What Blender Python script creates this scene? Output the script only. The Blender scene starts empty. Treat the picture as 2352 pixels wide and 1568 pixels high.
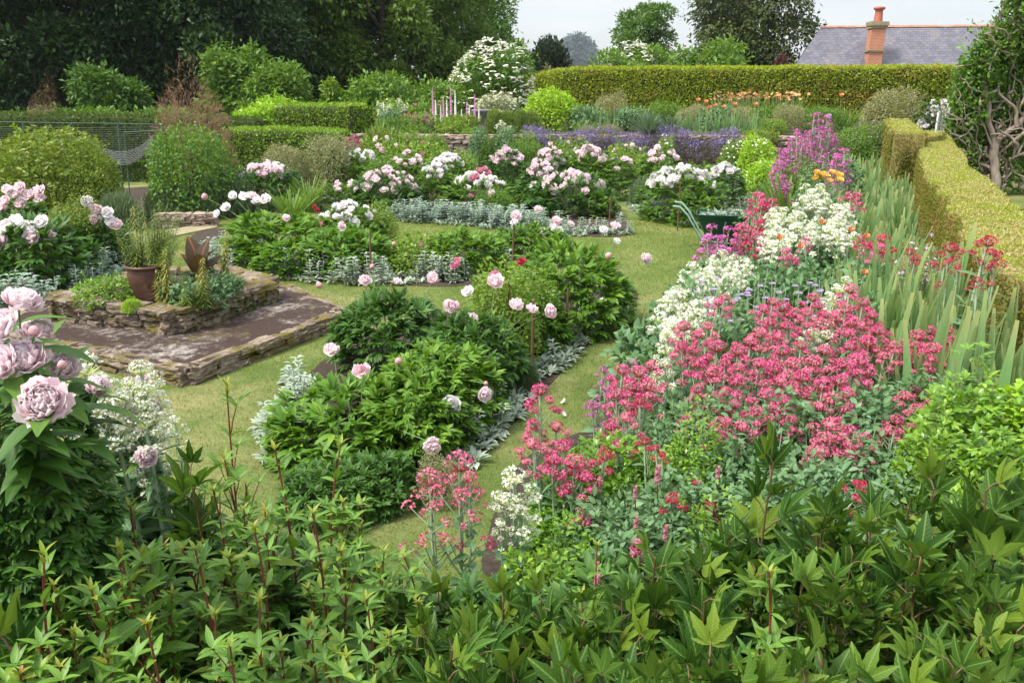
import bpy, math, random
import numpy as np
from mathutils import Vector, Matrix, Quaternion
from mathutils.geometry import tessellate_polygon

R = math.radians
rng = np.random.default_rng(11)
random.seed(5)
scene = bpy.context.scene
col = scene.collection

# ------------------------------------------------------------------ camera
CAM_H, PITCH, FPX = 2.65, R(17.5), 1850.0          # photo measured in a 2352 x 1568 frame
cam_d = bpy.data.cameras.new("camera"); cam = bpy.data.objects.new("camera", cam_d); col.objects.link(cam)
cam.location = (0, 0, CAM_H); cam.rotation_euler = (R(90) - PITCH, 0, 0)
cam_d.sensor_width = 36.0; cam_d.lens = 36.0 * FPX / 2352.0
cam_d.clip_start = 0.05; cam_d.clip_end = 3000
scene.camera = cam

# ------------------------------------------------------------------ sky and sun (bright thin overcast, sun on the left)
SUN_EL, SUN_AZ = R(56), R(-112)                     # azimuth measured from +Y towards +X
world = bpy.data.worlds.new("World"); scene.world = world; world.use_nodes = True
wn, wl = world.node_tree.nodes, world.node_tree.links
bg = wn["Background"]; bg.inputs["Strength"].default_value = 0.1
sky = wn.new("ShaderNodeTexSky"); sky.sky_type = 'NISHITA'; sky.sun_disc = False
sky.sun_elevation = SUN_EL; sky.sun_rotation = SUN_AZ; sky.dust_density = 2.0; sky.air_density = 1.0
tc = wn.new("ShaderNodeTexCoord"); mp = wn.new("ShaderNodeMapping"); mp.inputs["Scale"].default_value = (1.2, 1.2, 7.0)
nz = wn.new("ShaderNodeTexNoise"); nz.inputs["Scale"].default_value = 2.2; nz.inputs["Detail"].default_value = 5
rp = wn.new("ShaderNodeValToRGB"); rp.color_ramp.elements[0].position = .3; rp.color_ramp.elements[1].position = .62
rp.color_ramp.elements[0].color = (.45, .45, .45, 1); rp.color_ramp.elements[1].color = (.97, .97, .97, 1)
mx = wn.new("ShaderNodeMix"); mx.data_type = 'RGBA'; mx.inputs[7].default_value = (5.1, 5.2, 5.3, 1)
wl.new(tc.outputs["Generated"], mp.inputs["Vector"]); wl.new(mp.outputs["Vector"], nz.inputs["Vector"])
wl.new(nz.outputs["Fac"], rp.inputs["Fac"]); wl.new(rp.outputs["Color"], mx.inputs[0])
wl.new(sky.outputs["Color"], mx.inputs[6]); sz = wn.new("ShaderNodeSeparateXYZ"); wl.new(tc.outputs["Generated"], sz.inputs[0])      # an overcast sky is brighter overhead
gr = wn.new("ShaderNodeMapRange"); gr.inputs[1].default_value = .12; gr.inputs[2].default_value = .8; gr.inputs[3].default_value = 1.0; gr.inputs[4].default_value = 2.1
wl.new(sz.outputs[2], gr.inputs[0]); vm = wn.new("ShaderNodeVectorMath"); vm.operation = 'SCALE'; wl.new(mx.outputs[2], vm.inputs[0]); wl.new(gr.outputs[0], vm.inputs["Scale"]); wl.new(vm.outputs[0], bg.inputs["Color"])
sun_d = bpy.data.lights.new("sun", 'SUN'); sun = bpy.data.objects.new("sun", sun_d); col.objects.link(sun)
sun_d.energy = 3.0; sun_d.angle = R(14); sun_d.color = (1, .94, .84)
sv = Vector((math.sin(SUN_AZ) * math.cos(SUN_EL), math.cos(SUN_AZ) * math.cos(SUN_EL), math.sin(SUN_EL)))
sun.rotation_euler = sv.to_track_quat('Z', 'Y').to_euler()
scene.view_settings.view_transform = 'Standard'; scene.view_settings.look = 'None'
scene.view_settings.exposure = 0.95; scene.view_settings.gamma = 1.0
scene.cycles.max_bounces = 6; scene.cycles.diffuse_bounces = 3; scene.cycles.transmission_bounces = 3
scene.cycles.transparent_max_bounces = 4; scene.cycles.caustics_reflective = False; scene.cycles.caustics_refractive = False

# ------------------------------------------------------------------ picture measurements -> world
cp, sp = math.cos(PITCH), math.sin(PITCH)
def ray(px, py):
    x = (px - 1176) / FPX; y = -(py - 784) / FPX
    return Vector((x, cp + y * sp, -sp + y * cp))
def at(px, py, z=0.0):                              # where the line of sight meets height z
    d = ray(px, py); t = (z - CAM_H) / d.z
    return Vector((d.x * t, d.y * t, z))
def ad(px, py, Y):                                  # the point at forward distance Y
    d = ray(px, py); t = Y / d.y
    return Vector((d.x * t, Y, CAM_H + d.z * t))
def mpp(py, Y):                                     # metres per measured pixel
    d = ray(1176, py); return Y / d.y / FPX

# ------------------------------------------------------------------ mesh building
def nrm(a): return a / np.maximum(np.linalg.norm(a, axis=-1, keepdims=True), 1e-9)
class MB:
    def __init__(s): s.v = []; s.f = []; s.m = []; s.c = []; s.n = 0
    def add(s, V, F, mi=0, C=None):
        V = np.asarray(V, float); F = np.asarray(F, int)
        s.v.append(V); s.f.append(F + s.n); s.m.append(np.full(len(F), mi)); s.n += len(V)
        s.c.append(V * 0 if C is None else np.asarray(C, float))
    def scatter(s, T, P, D, U, S, mi=0):
        """copies of template T=(V,F) at P, its +Y along D, its +Z towards U, sized S"""
        V, F = T
        P = np.asarray(P, float).reshape(-1, 3); m = len(P)
        if m == 0: return
        D = nrm(np.broadcast_to(np.asarray(D, float), (m, 3))); U = np.broadcast_to(np.asarray(U, float), (m, 3))
        X = np.cross(D, U); bad = np.linalg.norm(X, axis=1) < 1e-4
        if bad.any(): X[bad] = np.cross(D[bad], [.3, .7, .2])
        X = nrm(X); Z = np.cross(X, D)
        S = np.asarray(S, float); S = np.broadcast_to(S.reshape(-1, 1) if S.ndim <= 1 else S, (m, S.shape[1] if S.ndim == 2 else 1))
        if S.shape[1] == 1: S = np.repeat(S, 3, 1)
        L = V[None] * S[:, None, :]
        O = P[:, None] + L[..., :1] * X[:, None] + L[..., 1:2] * D[:, None] + L[..., 2:] * Z[:, None]
        n = len(V)
        FF = (F[None] + (np.arange(m) * n)[:, None, None]).reshape(-1, F.shape[1])
        s.add(O.reshape(-1, 3), FF, mi, np.tile(V, (m, 1)))
    def tube(s, pts, rad, sides=6, mi=0, cap=True):
        pts = np.asarray(pts, float); k = len(pts)
        rad = np.broadcast_to(np.asarray(rad, float), (k,))
        tan = nrm(np.gradient(pts, axis=0)); ref = np.array([.31, .17, .93])
        if abs((tan[0] * ref).sum()) > .95: ref = np.array([.9, .3, .1])
        X = nrm(np.cross(tan, ref)); Y = np.cross(tan, X)
        a = np.arange(sides) * 2 * np.pi / sides
        V = pts[:, None] + rad[:, None, None] * (np.cos(a)[None, :, None] * X[:, None] + np.sin(a)[None, :, None] * Y[:, None])
        F = [[i * sides + j, i * sides + (j + 1) % sides, (i + 1) * sides + (j + 1) % sides, (i + 1) * sides + j] for i in range(k - 1) for j in range(sides)]
        s.add(V.reshape(-1, 3), F, mi)
        if cap:
            c = V[-1]; s.add(np.vstack([c, c.mean(0)]), [[j, (j + 1) % sides, sides] for j in range(sides)], mi)
    def box(s, c, h, mi=0, rot=0.0, jit=0.0):
        c = np.array(c, float); h = np.array(h, float)
        V = np.array([[x, y, z] for x in (-1, 1) for y in (-1, 1) for z in (-1, 1)], float) * h
        if jit: V += rng.uniform(-jit, jit, V.shape)
        ca, sa = math.cos(rot), math.sin(rot)
        V = np.stack([V[:, 0] * ca - V[:, 1] * sa, V[:, 0] * sa + V[:, 1] * ca, V[:, 2]], 1) + c
        s.add(V, [[0, 1, 3, 2], [4, 6, 7, 5], [0, 4, 5, 1], [2, 3, 7, 6], [0, 2, 6, 4], [1, 5, 7, 3]], mi)
    def lathe(s, prof, sides=32, mi=0, c=(0, 0, 0)):
        a = np.arange(sides) * 2 * np.pi / sides; V = []
        for r, z in prof: V += [[r * math.cos(t) + c[0], r * math.sin(t) + c[1], z + c[2]] for t in a]
        F = [[i * sides + j, i * sides + (j + 1) % sides, (i + 1) * sides + (j + 1) % sides, (i + 1) * sides + j] for i in range(len(prof) - 1) for j in range(sides)]
        s.add(V, F, mi)
    def mesh(s, name, mats, smooth=True):
        me = bpy.data.meshes.new(name)
        V = np.concatenate(s.v); nv = len(V)
        tot = np.concatenate([np.full(len(f), f.shape[1]) for f in s.f]); lp = np.concatenate([f.ravel() for f in s.f])
        me.vertices.add(nv); me.vertices.foreach_set("co", V.ravel().astype(np.float32))
        me.loops.add(len(lp)); me.loops.foreach_set("vertex_index", lp.astype(np.int32))
        me.polygons.add(len(tot)); me.polygons.foreach_set("loop_start", np.concatenate([[0], np.cumsum(tot)[:-1]]).astype(np.int32))
        me.polygons.foreach_set("material_index", np.concatenate(s.m).astype(np.int32))
        me.polygons.foreach_set("use_smooth", np.full(len(tot), smooth))
        a = me.attributes.new("lc", 'FLOAT_VECTOR', 'POINT'); a.data.foreach_set("vector", np.concatenate(s.c).ravel().astype(np.float32))
        for m in (mats if isinstance(mats, (list, tuple)) else [mats]): me.materials.append(m)
        me.update(calc_edges=True)
        return me

def link(name, me, parent=None, loc=(0, 0, 0), scale=(1, 1, 1), rot=None):
    o = bpy.data.objects.new(name, me); col.objects.link(o)
    o.location = loc; o.scale = (scale,) * 3 if isinstance(scale, (int, float)) else scale
    if rot is not None:
        if isinstance(rot, Quaternion): o.rotation_mode = 'QUATERNION'; o.rotation_quaternion = rot
        else: o.rotation_euler = rot
    if parent is not None: o.parent = parent
    return o
def tag(o, label, cat, group=None, kind=None):
    if label: o["label"] = label
    if cat: o["category"] = cat
    if group: o["group"] = group
    if kind: o["kind"] = kind
    return o
def thing(name, label, cat, loc=(0, 0, 0), rz=0.0, group=None):
    o = bpy.data.objects.new(name, None); col.objects.link(o); o.empty_display_size = .1
    o.location = loc; o.rotation_euler = (0, 0, rz)
    return tag(o, label, cat, group)
def struct(name, me, label=None, loc=(0, 0, 0)):
    return tag(link(name, me, None, loc), label, None, None, 'structure')

# ------------------------------------------------------------------ materials
def srgb(r, g, b):
    f = lambda c: c / 12.92 if c <= .04045 else ((c + .055) / 1.055) ** 2.4
    return (f(r / 255), f(g / 255), f(b / 255), 1)
def newmat(name):
    m = bpy.data.materials.new(name); m.use_nodes = True
    return m, m.node_tree.nodes, m.node_tree.links, m.node_tree.nodes["Principled BSDF"]
def mixc(n, l, fac, a, b, mode='MIX'):
    x = n.new("ShaderNodeMix"); x.data_type = 'RGBA'; x.blend_type = mode
    for s_, v in ((x.inputs[0], fac), (x.inputs[6], a), (x.inputs[7], b)):
        if isinstance(v, bpy.types.NodeSocket): l.new(v, s_)
        else: s_.default_value = v if not isinstance(v, (tuple, list)) else (tuple(v) + (1,))[:4]
    return x.outputs[2]
def math_(n, l, op, a, b=None, clamp=False):
    x = n.new("ShaderNodeMath"); x.operation = op; x.use_clamp = clamp
    for i, v in enumerate((a, b)):
        if v is None: continue
        if isinstance(v, bpy.types.NodeSocket): l.new(v, x.inputs[i])
        else: x.inputs[i].default_value = v
    return x.outputs[0]
def noise(n, l, vec, scale, detail=4, rough=.6):
    x = n.new("ShaderNodeTexNoise"); x.inputs["Scale"].default_value = scale; x.inputs["Detail"].default_value = detail
    x.inputs["Roughness"].default_value = rough
    if vec is not None: l.new(vec, x.inputs["Vector"])
    return x.outputs["Fac"]
def ramp(n, l, fac, stops):
    x = n.new("ShaderNodeValToRGB"); e = x.color_ramp.elements
    while len(e) < len(stops): e.new(.5)
    for i, (p, c) in enumerate(stops):
        e[i].position = p; e[i].color = (c, c, c, 1) if isinstance(c, (int, float)) else (tuple(c) + (1,))[:4]
    l.new(fac, x.inputs["Fac"]); return x.outputs["Color"]
def leafmat(name, c1, c2, c3=None, rough=.5, trans=.25, vein=None, pleat=0.0, spec=.35, tip=None, patch=None):
    """foliage: colour differs from leaf to leaf (c1..c2, a few c3) and a little from plant to plant"""
    warm = lambda q: None if q is None else (q[0] * 1.16, q[1] * 1.12, q[2] * .62) if q[1] > q[0] * 1.25 and q[1] > q[2] * 2.3 else q
    c1, c2, c3 = warm(c1), warm(c2), warm(c3)
    m, n, l, b = newmat(name)
    g = n.new("ShaderNodeNewGeometry"); rnd = g.outputs["Random Per Island"]
    c = mixc(n, l, rnd, c1, c2)
    if c3: c = mixc(n, l, ramp(n, l, rnd, [(.86, 0.), (.97, .9)]), c, c3)
    oi = n.new("ShaderNodeObjectInfo")
    c = mixc(n, l, math_(n, l, 'MULTIPLY', oi.outputs["Random"], .35), c, (c2[0] * 1.15, c2[1] * .95, c2[2] * .8))
    at_ = n.new("ShaderNodeAttribute"); at_.attribute_name = "lc"
    sx = n.new("ShaderNodeSeparateXYZ"); l.new(at_.outputs["Vector"], sx.inputs[0])
    if patch:                                        # c4 over areas of the plant, in its own coordinates
        tcx = n.new("ShaderNodeTexCoord"); mpx = n.new("ShaderNodeMapping"); mpx.inputs["Scale"].default_value = patch[2]
        l.new(tcx.outputs["Object"], mpx.inputs[0])
        c = mixc(n, l, ramp(n, l, noise(n, l, mpx.outputs[0], 1.0, 5, .7), [(patch[1] - .08, 0.), (patch[1] + .1, .85)]), c, patch[0])
    if tip: c = mixc(n, l, ramp(n, l, sx.outputs[1], [(tip[1], 0.), (1., 1.)]), c, tip[0])
    ax = math_(n, l, 'ABSOLUTE', sx.outputs[0])
    if vein:
        line = ramp(n, l, ax, [(.006, 1.), (.022, 0.)])
        c = mixc(n, l, math_(n, l, 'MULTIPLY', line, .7), c, vein)
    c = mixc(n, l, ramp(n, l, g.outputs["Backfacing"], [(0., 0.), (1., .35)]), c, (c2[0] * 1.25 + .03, c2[1] * 1.15 + .03, c2[2] * 1.2 + .02))
    l.new(c, b.inputs["Base Color"]); b.inputs["Roughness"].default_value = rough
    b.inputs["Specular IOR Level"].default_value = spec
    if pleat:
        ph = math_(n, l, 'SUBTRACT', math_(n, l, 'MULTIPLY', sx.outputs[1], 62.), math_(n, l, 'MULTIPLY', ax, 70.))
        bp = n.new("ShaderNodeBump"); bp.inputs["Strength"].default_value = pleat; bp.inputs["Distance"].default_value = .01
        l.new(math_(n, l, 'SINE', ph), bp.inputs["Height"]); l.new(bp.outputs[0], b.inputs["Normal"])
    if trans:
        t = n.new("ShaderNodeBsdfTranslucent"); l.new(mixc(n, l, .6, c, (c2[0] * 2.2, c2[1] * 1.9, c2[2] * .9)), t.inputs["Color"])
        ms = n.new("ShaderNodeMixShader"); ms.inputs[0].default_value = trans
        out = n["Material Output"]; l.new(b.outputs[0], ms.inputs[1]); l.new(t.outputs[0], ms.inputs[2]); l.new(ms.outputs[0], out.inputs[0])
    return m
def petalmat(name, base, tipc, pale, rough=.6, trans=.25):
    m, n, l, b = newmat(name)
    g = n.new("ShaderNodeNewGeometry"); at_ = n.new("ShaderNodeAttribute"); at_.attribute_name = "lc"
    sx = n.new("ShaderNodeSeparateXYZ"); l.new(at_.outputs["Vector"], sx.inputs[0])
    c = mixc(n, l, ramp(n, l, sx.outputs[1], [(.15, 0.), (.75, 1.)]), base, tipc)
    c = mixc(n, l, g.outputs["Random Per Island"], c, pale)
    oi = n.new("ShaderNodeObjectInfo"); c = mixc(n, l, math_(n, l, 'MULTIPLY', oi.outputs["Random"], .45), c, pale)
    l.new(c, b.inputs["Base Color"]); b.inputs["Roughness"].default_value = rough; b.inputs["Specular IOR Level"].default_value = .2
    t = n.new("ShaderNodeBsdfTranslucent"); l.new(c, t.inputs["Color"])
    ms = n.new("ShaderNodeMixShader"); ms.inputs[0].default_value = trans
    l.new(b.outputs[0], ms.inputs[1]); l.new(t.outputs[0], ms.inputs[2]); l.new(ms.outputs[0], n["Material Output"].inputs[0])
    return m
def surfmat(name, c1, c2, scale=8., rough=.85, bump=.3, c3=None, stretch=(1, 1, 1), dist=.02, spec=.3, metal=0.0):
    m, n, l, b = newmat(name)
    tcx = n.new("ShaderNodeTexCoord"); mpx = n.new("ShaderNodeMapping"); mpx.inputs["Scale"].default_value = stretch
    l.new(tcx.outputs["Object"], mpx.inputs[0]); v = mpx.outputs[0]
    f = noise(n, l, v, scale, 6, .65); c = mixc(n, l, ramp(n, l, f, [(.3, 0.), (.7, 1.)]), c1, c2)
    if c3: c = mixc(n, l, ramp(n, l, noise(n, l, v, scale * .37, 5, .7), [(.52, 0.), (.64, .9)]), c, c3)
    l.new(c, b.inputs["Base Color"]); b.inputs["Roughness"].default_value = rough; b.inputs["Metallic"].default_value = metal
    b.inputs["Specular IOR Level"].default_value = spec
    if bump:
        bp = n.new("ShaderNodeBump"); bp.inputs["Strength"].default_value = bump; bp.inputs["Distance"].default_value = dist
        l.new(noise(n, l, v, scale * 2.3, 6, .7), bp.inputs["Height"]); l.new(bp.outputs[0], b.inputs["Normal"])
    return m

# foliage
M_peony = leafmat("peony_leaf", (.035, .115, .016), (.105, .235, .032), (.19, .31, .055), rough=.5, vein=(.12, .2, .06), spec=.3)
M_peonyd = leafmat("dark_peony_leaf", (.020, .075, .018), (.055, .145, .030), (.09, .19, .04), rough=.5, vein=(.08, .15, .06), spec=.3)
M_peonyf = leafmat("far_peony_leaf", (.035, .105, .02), (.10, .215, .035), (.18, .28, .05), rough=.5)
M_rose = leafmat("rose_leaf", (.07, .17, .03), (.16, .28, .05), (.26, .28, .07), rough=.5)
M_olive = leafmat("olive_shrub_leaf", (.055, .12, .018), (.15, .23, .03), (.24, .25, .04), rough=.45)
M_shrub = leafmat("shrub_leaf", (.04, .12, .02), (.10, .21, .035), (.16, .26, .05))
M_lime = leafmat("lime_shrub_leaf", (.13, .30, .025), (.26, .44, .05), (.32, .46, .08))
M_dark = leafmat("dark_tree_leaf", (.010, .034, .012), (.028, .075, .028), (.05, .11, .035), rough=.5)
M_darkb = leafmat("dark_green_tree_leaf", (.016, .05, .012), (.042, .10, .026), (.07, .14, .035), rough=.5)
M_mid = leafmat("mid_tree_leaf", (.035, .09, .016), (.085, .17, .028), (.15, .22, .04))
M_hazel = leafmat("hazel_leaf", (.03, .085, .022), (.07, .16, .035), (.10, .2, .05))
M_maple = leafmat("fresh_tree_leaf", (.045, .12, .025), (.11, .22, .045), (.16, .26, .06))
M_blue = leafmat("haze_tinted_leaf", (.045, .085, .085), (.075, .125, .115), None, rough=.7, trans=.1)  # blue of distant haze mixed into the leaf colour, besides the haze volume
M_conif = leafmat("conifer_leaf", (.022, .048, .014), (.06, .10, .026), (.13, .12, .045), rough=.6, trans=.1)
M_yewd = leafmat("dark_yew_leaf", (.02, .035, .02), (.04, .065, .034), None, rough=.6, trans=.1)
M_yew = leafmat("yew_hedge_leaf", (.10, .18, .012), (.27, .36, .022), (.38, .42, .04), rough=.55, patch=((.36, .26, .05), .58, (.5, .5, 1.2)))
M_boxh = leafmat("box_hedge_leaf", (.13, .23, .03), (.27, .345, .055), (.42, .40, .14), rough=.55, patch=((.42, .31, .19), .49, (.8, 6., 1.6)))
M_boxs = leafmat("box_side_shade_leaf", (.06, .10, .015), (.15, .19, .03), (.28, .20, .07), rough=.6, patch=((.26, .16, .06), .5, (1.5, 1.5, 2.)))  # browner twiggy sides, their colour darkened further to stand in for shade
M_hedged = leafmat("dark_hedge_leaf", (.022, .06, .012), (.06, .12, .02), (.11, .15, .03), rough=.55)  # dark green leaf of the left hedge and the planter's wall plants
M_hedgel = leafmat("bright_hedge_leaf", (.08, .18, .018), (.17, .32, .03), (.25, .36, .05), rough=.5)
M_plume = leafmat("brown_plume", (.17, .10, .075), (.27, .17, .13), (.20, .24, .09), rough=.8)
M_purple = leafmat("purple_leaf", (.05, .02, .025), (.11, .05, .045), None)
M_lav = leafmat("lavender_leaf", (.075, .14, .065), (.14, .22, .10), (.2, .26, .14), rough=.7, trans=.1)
M_rosem = leafmat("rosemary_leaf", (.10, .18, .055), (.18, .27, .09), None, rough=.65, trans=.1)
M_greyd = leafmat("grey_shrub_leaf", (.16, .19, .09), (.27, .29, .15), (.4, .38, .26), rough=.7)
M_silver = leafmat("lambs_ear_leaf", (.19, .28, .22), (.34, .43, .35), (.46, .54, .46), rough=.85, trans=.12, spec=.15, vein=(.55, .62, .56))
M_glauc = leafmat("glaucous_leaf", (.06, .15, .065), (.13, .245, .12), (.20, .32, .17), rough=.6, vein=(.25, .38, .25))
M_fresh = leafmat("fresh_green_leaf", (.06, .17, .018), (.15, .30, .035), (.25, .38, .05), rough=.35, vein=(.3, .45, .12), spec=.5)
M_choisya = leafmat("glossy_leaf", (.05, .15, .016), (.12, .27, .028), (.24, .40, .045), rough=.3, vein=(.22, .38, .1), spec=.5)
M_phyg = leafmat("red_stem_plant_leaf", (.045, .13, .024), (.115, .25, .045), (.22, .30, .055), rough=.42, vein=(.20, .32, .10), pleat=.12, spec=.4)
M_phygtip = leafmat("yellow_tip_leaf", (.13, .24, .03), (.24, .28, .035), (.33, .15, .045), rough=.45)
M_fil = leafmat("lobed_leaf", (.016, .056, .016), (.05, .125, .022), (.13, .20, .033), rough=.55, vein=(.17, .27, .06), pleat=.12, spec=.2)
M_iris = leafmat("iris_leaf", (.11, .24, .10), (.22, .37, .17), (.32, .43, .20), rough=.5, trans=.3, tip=((.34, .36, .14), .82), patch=((.12, .25, .12), .5, (60., 60., 1.5)))
M_grass = leafmat("grass_blade", (.07, .14, .03), (.165, .225, .06), (.36, .31, .15), rough=.7)
M_strap = leafmat("strap_leaf", (.06, .15, .035), (.13, .24, .06), None, rough=.5)
M_yucca = leafmat("yucca_leaf", (.06, .13, .08), (.12, .2, .12), (.3, .33, .16), rough=.45)
M_liliy = leafmat("yellowing_lily_leaf", (.14, .19, .05), (.30, .30, .09), (.42, .38, .13), rough=.5)
M_lilyg = leafmat("lily_leaf", (.07, .13, .045), (.15, .22, .075), (.25, .26, .1), rough=.5)
M_canna = leafmat("bronze_leaf", (.045, .032, .018), (.085, .06, .025), (.14, .05, .035), rough=.6, vein=(.3, .09, .06), spec=.15)
M_cat = petalmat("violet_flower", (.20, .14, .52), (.30, .23, .64), (.44, .36, .72))
M_catl = leafmat("grey_purple_leaf", (.08, .12, .045), (.14, .15, .08), (.20, .13, .16), rough=.7)
M_moss = leafmat("lime_moss", (.22, .34, .02), (.36, .5, .04), None, rough=.8)
# flowers
M_pink = petalmat("pale_pink_petal", (.94, .42, .56), (.96, .79, .84), (.97, .89, .91), trans=.5)
M_wht = petalmat("blush_white_petal", (.92, .74, .78), (.95, .91, .92), (.96, .95, .95), trans=.4)
M_rpink = petalmat("rose_pink_petal", (.72, .12, .28), (.80, .25, .42), (.85, .45, .58))
M_red = petalmat("red_valerian_floret", (.50, .014, .125), (.66, .055, .215), (.78, .19, .36), rough=.7)
M_redd = petalmat("dark_red_valerian_floret", (.38, .008, .04), (.55, .02, .09), (.65, .07, .16), rough=.7)
M_pkv = petalmat("pink_valerian_floret", (.55, .04, .15), (.68, .11, .23), (.78, .26, .36), rough=.7)
M_mag = petalmat("magenta_valerian_floret", (.42, .035, .25), (.55, .085, .38), (.66, .24, .52), rough=.7)
M_whv = petalmat("white_valerian_floret", (.58, .64, .38), (.76, .79, .62), (.86, .87, .78), rough=.7)
M_bud = leafmat("valerian_bud", (.27, .04, .07), (.36, .09, .10), (.34, .2, .1), rough=.7)
M_budw = leafmat("valerian_white_bud", (.36, .46, .16), (.6, .66, .36), None, rough=.7)
M_foxw = petalmat("cream_foxglove", (.85, .8, .68), (.9, .87, .8), (.93, .9, .86))
M_foxp = petalmat("purple_foxglove", (.5, .06, .36), (.62, .15, .5), (.75, .4, .66))
M_orange = petalmat("orange_petal", (.72, .17, .04), (.80, .28, .09), (.84, .42, .2))
M_peach = petalmat("peach_petal", (.72, .26, .08), (.78, .36, .14), (.82, .46, .24))
M_yel = petalmat("yellow_petal", (.85, .5, .05), (.88, .6, .1), (.9, .7, .25))
M_lilac = petalmat("lilac_petal", (.45, .3, .62), (.6, .46, .74), (.72, .6, .8))
M_elder = petalmat("creamy_flower", (.8, .8, .6), (.88, .88, .72), (.92, .92, .82))
M_knot = petalmat("persicaria_spike", (.5, .08, .16), (.6, .16, .24), (.72, .4, .46))
# stems, wood, ground
M_stem = surfmat("green_stem", (.16, .24, .10), (.24, .32, .15), 30, .6, 0)
M_stemg = surfmat("glaucous_stem", (.26, .36, .22), (.36, .46, .30), 30, .6, 0)
M_stemr = surfmat("red_stem", (.12, .025, .025), (.21, .055, .045), 14, .4, 0, spec=.5)
M_stembr = surfmat("brown_green_stem", (.11, .06, .035), (.16, .13, .05), 10, .5, 0)
M_bark = surfmat("bark", (.05, .04, .03), (.12, .10, .075), 6, .9, .6, stretch=(1, 1, .25))
M_wist = surfmat("wisteria_bark", (.20, .15, .12), (.38, .31, .26), 7, .85, .5, stretch=(2, 2, .5))
M_soil = surfmat("soil", (.03, .022, .015), (.075, .055, .04), 22, .95, .8)
M_gmetal = surfmat("green_painted_steel", (.003, .042, .020), (.005, .06, .028), 5, .35, .05, c3=(.015, .055, .03), spec=.5)
M_pgreen = surfmat("pale_green_paint", (.20, .34, .28), (.28, .42, .35), 12, .45, .05)
M_steel = surfmat("galvanised_steel", (.35, .36, .36), (.5, .51, .52), 20, .4, .05, metal=.7)
M_rubber = surfmat("black_rubber", (.012, .012, .012), (.03, .03, .03), 20, .8, .3)
M_fpost = surfmat("green_fence_paint", (.05, .11, .10), (.08, .15, .14), 12, .5, .05)
M_net = surfmat("grey_net_cord", (.32, .34, .36), (.42, .44, .46), 20, .8, 0)
M_pot = surfmat("brown_glazed_clay", (.055, .026, .019), (.125, .06, .045), 5, .36, .25, c3=(.20, .12, .095))
M_white = surfmat("weathered_white_paint", (.6, .62, .6), (.75, .76, .74), 20, .6, .1)
M_stake = surfmat("wooden_stake", (.10, .05, .03), (.18, .10, .06), 20, .8, .2)

# ------------------------------------------------------------------ leaf and petal templates
def leaf(segs=4, w=.16, peak=.4, fold=.25, droop=.25, jag=0.0, curl=0.0):
    t = np.linspace(0, 1, segs + 1)
    prof = np.where(t < peak, np.sin(t / peak * np.pi / 2) ** .8, np.cos((t - peak) / (1 - peak) * np.pi / 2) ** .9)
    ww = np.maximum(prof * w, .012 * (1 + 0 * t))
    if jag: ww[1:-1] *= 1 + jag * np.where(np.arange(1, segs) % 2, 1, -1)
    zc = -droop * t ** 2 + curl * np.sin(t * np.pi)
    V = []
    for i in range(segs + 1):
        V += [[-ww[i], t[i], zc[i] + fold * ww[i]], [0, t[i], zc[i]], [ww[i], t[i], zc[i] + fold * ww[i]]]
    F = []
    for i in range(segs):
        a = 3 * i; F += [[a, a + 1, a + 4, a + 3], [a + 1, a + 2, a + 5, a + 4]]
    return np.array(V), np.array(F)
def kite(w=.25, peak=.42, fold=.12, droop=.12):
    V = np.array([[0, 0, 0], [-w, peak, fold - droop * .2], [0, peak, -droop * .2], [w, peak, fold - droop * .2], [0, 1, -droop]])
    return V, np.array([[0, 2, 1, 1], [0, 3, 2, 2], [1, 2, 4, 4], [2, 3, 4, 4]])[:, :3]
L_peony = leaf(5, .17, .42, .25, .3); L_peonyf = leaf(2, .17, .5, .25, .25)
L_lance = leaf(5, .15, .38, .3, .35); L_oval = leaf(4, .27, .45, .22, .28); L_ovalf = leaf(2, .27, .5, .2, .2)
L_jag = leaf(8, .19, .36, .25, .3, jag=.10); L_small = kite()
L_narrow = kite(.06, .4, .03, .25); L_thin = kite(.035, .4, .02, .1)
L_tongue = leaf(4, .19, .55, .35, .3)
def lobed():
    """palmate leaf of five toothed lobes that share one base"""
    V = [np.zeros((1, 3))]; F = []; n = 1
    for ang, ln, ww, lift in ((0, 1., .17, .38), (40, .92, .16, .5), (-40, .92, .16, .5), (84, .5, .13, .3), (-84, .5, .13, .3)):
        v, f = leaf(8, ww, .42, .3, .28, jag=.10)
        v = v.copy(); v *= ln; v[:3, :] *= .05; v[:, 2] += lift * v[:, 1] * .5 + abs(ang) * .00004
        a = R(ang); x = v[:, 0] * math.cos(a) + v[:, 1] * math.sin(a); y = -v[:, 0] * math.sin(a) + v[:, 1] * math.cos(a)
        V.append(np.stack([x, y, v[:, 2]], 1)); F.append(f + n); F.append(np.array([[0, n, n + 1, n + 1], [0, n + 1, n + 2, n + 2]])); n += len(v)
    F = np.concatenate(F)
    return np.concatenate(V), F
def lobed_coords():                                  # along / across every lobe, for its midrib and pleats
    C = [np.zeros((1, 3))]
    for ln, ww in ((1., .17), (.92, .16), (.92, .16), (.5, .13), (.5, .13)):
        v, f = leaf(8, ww, .42, .3, .28, jag=.10); C.append(v * ln)
    return np.concatenate(C)
LOB, LOBC = lobed(), lobed_coords()
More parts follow.
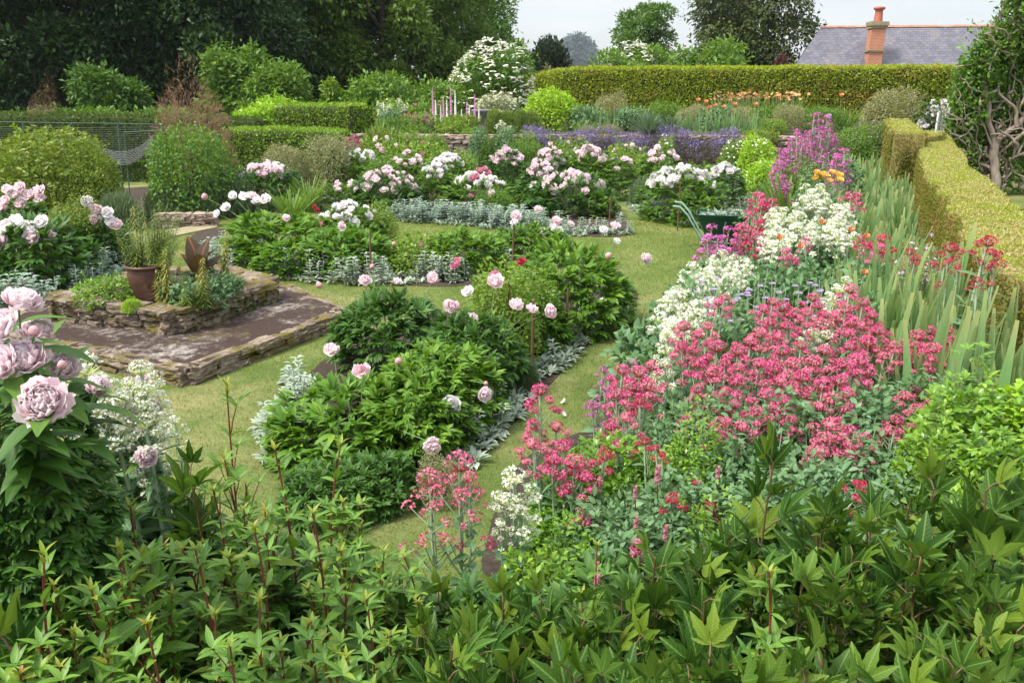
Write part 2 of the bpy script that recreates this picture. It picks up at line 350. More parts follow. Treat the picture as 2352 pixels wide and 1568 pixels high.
def petal(nu=4, nv=4, w=.5, bend=1.1, cup=.3, ruf=.1, ph=0.0):
    V = []
    for j in range(nv + 1):
        v = j / nv; ww = w * (math.sin(math.pi * (.12 + .62 * v)) ** .8)
        for i in range(nu + 1):
            u = -1 + 2 * i / nu
            y = math.sin(bend * v) / bend; z = (1 - math.cos(bend * v)) / bend
            z += cup * u * u * ww * .8 + ruf * v * v * math.sin(4.3 * u + ph)
            y -= .12 * abs(u) ** 2 * v + ruf * .5 * v * math.cos(7 * u + ph)
            V.append([u * ww, y, z])
    F = [[j * (nu + 1) + i, j * (nu + 1) + i + 1, (j + 1) * (nu + 1) + i + 1, (j + 1) * (nu + 1) + i] for j in range(nv) for i in range(nu)]
    return np.array(V), np.array(F)

# ------------------------------------------------------------------ point clouds
def dome(n, lumps=0.18, shell=.7, low=-.25, seed=0, pw=.5):
    """points and outward normals of a lumpy unit dome (radius 1, height 1)"""
    g = np.random.default_rng(seed)
    z = low + (1 - low) * g.random(n) ** .8; a = g.random(n) * 2 * np.pi
    z = np.clip(z, -1, 1); r = np.maximum(1 - np.abs(z) ** 2.6, 0) ** .42
    d = np.stack([r * np.cos(a), r * np.sin(a), z], 1)
    lump = np.zeros(n)
    for k in range(9):
        c = nrm(g.normal(size=3) + [0, 0, .4]); lump += np.exp(-((d - c) ** 2).sum(1) / .12) * g.uniform(-.6, 1)
    rad = (1 + lumps * lump) * (shell + (1 - shell) * g.random(n) ** pw)
    P = d * rad[:, None]; P[:, 2] = np.maximum(P[:, 2], low) - low; P[:, 2] /= (1 - low)
    return P, nrm(d * [1, 1, 1.2])
def jitter(N, k, g=rng): return nrm(N + g.normal(size=N.shape) * k)
def randu(n, g=rng): return nrm(g.normal(size=(n, 3)))

# ------------------------------------------------------------------ plant prototypes: lists of (part name, mesh)
class Proto:
    """a kind of plant; its meshes are made for a few height/width ratios so that leaves keep their shape"""
    STEPS = [.3, .42, .6, .85, 1.2, 1.7, 2.4, 3.4, 4.8]
    def __init__(s, fn): s.fn = fn; s.made = {}
    def get(s, ratio):
        a = min(s.STEPS, key=lambda q: abs(math.log(q / max(ratio, .05))))
        if a not in s.made: s.made[a] = s.fn(a)
        return a, s.made[a]
def whorls(mb, P, N, T, k, size, g, mi=0, spread=1.0, lift=.25):
    """at each point a compound leaf: k leaflets fanned out across the outward normal"""
    m = len(P)
    out = jitter(N * [1, 1, .5], .35, g); up = nrm(np.array([0, 0, 1.]) * .9 + N * .4 + g.normal(size=N.shape) * .25)
    side = nrm(np.cross(out, up))
    for i in range(k):
        a = (i - (k - 1) / 2) * (1.9 / max(k - 1, 1)) * spread
        D = nrm(out * math.cos(a) + side * math.sin(a) + up * (lift - .12 * abs(a)) + g.normal(size=P.shape) * .13)
        mb.scatter(T, P + D * size * .12, D, up, size * (1.05 - .22 * abs(a)) * g.uniform(.75, 1.2, m), mi)
def base_stems(n, R0, H, mat, g, rad=.006, name="stems"):
    mb = MB()
    for i in range(n):
        a = g.uniform(0, 2 * np.pi); r = R0 * g.uniform(.2, .85); h = H * g.uniform(.6, .95)
        b = .25 * r; t = np.linspace(0, 1, 5)[:, None]
        p0 = np.array([b * math.cos(a), b * math.sin(a), 0]); p1 = np.array([r * math.cos(a), r * math.sin(a), h])
        mb.tube(p0 + (p1 - p0) * t + np.array([0, 0, 1]) * (.08 * np.sin(t * np.pi)), np.linspace(rad, rad * .5, 5), 5)
    return mb.mesh(name, mat)
def peony_proto(n, k, T, mat, size, seed, lumps=.2, stems=26):
    def make(a):
        g = np.random.default_rng(seed); P, N = dome(int(n * max(.6, a) ** .8), lumps, .55, -.15, seed); P = P * [1, 1, a]; N = nrm(N * [1, 1, 1 / a])
        mb = MB(); whorls(mb, P, N, T, k, size, g)
        return [("foliage", mb.mesh("peony_foliage", mat)), ("stems", base_stems(stems, .8, .8 * a, M_stem, g, .012))]
    return Proto(make)
def shrub_proto(n, T, mat, size, seed, lumps=.2, low=-.35, shell=.6, wild=.7, stems=14, upright=.0, name="shrub_foliage", stem_mat=None):
    def make(a):
        g = np.random.default_rng(seed); m_ = int(n * max(.6, a) ** .8); P, N = dome(m_, lumps, shell, low, seed); P = P * [1, 1, a]; N = nrm(N * [1, 1, 1 / a])
        P += g.normal(size=P.shape) * .03
        q = g.integers(0, m_, 46); t = g.random((46, 12, 1)) ** .8; Dq = nrm(N[q] + g.normal(size=(46, 3)) * .35 + [0, 0, .35])
        Ps = (P[q][:, None] + Dq[:, None] * t * .30 * g.uniform(.4, 1.2, (46, 1, 1))).reshape(-1, 3); P = np.vstack([P, Ps]); N = np.vstack([N, np.repeat(Dq, 12, 0)]); m_ = len(P)
        mb = MB(); D = nrm(jitter(N, wild, g) + [0, 0, upright])
        mb.scatter(T, P, D, jitter(N * .6 + [0, 0, .8], .45, g), size * g.uniform(.6, 1.3, m_))
        return [("foliage", mb.mesh(name, mat)), ("branches", base_stems(stems, .75, .75 * a, stem_mat or M_bark, g, .018, "branches"))]
    return Proto(make)
def spike_proto(n, mat, seed, ln=.35, T=None, low=0.0, spread=.6, name="spiky_foliage"):
    """upright needle-leaved shoots (lavender, rosemary)"""
    def make(a):
        g = np.random.default_rng(seed); m_ = int(n * max(.6, a) ** .8); P, N = dome(m_, .12, .35, low, seed); mb = MB()
        D = nrm(N * spread + [0, 0, 1] + g.normal(size=P.shape) * .18)
        mb.scatter(T or L_narrow, P * [.85, .85, .85 * a] + [0, 0, -.1 * a], D, randu(m_, g), ln * g.uniform(.6, 1.2, m_))
        return [("foliage", mb.mesh(name, mat)), ("branches", base_stems(12, .6, .6 * a, M_bark, g, .015, "branches"))]
    return Proto(make)
def strap_proto(n, T, mat, seed, spread=.45, r0=.35, name="strap_leaves"):
    return Proto(lambda q: _strap(n, T, mat, seed, spread / max(q, .6), r0, name, q))
def _strap(n, T, mat, seed, spread, r0, name, asp):
    g = np.random.default_rng(seed); mb = MB(); a = g.random(n) * 2 * np.pi; r = r0 * np.sqrt(g.random(n))
    P = np.stack([r * np.cos(a), r * np.sin(a), 0 * a], 1); o = np.stack([np.cos(a), np.sin(a), 0 * a], 1)
    D = nrm([0, 0, 1] + o * (spread * (.3 + r / r0))[:, None] + g.normal(size=P.shape) * .12)
    mb.scatter(T, P, D, randu(n, g) * .5 - o, asp * g.uniform(.6, 1.05, n))
    return [("leaves", mb.mesh(name, mat))]

def crown(lumps, n, T, mat, size, seed, wild=.8, droop=0.0, fill=.35, name="crown"):
    """leaves spread through many clumps; lumps = (centre, radii)"""
    g = np.random.default_rng(seed); mb = MB()
    vol = np.array([l[1][0] * l[1][2] for l in lumps]); cnt = (n * vol / vol.sum()).astype(int)
    for (c, r), k in zip(lumps, cnt):
        d = randu(k, g); d[:, 2] = np.where((d[:, 2] < -.3) & (g.random(k) < .6), -d[:, 2], d[:, 2])
        P = np.array(c) + d * np.array(r) * (fill + (1 - fill) * g.random(k) ** .35)[:, None] * (1 + .16 * g.normal(size=(k, 1)))
        D = nrm(jitter(d, wild, g) + [0, 0, -droop])
        mb.scatter(T, P, D, jitter(d * .5 + [0, 0, .8], .5, g), size * g.uniform(.6, 1.35, k))
    return mb.mesh(name, mat)
def trunk(h, r, lumps, seed, mat=None, fork=.35, name="trunk"):
    g = np.random.default_rng(seed); mb = MB(); t = np.linspace(0, 1, 7)
    pts = np.stack([.03 * h * np.sin(t * 3 + seed), .03 * h * np.cos(t * 2.3 + seed) - .03 * h, t * h], 1)
    mb.tube(pts, r * (1 - .75 * t), 8)
    for c, rr in lumps:
        c = np.array(c); s0 = g.uniform(fork, .85); p0 = np.array([np.interp(s0, t, pts[:, i]) for i in range(3)])
        if c[2] < p0[2]: p0[2] = max(.2 * h, c[2] * .8)
        q = np.linspace(0, 1, 5)[:, None]
        mb.tube(p0 + (c - p0) * q + np.array([0, 0, 1]) * np.sin(q * np.pi) * .05 * h + g.normal(size=(5, 3)) * .01 * h, r * .38 * (1 - .8 * q[:, 0]), 6)
    return mb.mesh(name, mat or M_bark)
def tree_lumps(k, seed, zlo=.25, rx=1., rz=.3, top=1.0, spread=.8, lump=1.):
    """clump centres for a crown of radius 1 and height 1 above the ground"""
    g = np.random.default_rng(seed); out = []
    for i in range(k):
        z = zlo + (top - rz * .6 - zlo) * (i + .5) / k; s = math.sqrt(max(0, 1 - (abs((z - .55) / .62)) ** 2.2)) * spread
        a = i * 2.4 + g.uniform(-.5, .5); r = s * g.uniform(.35, 1)
        q = g.uniform(.75, 1.2)
        out.append(((r * math.cos(a), r * math.sin(a), z), (.46 * rx * q * lump, .46 * rx * q * lump, rz * .55 * q)))
    return out

SIZE = {}
def plant(protos, name, label, cat, px, ptop, Y, wpx, z0=0.0, group=None, rz=None, deep=1.0):
    """stand a plant so that its top and width agree with the photograph at distance Y"""
    top = ad(px, ptop, Y); H = max(top.z - z0, .08); W = wpx * mpp(ptop, Y) / 2
    o = thing(name, label, cat, (top.x, Y, z0), rng.uniform(0, 6.28) if rz is None else rz, group)
    a, parts = protos.get(H / W) if isinstance(protos, Proto) else (1., protos)
    for pn, me in parts: link(pn, me, o, (0, 0, 0), (W, W * deep, H / a))
    SIZE[o] = (W, H)
    return o
def tree(name, label, px, ptop, Y, wpx, mat, seed, n=9000, k=14, size=.25, T=None, z0=0., zlo=.2, wild=.8, droop=0., trunk_r=.3, fill=.35, spread=.8, rz=.3, cat="tree", group=None, bark=None, lump=1.):
    """a tree or big shrub with crown clumps, trunk and limbs; size = leaf clump length in metres"""
    top = ad(px, ptop, Y); H = top.z - z0; W = wpx * mpp(ptop, Y) / 2
    lm = [(np.array(c) * [W, W, H], np.array(r) * [W, W, H]) for c, r in tree_lumps(k, seed, zlo, 1., rz, 1., spread, lump)]
    o = thing(name, label, cat, (top.x, Y, z0), 0., group)
    link("crown", crown(lm, n, T or L_small, mat, size, seed, wild, droop, fill, name + "_crown"), o)
    link("trunk", trunk(.8 * H, trunk_r, lm[::2], seed, bark, name=name + "_trunk"), o)
    return o

# ================================================================== THE SETTING
def flat(pts, z, h=0.0):
    """a sheet (or a slab of height h) over an outline"""
    mb = MB(); P = np.array([[p[0], p[1], z] for p in pts]); k = len(P)
    tr = tessellate_polygon([[Vector(p) for p in P]])
    fc = [t if (P[t[1], 0] - P[t[0], 0]) * (P[t[2], 1] - P[t[0], 1]) - (P[t[1], 1] - P[t[0], 1]) * (P[t[2], 0] - P[t[0], 0]) > 0 else (t[0], t[2], t[1]) for t in tr]
    mb.add(P, fc)
    if h: mb.add(np.vstack([P, P - [0, 0, h]]), [[i + k, (i + 1) % k + k, (i + 1) % k, i] for i in range(k)])
    return mb
def smooth_loop(pts, n=4):
    """closed Catmull-Rom curve through the outline"""
    P = np.array([[p[0], p[1]] for p in pts], float); k = len(P); out = []
    for i in range(k):
        a, b, c, d = P[i - 1], P[i], P[(i + 1) % k], P[(i + 2) % k]
        for t in np.linspace(0, 1, n, endpoint=False):
            out.append(.5 * (2 * b + (c - a) * t + (2 * a - 5 * b + 4 * c - d) * t * t + (3 * b - a - 3 * c + d) * t ** 3))
    return out
def inside(P, poly):
    poly = np.asarray(poly)[:, :2]; x, y = P[:, 0], P[:, 1]; r = np.zeros(len(P), bool)
    for i in range(len(poly)):
        (x1, y1), (x2, y2) = poly[i - 1], poly[i]
        r ^= ((y1 > y) != (y2 > y)) & (x < (x2 - x1) * (y - y1) / (y2 - y1 + 1e-12) + x1)
    return r

# mown lawn, pale and a little parched: fresh green with straw-coloured patches and fine blades
m, n, l, b = newmat("mown_lawn")
tcx = n.new("ShaderNodeTexCoord"); V = tcx.outputs["Object"]
c = mixc(n, l, ramp(n, l, noise(n, l, V, 1.1, 5, .65), [(.38, 0.), (.62, 1.)]), (.075, .14, .025), (.165, .215, .06))
c = mixc(n, l, ramp(n, l, noise(n, l, V, .55, 6, .7), [(.47, 0.), (.66, .75)]), c, (.33, .285, .14))
c = mixc(n, l, ramp(n, l, noise(n, l, V, 60., 4, .7), [(.35, .65), (.6, 0.)]), c, (.10, .13, .03))
c = mixc(n, l, ramp(n, l, noise(n, l, V, 140., 3, .7), [(.5, 0.), (.7, .5)]), c, (.42, .40, .20))
l.new(c, b.inputs["Base Color"]); b.inputs["Roughness"].default_value = .9; b.inputs["Specular IOR Level"].default_value = .15
bp = n.new("ShaderNodeBump"); bp.inputs["Strength"].default_value = .7; bp.inputs["Distance"].default_value = .03
l.new(noise(n, l, V, 70., 4, .8), bp.inputs["Height"]); l.new(bp.outputs[0], b.inputs["Normal"])
M_lawn = m
struct("lawn", flat([(-500, -60), (500, -60), (500, 1500), (-500, 1500)], 0).mesh("lawn", M_lawn), "pale mown lawn with straw coloured patches running between the beds")

BEDS = {
    "front": [(600, 1010), (690, 880), (780, 800), (900, 745), (1090, 700), (1250, 640), (1440, 655), (1455, 705), (1340, 805), (1235, 915), (1150, 1005), (1060, 1085), (940, 1150), (780, 1160), (650, 1100)],
    "middle": [(440, 560), (470, 530), (600, 525), (820, 548), (1000, 556), (1200, 560), (1320, 565), (1240, 610), (1080, 655), (900, 655), (700, 640), (560, 622)],
    "far": [(700, 470), (750, 430), (800, 405), (1100, 395), (1450, 400), (1480, 420), (1420, 440), (1410, 470), (1450, 530), (1400, 545), (1240, 535), (1100, 512), (900, 497), (760, 475)],
    "island": [(1470, 470), (1500, 440), (1640, 400), (1735, 402), (1742, 425), (1700, 470), (1650, 510), (1600, 522), (1530, 508)],
    "left": [(-150, 560), (60, 500), (240, 520), (270, 590), (230, 650), (80, 700), (-200, 720)],
    "hedge side": [(350, 520), (400, 480), (480, 465), (640, 450), (750, 425), (735, 412), (600, 410), (440, 425), (220, 440), (200, 470), (270, 515)],
    "valerian": [(1400, 1480), (1125, 1345), (1122, 1240), (1150, 1150), (1205, 1060), (1302, 1010), (1365, 985), (1432, 920), (1490, 830), (1535, 755), (1590, 640), (1650, 560), (1740, 470), (1790, 420), (1850, 392), (2100, 392), (2260, 470), (2500, 700), (2800, 1100), (2800, 1500)],
    "near": [(-120, 1610), (-110, 1300), (100, 1170), (350, 1330), (700, 1420), (1000, 1440), (1000, 1500), (600, 1500), (100, 1610)],
}
BEDW = {}
for nm_, px in BEDS.items():
    BEDW[nm_] = smooth_loop([at(x, y) for x, y in px])
    struct("flower_bed_soil", flat(BEDW[nm_], .004 + .004 * list(BEDS).index(nm_)).mesh("bed_soil", M_soil))
# blades of the mown grass where one is near enough to see them
P = np.stack([rng.uniform(-6.5, 5.5, 300000), 3.6 + 13.4 * rng.random(300000) ** 1.25, np.zeros(300000)], 1)
P = P[np.abs(P[:, 0]) < .72 * P[:, 1] + .3]
for q in BEDW.values(): P = P[~inside(P, q)]
mb = MB(); mb.scatter((np.array([[-.09, 0, 0], [.09, 0, 0], [0, 1, -.15]]), np.array([[0, 1, 2]])), P, jitter(np.tile([0, 0, 1.], (len(P), 1)), .55), randu(len(P)), rng.uniform(.014, .034, len(P)) * (1 + .05 * (P[:, 1] - 4)))
tag(link("lawn_grass", mb.mesh("lawn_grass", M_grass)), "short mown grass blades of the pale lawn paths", "grass", None, 'stuff')

# the bank one looks down from: level ground near the camera that slopes to the lawn
def bank_z(x, y):
    e = 2.55 + .2 * math.sin(x * .9)
    return .65 * min(1, max(0, (e + .9 - y) / .9))
xs = np.linspace(-9, 9, 73); ys = np.linspace(-6, 4.6, 54)
mb = MB(); G = np.array([[x, y, bank_z(x, y) - .03] for y in ys for x in xs]); kx = len(xs)
mb.add(G, [[j * kx + i, j * kx + i + 1, (j + 1) * kx + i + 1, (j + 1) * kx + i] for j in range(len(ys) - 1) for i in range(kx - 1)])
struct("near_bank_soil", mb.mesh("near_bank_soil", M_soil), "soil of the near bank under the foreground plants")
# raised terrace behind the retaining wall
TZ = 1.25
wl_px = [(690, 25.5), (850, 25.2), (1000, 24.8), (1120, 24.6), (1260, 24.6), (1420, 24.7), (1560, 24.5), (1700, 24.0), (1760, 23.9), (1900, 23.8), (2080, 23.6)]
WL = [np.array([(px - 1176) / FPX * (y * cp + (CAM_H - .6) * sp), y, 0]) for px, y in wl_px]
ter = [(p[0], p[1] + .12) for p in WL] + [(13.2, 24.2), (14., 30), (40, 32), (40, 47), (-4, 47), (-6.5, 34), (-6.6, 27)]
struct("terrace_ground", flat(ter, TZ, TZ + .2).mesh("terrace_ground", M_soil), "raised soil of the planted terrace behind the low stone wall")

# dry stone blocks along a line
m, n, l, b = newmat("mossy_stone")
tcx = n.new("ShaderNodeTexCoord"); V = tcx.outputs["Object"]; g = n.new("ShaderNodeNewGeometry")
c = mixc(n, l, g.outputs["Random Per Island"], (.19, .14, .095), (.36, .29, .21))
c = mixc(n, l, ramp(n, l, noise(n, l, V, 9., 6, .7), [(.38, .85), (.62, 0.)]), c, (.12, .09, .065))
c = mixc(n, l, ramp(n, l, noise(n, l, V, 14., 5, .7), [(.6, 0.), (.68, .8)]), c, (.55, .5, .43))
sn = n.new("ShaderNodeSeparateXYZ"); l.new(g.outputs["Normal"], sn.inputs[0])
mo = math_(n, l, 'ADD', noise(n, l, V, 4.2, 6, .72), math_(n, l, 'MULTIPLY', sn.outputs[2], .06))
c = mixc(n, l, ramp(n, l, mo, [(.545, 0.), (.60, 1.)]), c, mixc(n, l, noise(n, l, V, 50., 3), (.07, .06, .012), (.22, .17, .03)))
l.new(c, b.inputs["Base Color"]); b.inputs["Roughness"].default_value = .95
bp = n.new("ShaderNodeBump"); bp.inputs["Strength"].default_value = .9; bp.inputs["Distance"].default_value = .03
l.new(noise(n, l, V, 26., 7, .75), bp.inputs["Height"]); l.new(bp.outputs[0], b.inputs["Normal"])
M_stone = m
M_stoned = surfmat("dry_stone", (.22, .16, .13), (.42, .34, .27), 9, .95, .6, c3=(.15, .10, .09))
_bs = 4
def block(mb, c, h, rot, mi=0, jit=.012, pillow=.07):
    """one rough stone: a rounded box with a dented surface"""
    u = np.linspace(-1, 1, _bs + 1); V = []; F = []; idx = {}; cr = rng.normal(size=(8, 3)) * [.10, .12, .17]; cs = np.array([[x, y, z] for x in (-1, 1) for y in (-1, 1) for z in (-1, 1)])
    def vid(p):
        k = tuple(np.round(p, 3))
        if k not in idx:
            idx[k] = len(V); q = np.array(p, float); e = np.sort(np.abs(q))[::-1]
            sh = 1 - pillow * max(0, e[1] - .3) ** 2 - pillow * .5 * max(0, e[2] - .3) ** 2
            wq = np.prod((1 + cs * q) / 2, axis=1); V.append((q * sh + wq @ cr) * h + rng.normal(size=3) * jit * .8)
        return idx[k]
    for ax in range(3):
        for s_ in (-1, 1):
            o = [i for i in range(3) if i != ax]
            for i in range(_bs):
                for j in range(_bs):
                    q = []
                    for (a, d) in ((i, j), (i + 1, j), (i + 1, j + 1), (i, j + 1)):
                        p = [0, 0, 0]; p[ax] = s_; p[o[0]] = u[a]; p[o[1]] = u[d]; q.append(vid(p))
                    F.append(q if (s_ > 0) == (ax != 1) else q[::-1])
    V = np.array(V); ca, sa = math.cos(rot), math.sin(rot)
    V = np.stack([V[:, 0] * ca - V[:, 1] * sa, V[:, 0] * sa + V[:, 1] * ca, V[:, 2]], 1) + c
    mb.add(V, F, mi)
def stone_run(mb, A, B, z0, z1, courses, ln, depth, mi=0, jit=.012):
    A = np.array(A[:2], float); B = np.array(B[:2], float); L = np.linalg.norm(B - A); d = (B - A) / L; rot = math.atan2(d[1], d[0]); nn = np.array([d[1], -d[0]])
    hs = (z1 - z0) / courses
    for k in range(courses):
        x = -rng.uniform(0, ln * .5)
        while x < L - .02:
            w = ln * rng.uniform(.55, 1.5); a, b2 = max(x, 0), min(x + w, L)
            if b2 - a > .03:
                p = A + d * (a + b2) / 2 + nn * rng.normal() * .012
                block(mb, np.array([p[0], p[1], z0 + hs * (k + .5)]), np.array([(b2 - a) / 2 * .97, depth / 2, hs / 2 * rng.uniform(.86, 1.02)]), rot, mi, min(jit, hs * .12))
            x += w
mb = MB(); mj = MB()
for A, B in zip(WL[:-1], WL[1:]):
    stone_run(mb, A, B, 0, TZ + .06, 10, .38, .28, 0, .014)
o = thing("retaining_wall", "low dry stone retaining wall under the violet flowers of the terrace", "wall")
link("stonework", mb.mesh("retaining_stonework", M_stoned, False), o)

# ------------------------------------------------------------------ clipped hedges
def hedge(name, label, line, wid, top, mat, leaf_size, dens, z0=0., group=None, base_mat=None, topv=None, seed=0, T=None, wob=.03, side=None):
    """clipped hedge along a polyline of (x, y); top = heights at its points; leaves all over a solid core"""
    g = np.random.default_rng(seed); line = np.array([[p[0], p[1]] for p in line], float); top = np.broadcast_to(np.asarray(top, float), (len(line),))
    seg = np.linalg.norm(np.diff(line, axis=0), axis=1); s = np.concatenate([[0], np.cumsum(seg)])
    k = max(2, int(s[-1] / .3)); q = np.linspace(0, s[-1], k + 1)
    C = np.stack([np.interp(q, s, line[:, 0]), np.interp(q, s, line[:, 1])], 1); H = np.interp(q, s, top)
    d = nrm(np.gradient(C, axis=0)); nn = np.stack([d[:, 1], -d[:, 0]], 1)
    prof = []                                        # cross profile (across, up 0..1)
    for zz in (0, .3, .6, .9, .97): prof.append((1., zz))
    prof.append((.9, 1.)); prof.append((.45, 1.)); prof.append((0, 1.)); prof += [(-a, zz) for a, zz in prof[::-1][1:]]
    prof = np.array(prof); pv = len(prof)
    wv = 1 + wob * np.sin(q * 1.3 + seed)[:, None] + g.normal(size=(k + 1, pv)) * wob * .35
    X = C[:, None, :] + nn[:, None, :] * (prof[:, 0][None, :, None] * wid / 2 * wv[..., None])
    Z = z0 + (H - z0)[:, None] * prof[:, 1][None] + (prof[:, 1] > .95)[None] * g.normal(size=(k + 1, pv)) * wob * .4
    V = np.concatenate([X, Z[..., None]], 2)
    F = [[i * pv + j, i * pv + j + 1, (i + 1) * pv + j + 1, (i + 1) * pv + j] for i in range(k) for j in range(pv - 1)]
    Vf = V.reshape(-1, 3); mb = MB()
    for e in (0, k):
        nV = len(Vf); cc = V[e].mean(0)
        Vf = np.vstack([Vf, cc]); F += [[e * pv + j, e * pv + (j + 1) % pv, nV, nV] if e else [e * pv + (j + 1) % pv, e * pv + j, nV, nV] for j in range(pv)]
    F = np.array(F); quad = F[F[:, 2] != F[:, 3]]; tri = F[F[:, 2] == F[:, 3]][:, :3]
    mb.add(Vf, quad)
    if len(tri): mb.add(Vf, tri)
    o = thing(name, label, "hedge", (0, 0, 0), 0, group)
    link("twig_core", mb.mesh(name + "_core", base_mat or M_core), o)
    # leaves
    A_ = Vf[quad[:, 0]]; B_ = Vf[quad[:, 1]]; C_ = Vf[quad[:, 2]]; D_ = Vf[quad[:, 3]]
    if len(tri): A_ = np.vstack([A_, Vf[tri[:, 0]]]); B_ = np.vstack([B_, Vf[tri[:, 1]]]); C_ = np.vstack([C_, Vf[tri[:, 2]]]); D_ = np.vstack([D_, Vf[tri[:, 2]]])
    nr = np.cross(B_ - A_, C_ - A_) + np.cross(C_ - A_, D_ - A_); ar = np.linalg.norm(nr, axis=1) / 2
    cen = (A_ + B_ + C_ + D_) / 4
    nr = -nrm(nr)
    vis = np.where((nr * (np.array([0, 0, CAM_H]) - cen)).sum(1) < -.3 * np.linalg.norm(cen, axis=1), .25, 1.)   # thinner on the far side
    cnt = g.poisson(ar * dens * vis); id_ = np.repeat(np.arange(len(ar)), cnt); m_ = len(id_)
    u, v = g.random((2, m_, 1)); P = (A_[id_] * (1 - u) + B_[id_] * u) * (1 - v) + (D_[id_] * (1 - u) + C_[id_] * u) * v
    N = nr[id_]
    Dl = nrm(N * .5 + g.normal(size=(m_, 3)) * .65 + [0, 0, .35])
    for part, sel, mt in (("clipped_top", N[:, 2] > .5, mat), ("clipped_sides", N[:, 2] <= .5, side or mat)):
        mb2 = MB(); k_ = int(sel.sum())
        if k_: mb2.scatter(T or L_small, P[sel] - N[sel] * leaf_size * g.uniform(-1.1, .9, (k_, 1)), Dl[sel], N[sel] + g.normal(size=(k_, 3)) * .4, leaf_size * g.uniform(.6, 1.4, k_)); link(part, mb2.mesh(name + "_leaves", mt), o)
    return o
M_core = surfmat("hedge_core", (.025, .035, .01), (.06, .075, .02), 30, .95, .8)
M_corel = surfmat("box_twig_core", (.20, .15, .06), (.34, .30, .10), 26, .95, .8, c3=(.25, .26, .05), stretch=(.5, 2.2, 1))
yw = [(ad(px, py, Y), Y) for px, py, Y in ((1085, 207, 52), (1180, 190, 45), (1310, 163, 39.5), (1500, 161, 38.5), (1800, 160, 38), (2050, 158, 37.5), (2230, 157, 37.3))]
hedge("yew_hedge", "long yellow-green yew hedge clipped level behind the terrace plants below the slate roof", [(p.x, p.y) for p, _ in yw], 1.3, [p.z for p, _ in yw], M_yew, .10, 900, TZ, seed=2, wob=.09)
# low box hedges at the right: a scalloped near run and a higher far run with a short wing
nb = [(2070, 2210, 319, 17.8), (2116, 2207, 352, 14.8), (2126, 2208, 376, 12.9), (2155, 2240, 410, 10.8), (2166, 2290, 440, 9.4), (2182, 2350, 484, 7.8), (2228, 2440, 550, 6.3), (2265, 2520, 600, 5.4), (2352, 2680, 655, 4.7), (2520, 2960, 760, 3.7)]
BH = 1.4
ln_ = []
for xl, xr, py, _ in nb:
    a, b_ = at(xl, py, BH), at(xr, py, BH); ln_.append(((a.x + b_.x) / 2, a.y))
ln_ = [(ln_[0][0] - .02, ln_[0][1])] + ln_[1:]
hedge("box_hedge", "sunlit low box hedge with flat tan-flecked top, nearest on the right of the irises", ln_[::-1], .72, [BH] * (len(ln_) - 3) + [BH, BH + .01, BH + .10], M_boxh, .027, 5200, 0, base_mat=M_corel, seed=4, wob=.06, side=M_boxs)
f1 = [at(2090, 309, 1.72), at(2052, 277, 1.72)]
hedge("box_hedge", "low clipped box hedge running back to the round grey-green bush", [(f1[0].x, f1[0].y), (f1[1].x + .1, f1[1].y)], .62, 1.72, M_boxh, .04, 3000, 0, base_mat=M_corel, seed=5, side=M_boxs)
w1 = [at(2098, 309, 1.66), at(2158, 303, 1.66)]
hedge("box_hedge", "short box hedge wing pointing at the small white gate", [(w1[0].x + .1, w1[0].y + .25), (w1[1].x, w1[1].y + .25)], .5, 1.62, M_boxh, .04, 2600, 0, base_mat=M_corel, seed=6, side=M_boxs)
# left hedges
q = [ad(-900, 262, 27), ad(-120, 266, 25), ad(330, 268, 24.5), ad(600, 278, 24.2)]
hedge("yew_hedge", "long low dark hedge with light top behind the netting fence", [(p.x, p.y) for p in q], 1.1, [p.z for p in q], M_hedged, .075, 900, 0, seed=7)
q = [ad(655, 246, 27.5), ad(826, 244, 26.8)]
hedge("box_hedge", "tall square-cut hedge block standing beyond the grey bushes", [(p.x, p.y) for p in q], 1.5, [p.z for p in q], M_hedgel, .08, 700, 0, seed=8)
q = [ad(530, 300, 23.3), ad(660, 299, 22.8), ad(790, 306, 22.4)]
hedge("box_hedge", "bright green low hedge in front of the square hedge block", [(p.x, p.y) for p in q], .8, [p.z for p in q], M_hedgel, .07, 900, 0, seed=9)

# ================================================================== TREES AND BACKGROUND SHRUBS
dk = "dark trees beyond the left hedge"
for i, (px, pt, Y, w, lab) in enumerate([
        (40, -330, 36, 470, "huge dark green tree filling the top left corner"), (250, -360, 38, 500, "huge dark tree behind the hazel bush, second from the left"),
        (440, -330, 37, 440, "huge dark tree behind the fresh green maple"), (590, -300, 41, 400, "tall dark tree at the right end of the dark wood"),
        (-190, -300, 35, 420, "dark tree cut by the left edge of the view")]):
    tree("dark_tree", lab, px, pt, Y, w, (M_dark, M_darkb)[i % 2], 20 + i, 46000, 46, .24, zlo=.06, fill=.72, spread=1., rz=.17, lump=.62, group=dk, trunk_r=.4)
tree("willow_tree", "mid green drooping tree in front of the dark wood, left of the ivy-clad ones", 700, -230, 43, 330, M_mid, 31, 42000, 44, .24, None, zlo=.08, droop=.7, spread=1., fill=.7, rz=.18, lump=.65)
tree("ivy_clad_tree", "tall ivy-clad dark olive tree left of the white-flowered bush", 860, -240, 42, 380, M_mid, 32, 42000, 44, .24, zlo=.06, fill=.7, spread=1., rz=.18, lump=.65)
tree("ivy_clad_tree", "dark olive tree closest to the cream-flowered bush", 1000, -160, 46, 260, M_mid, 33, 26000, 30, .24, zlo=.06, spread=1., fill=.7, rz=.2, lump=.7)
tree("ash_tree", "open grey-green tree with sky gaps at the right of the big tree group", 1105, -60, 52, 210, M_hazel, 34, 12000, 18, .27, zlo=.2, fill=.3, rz=.2)
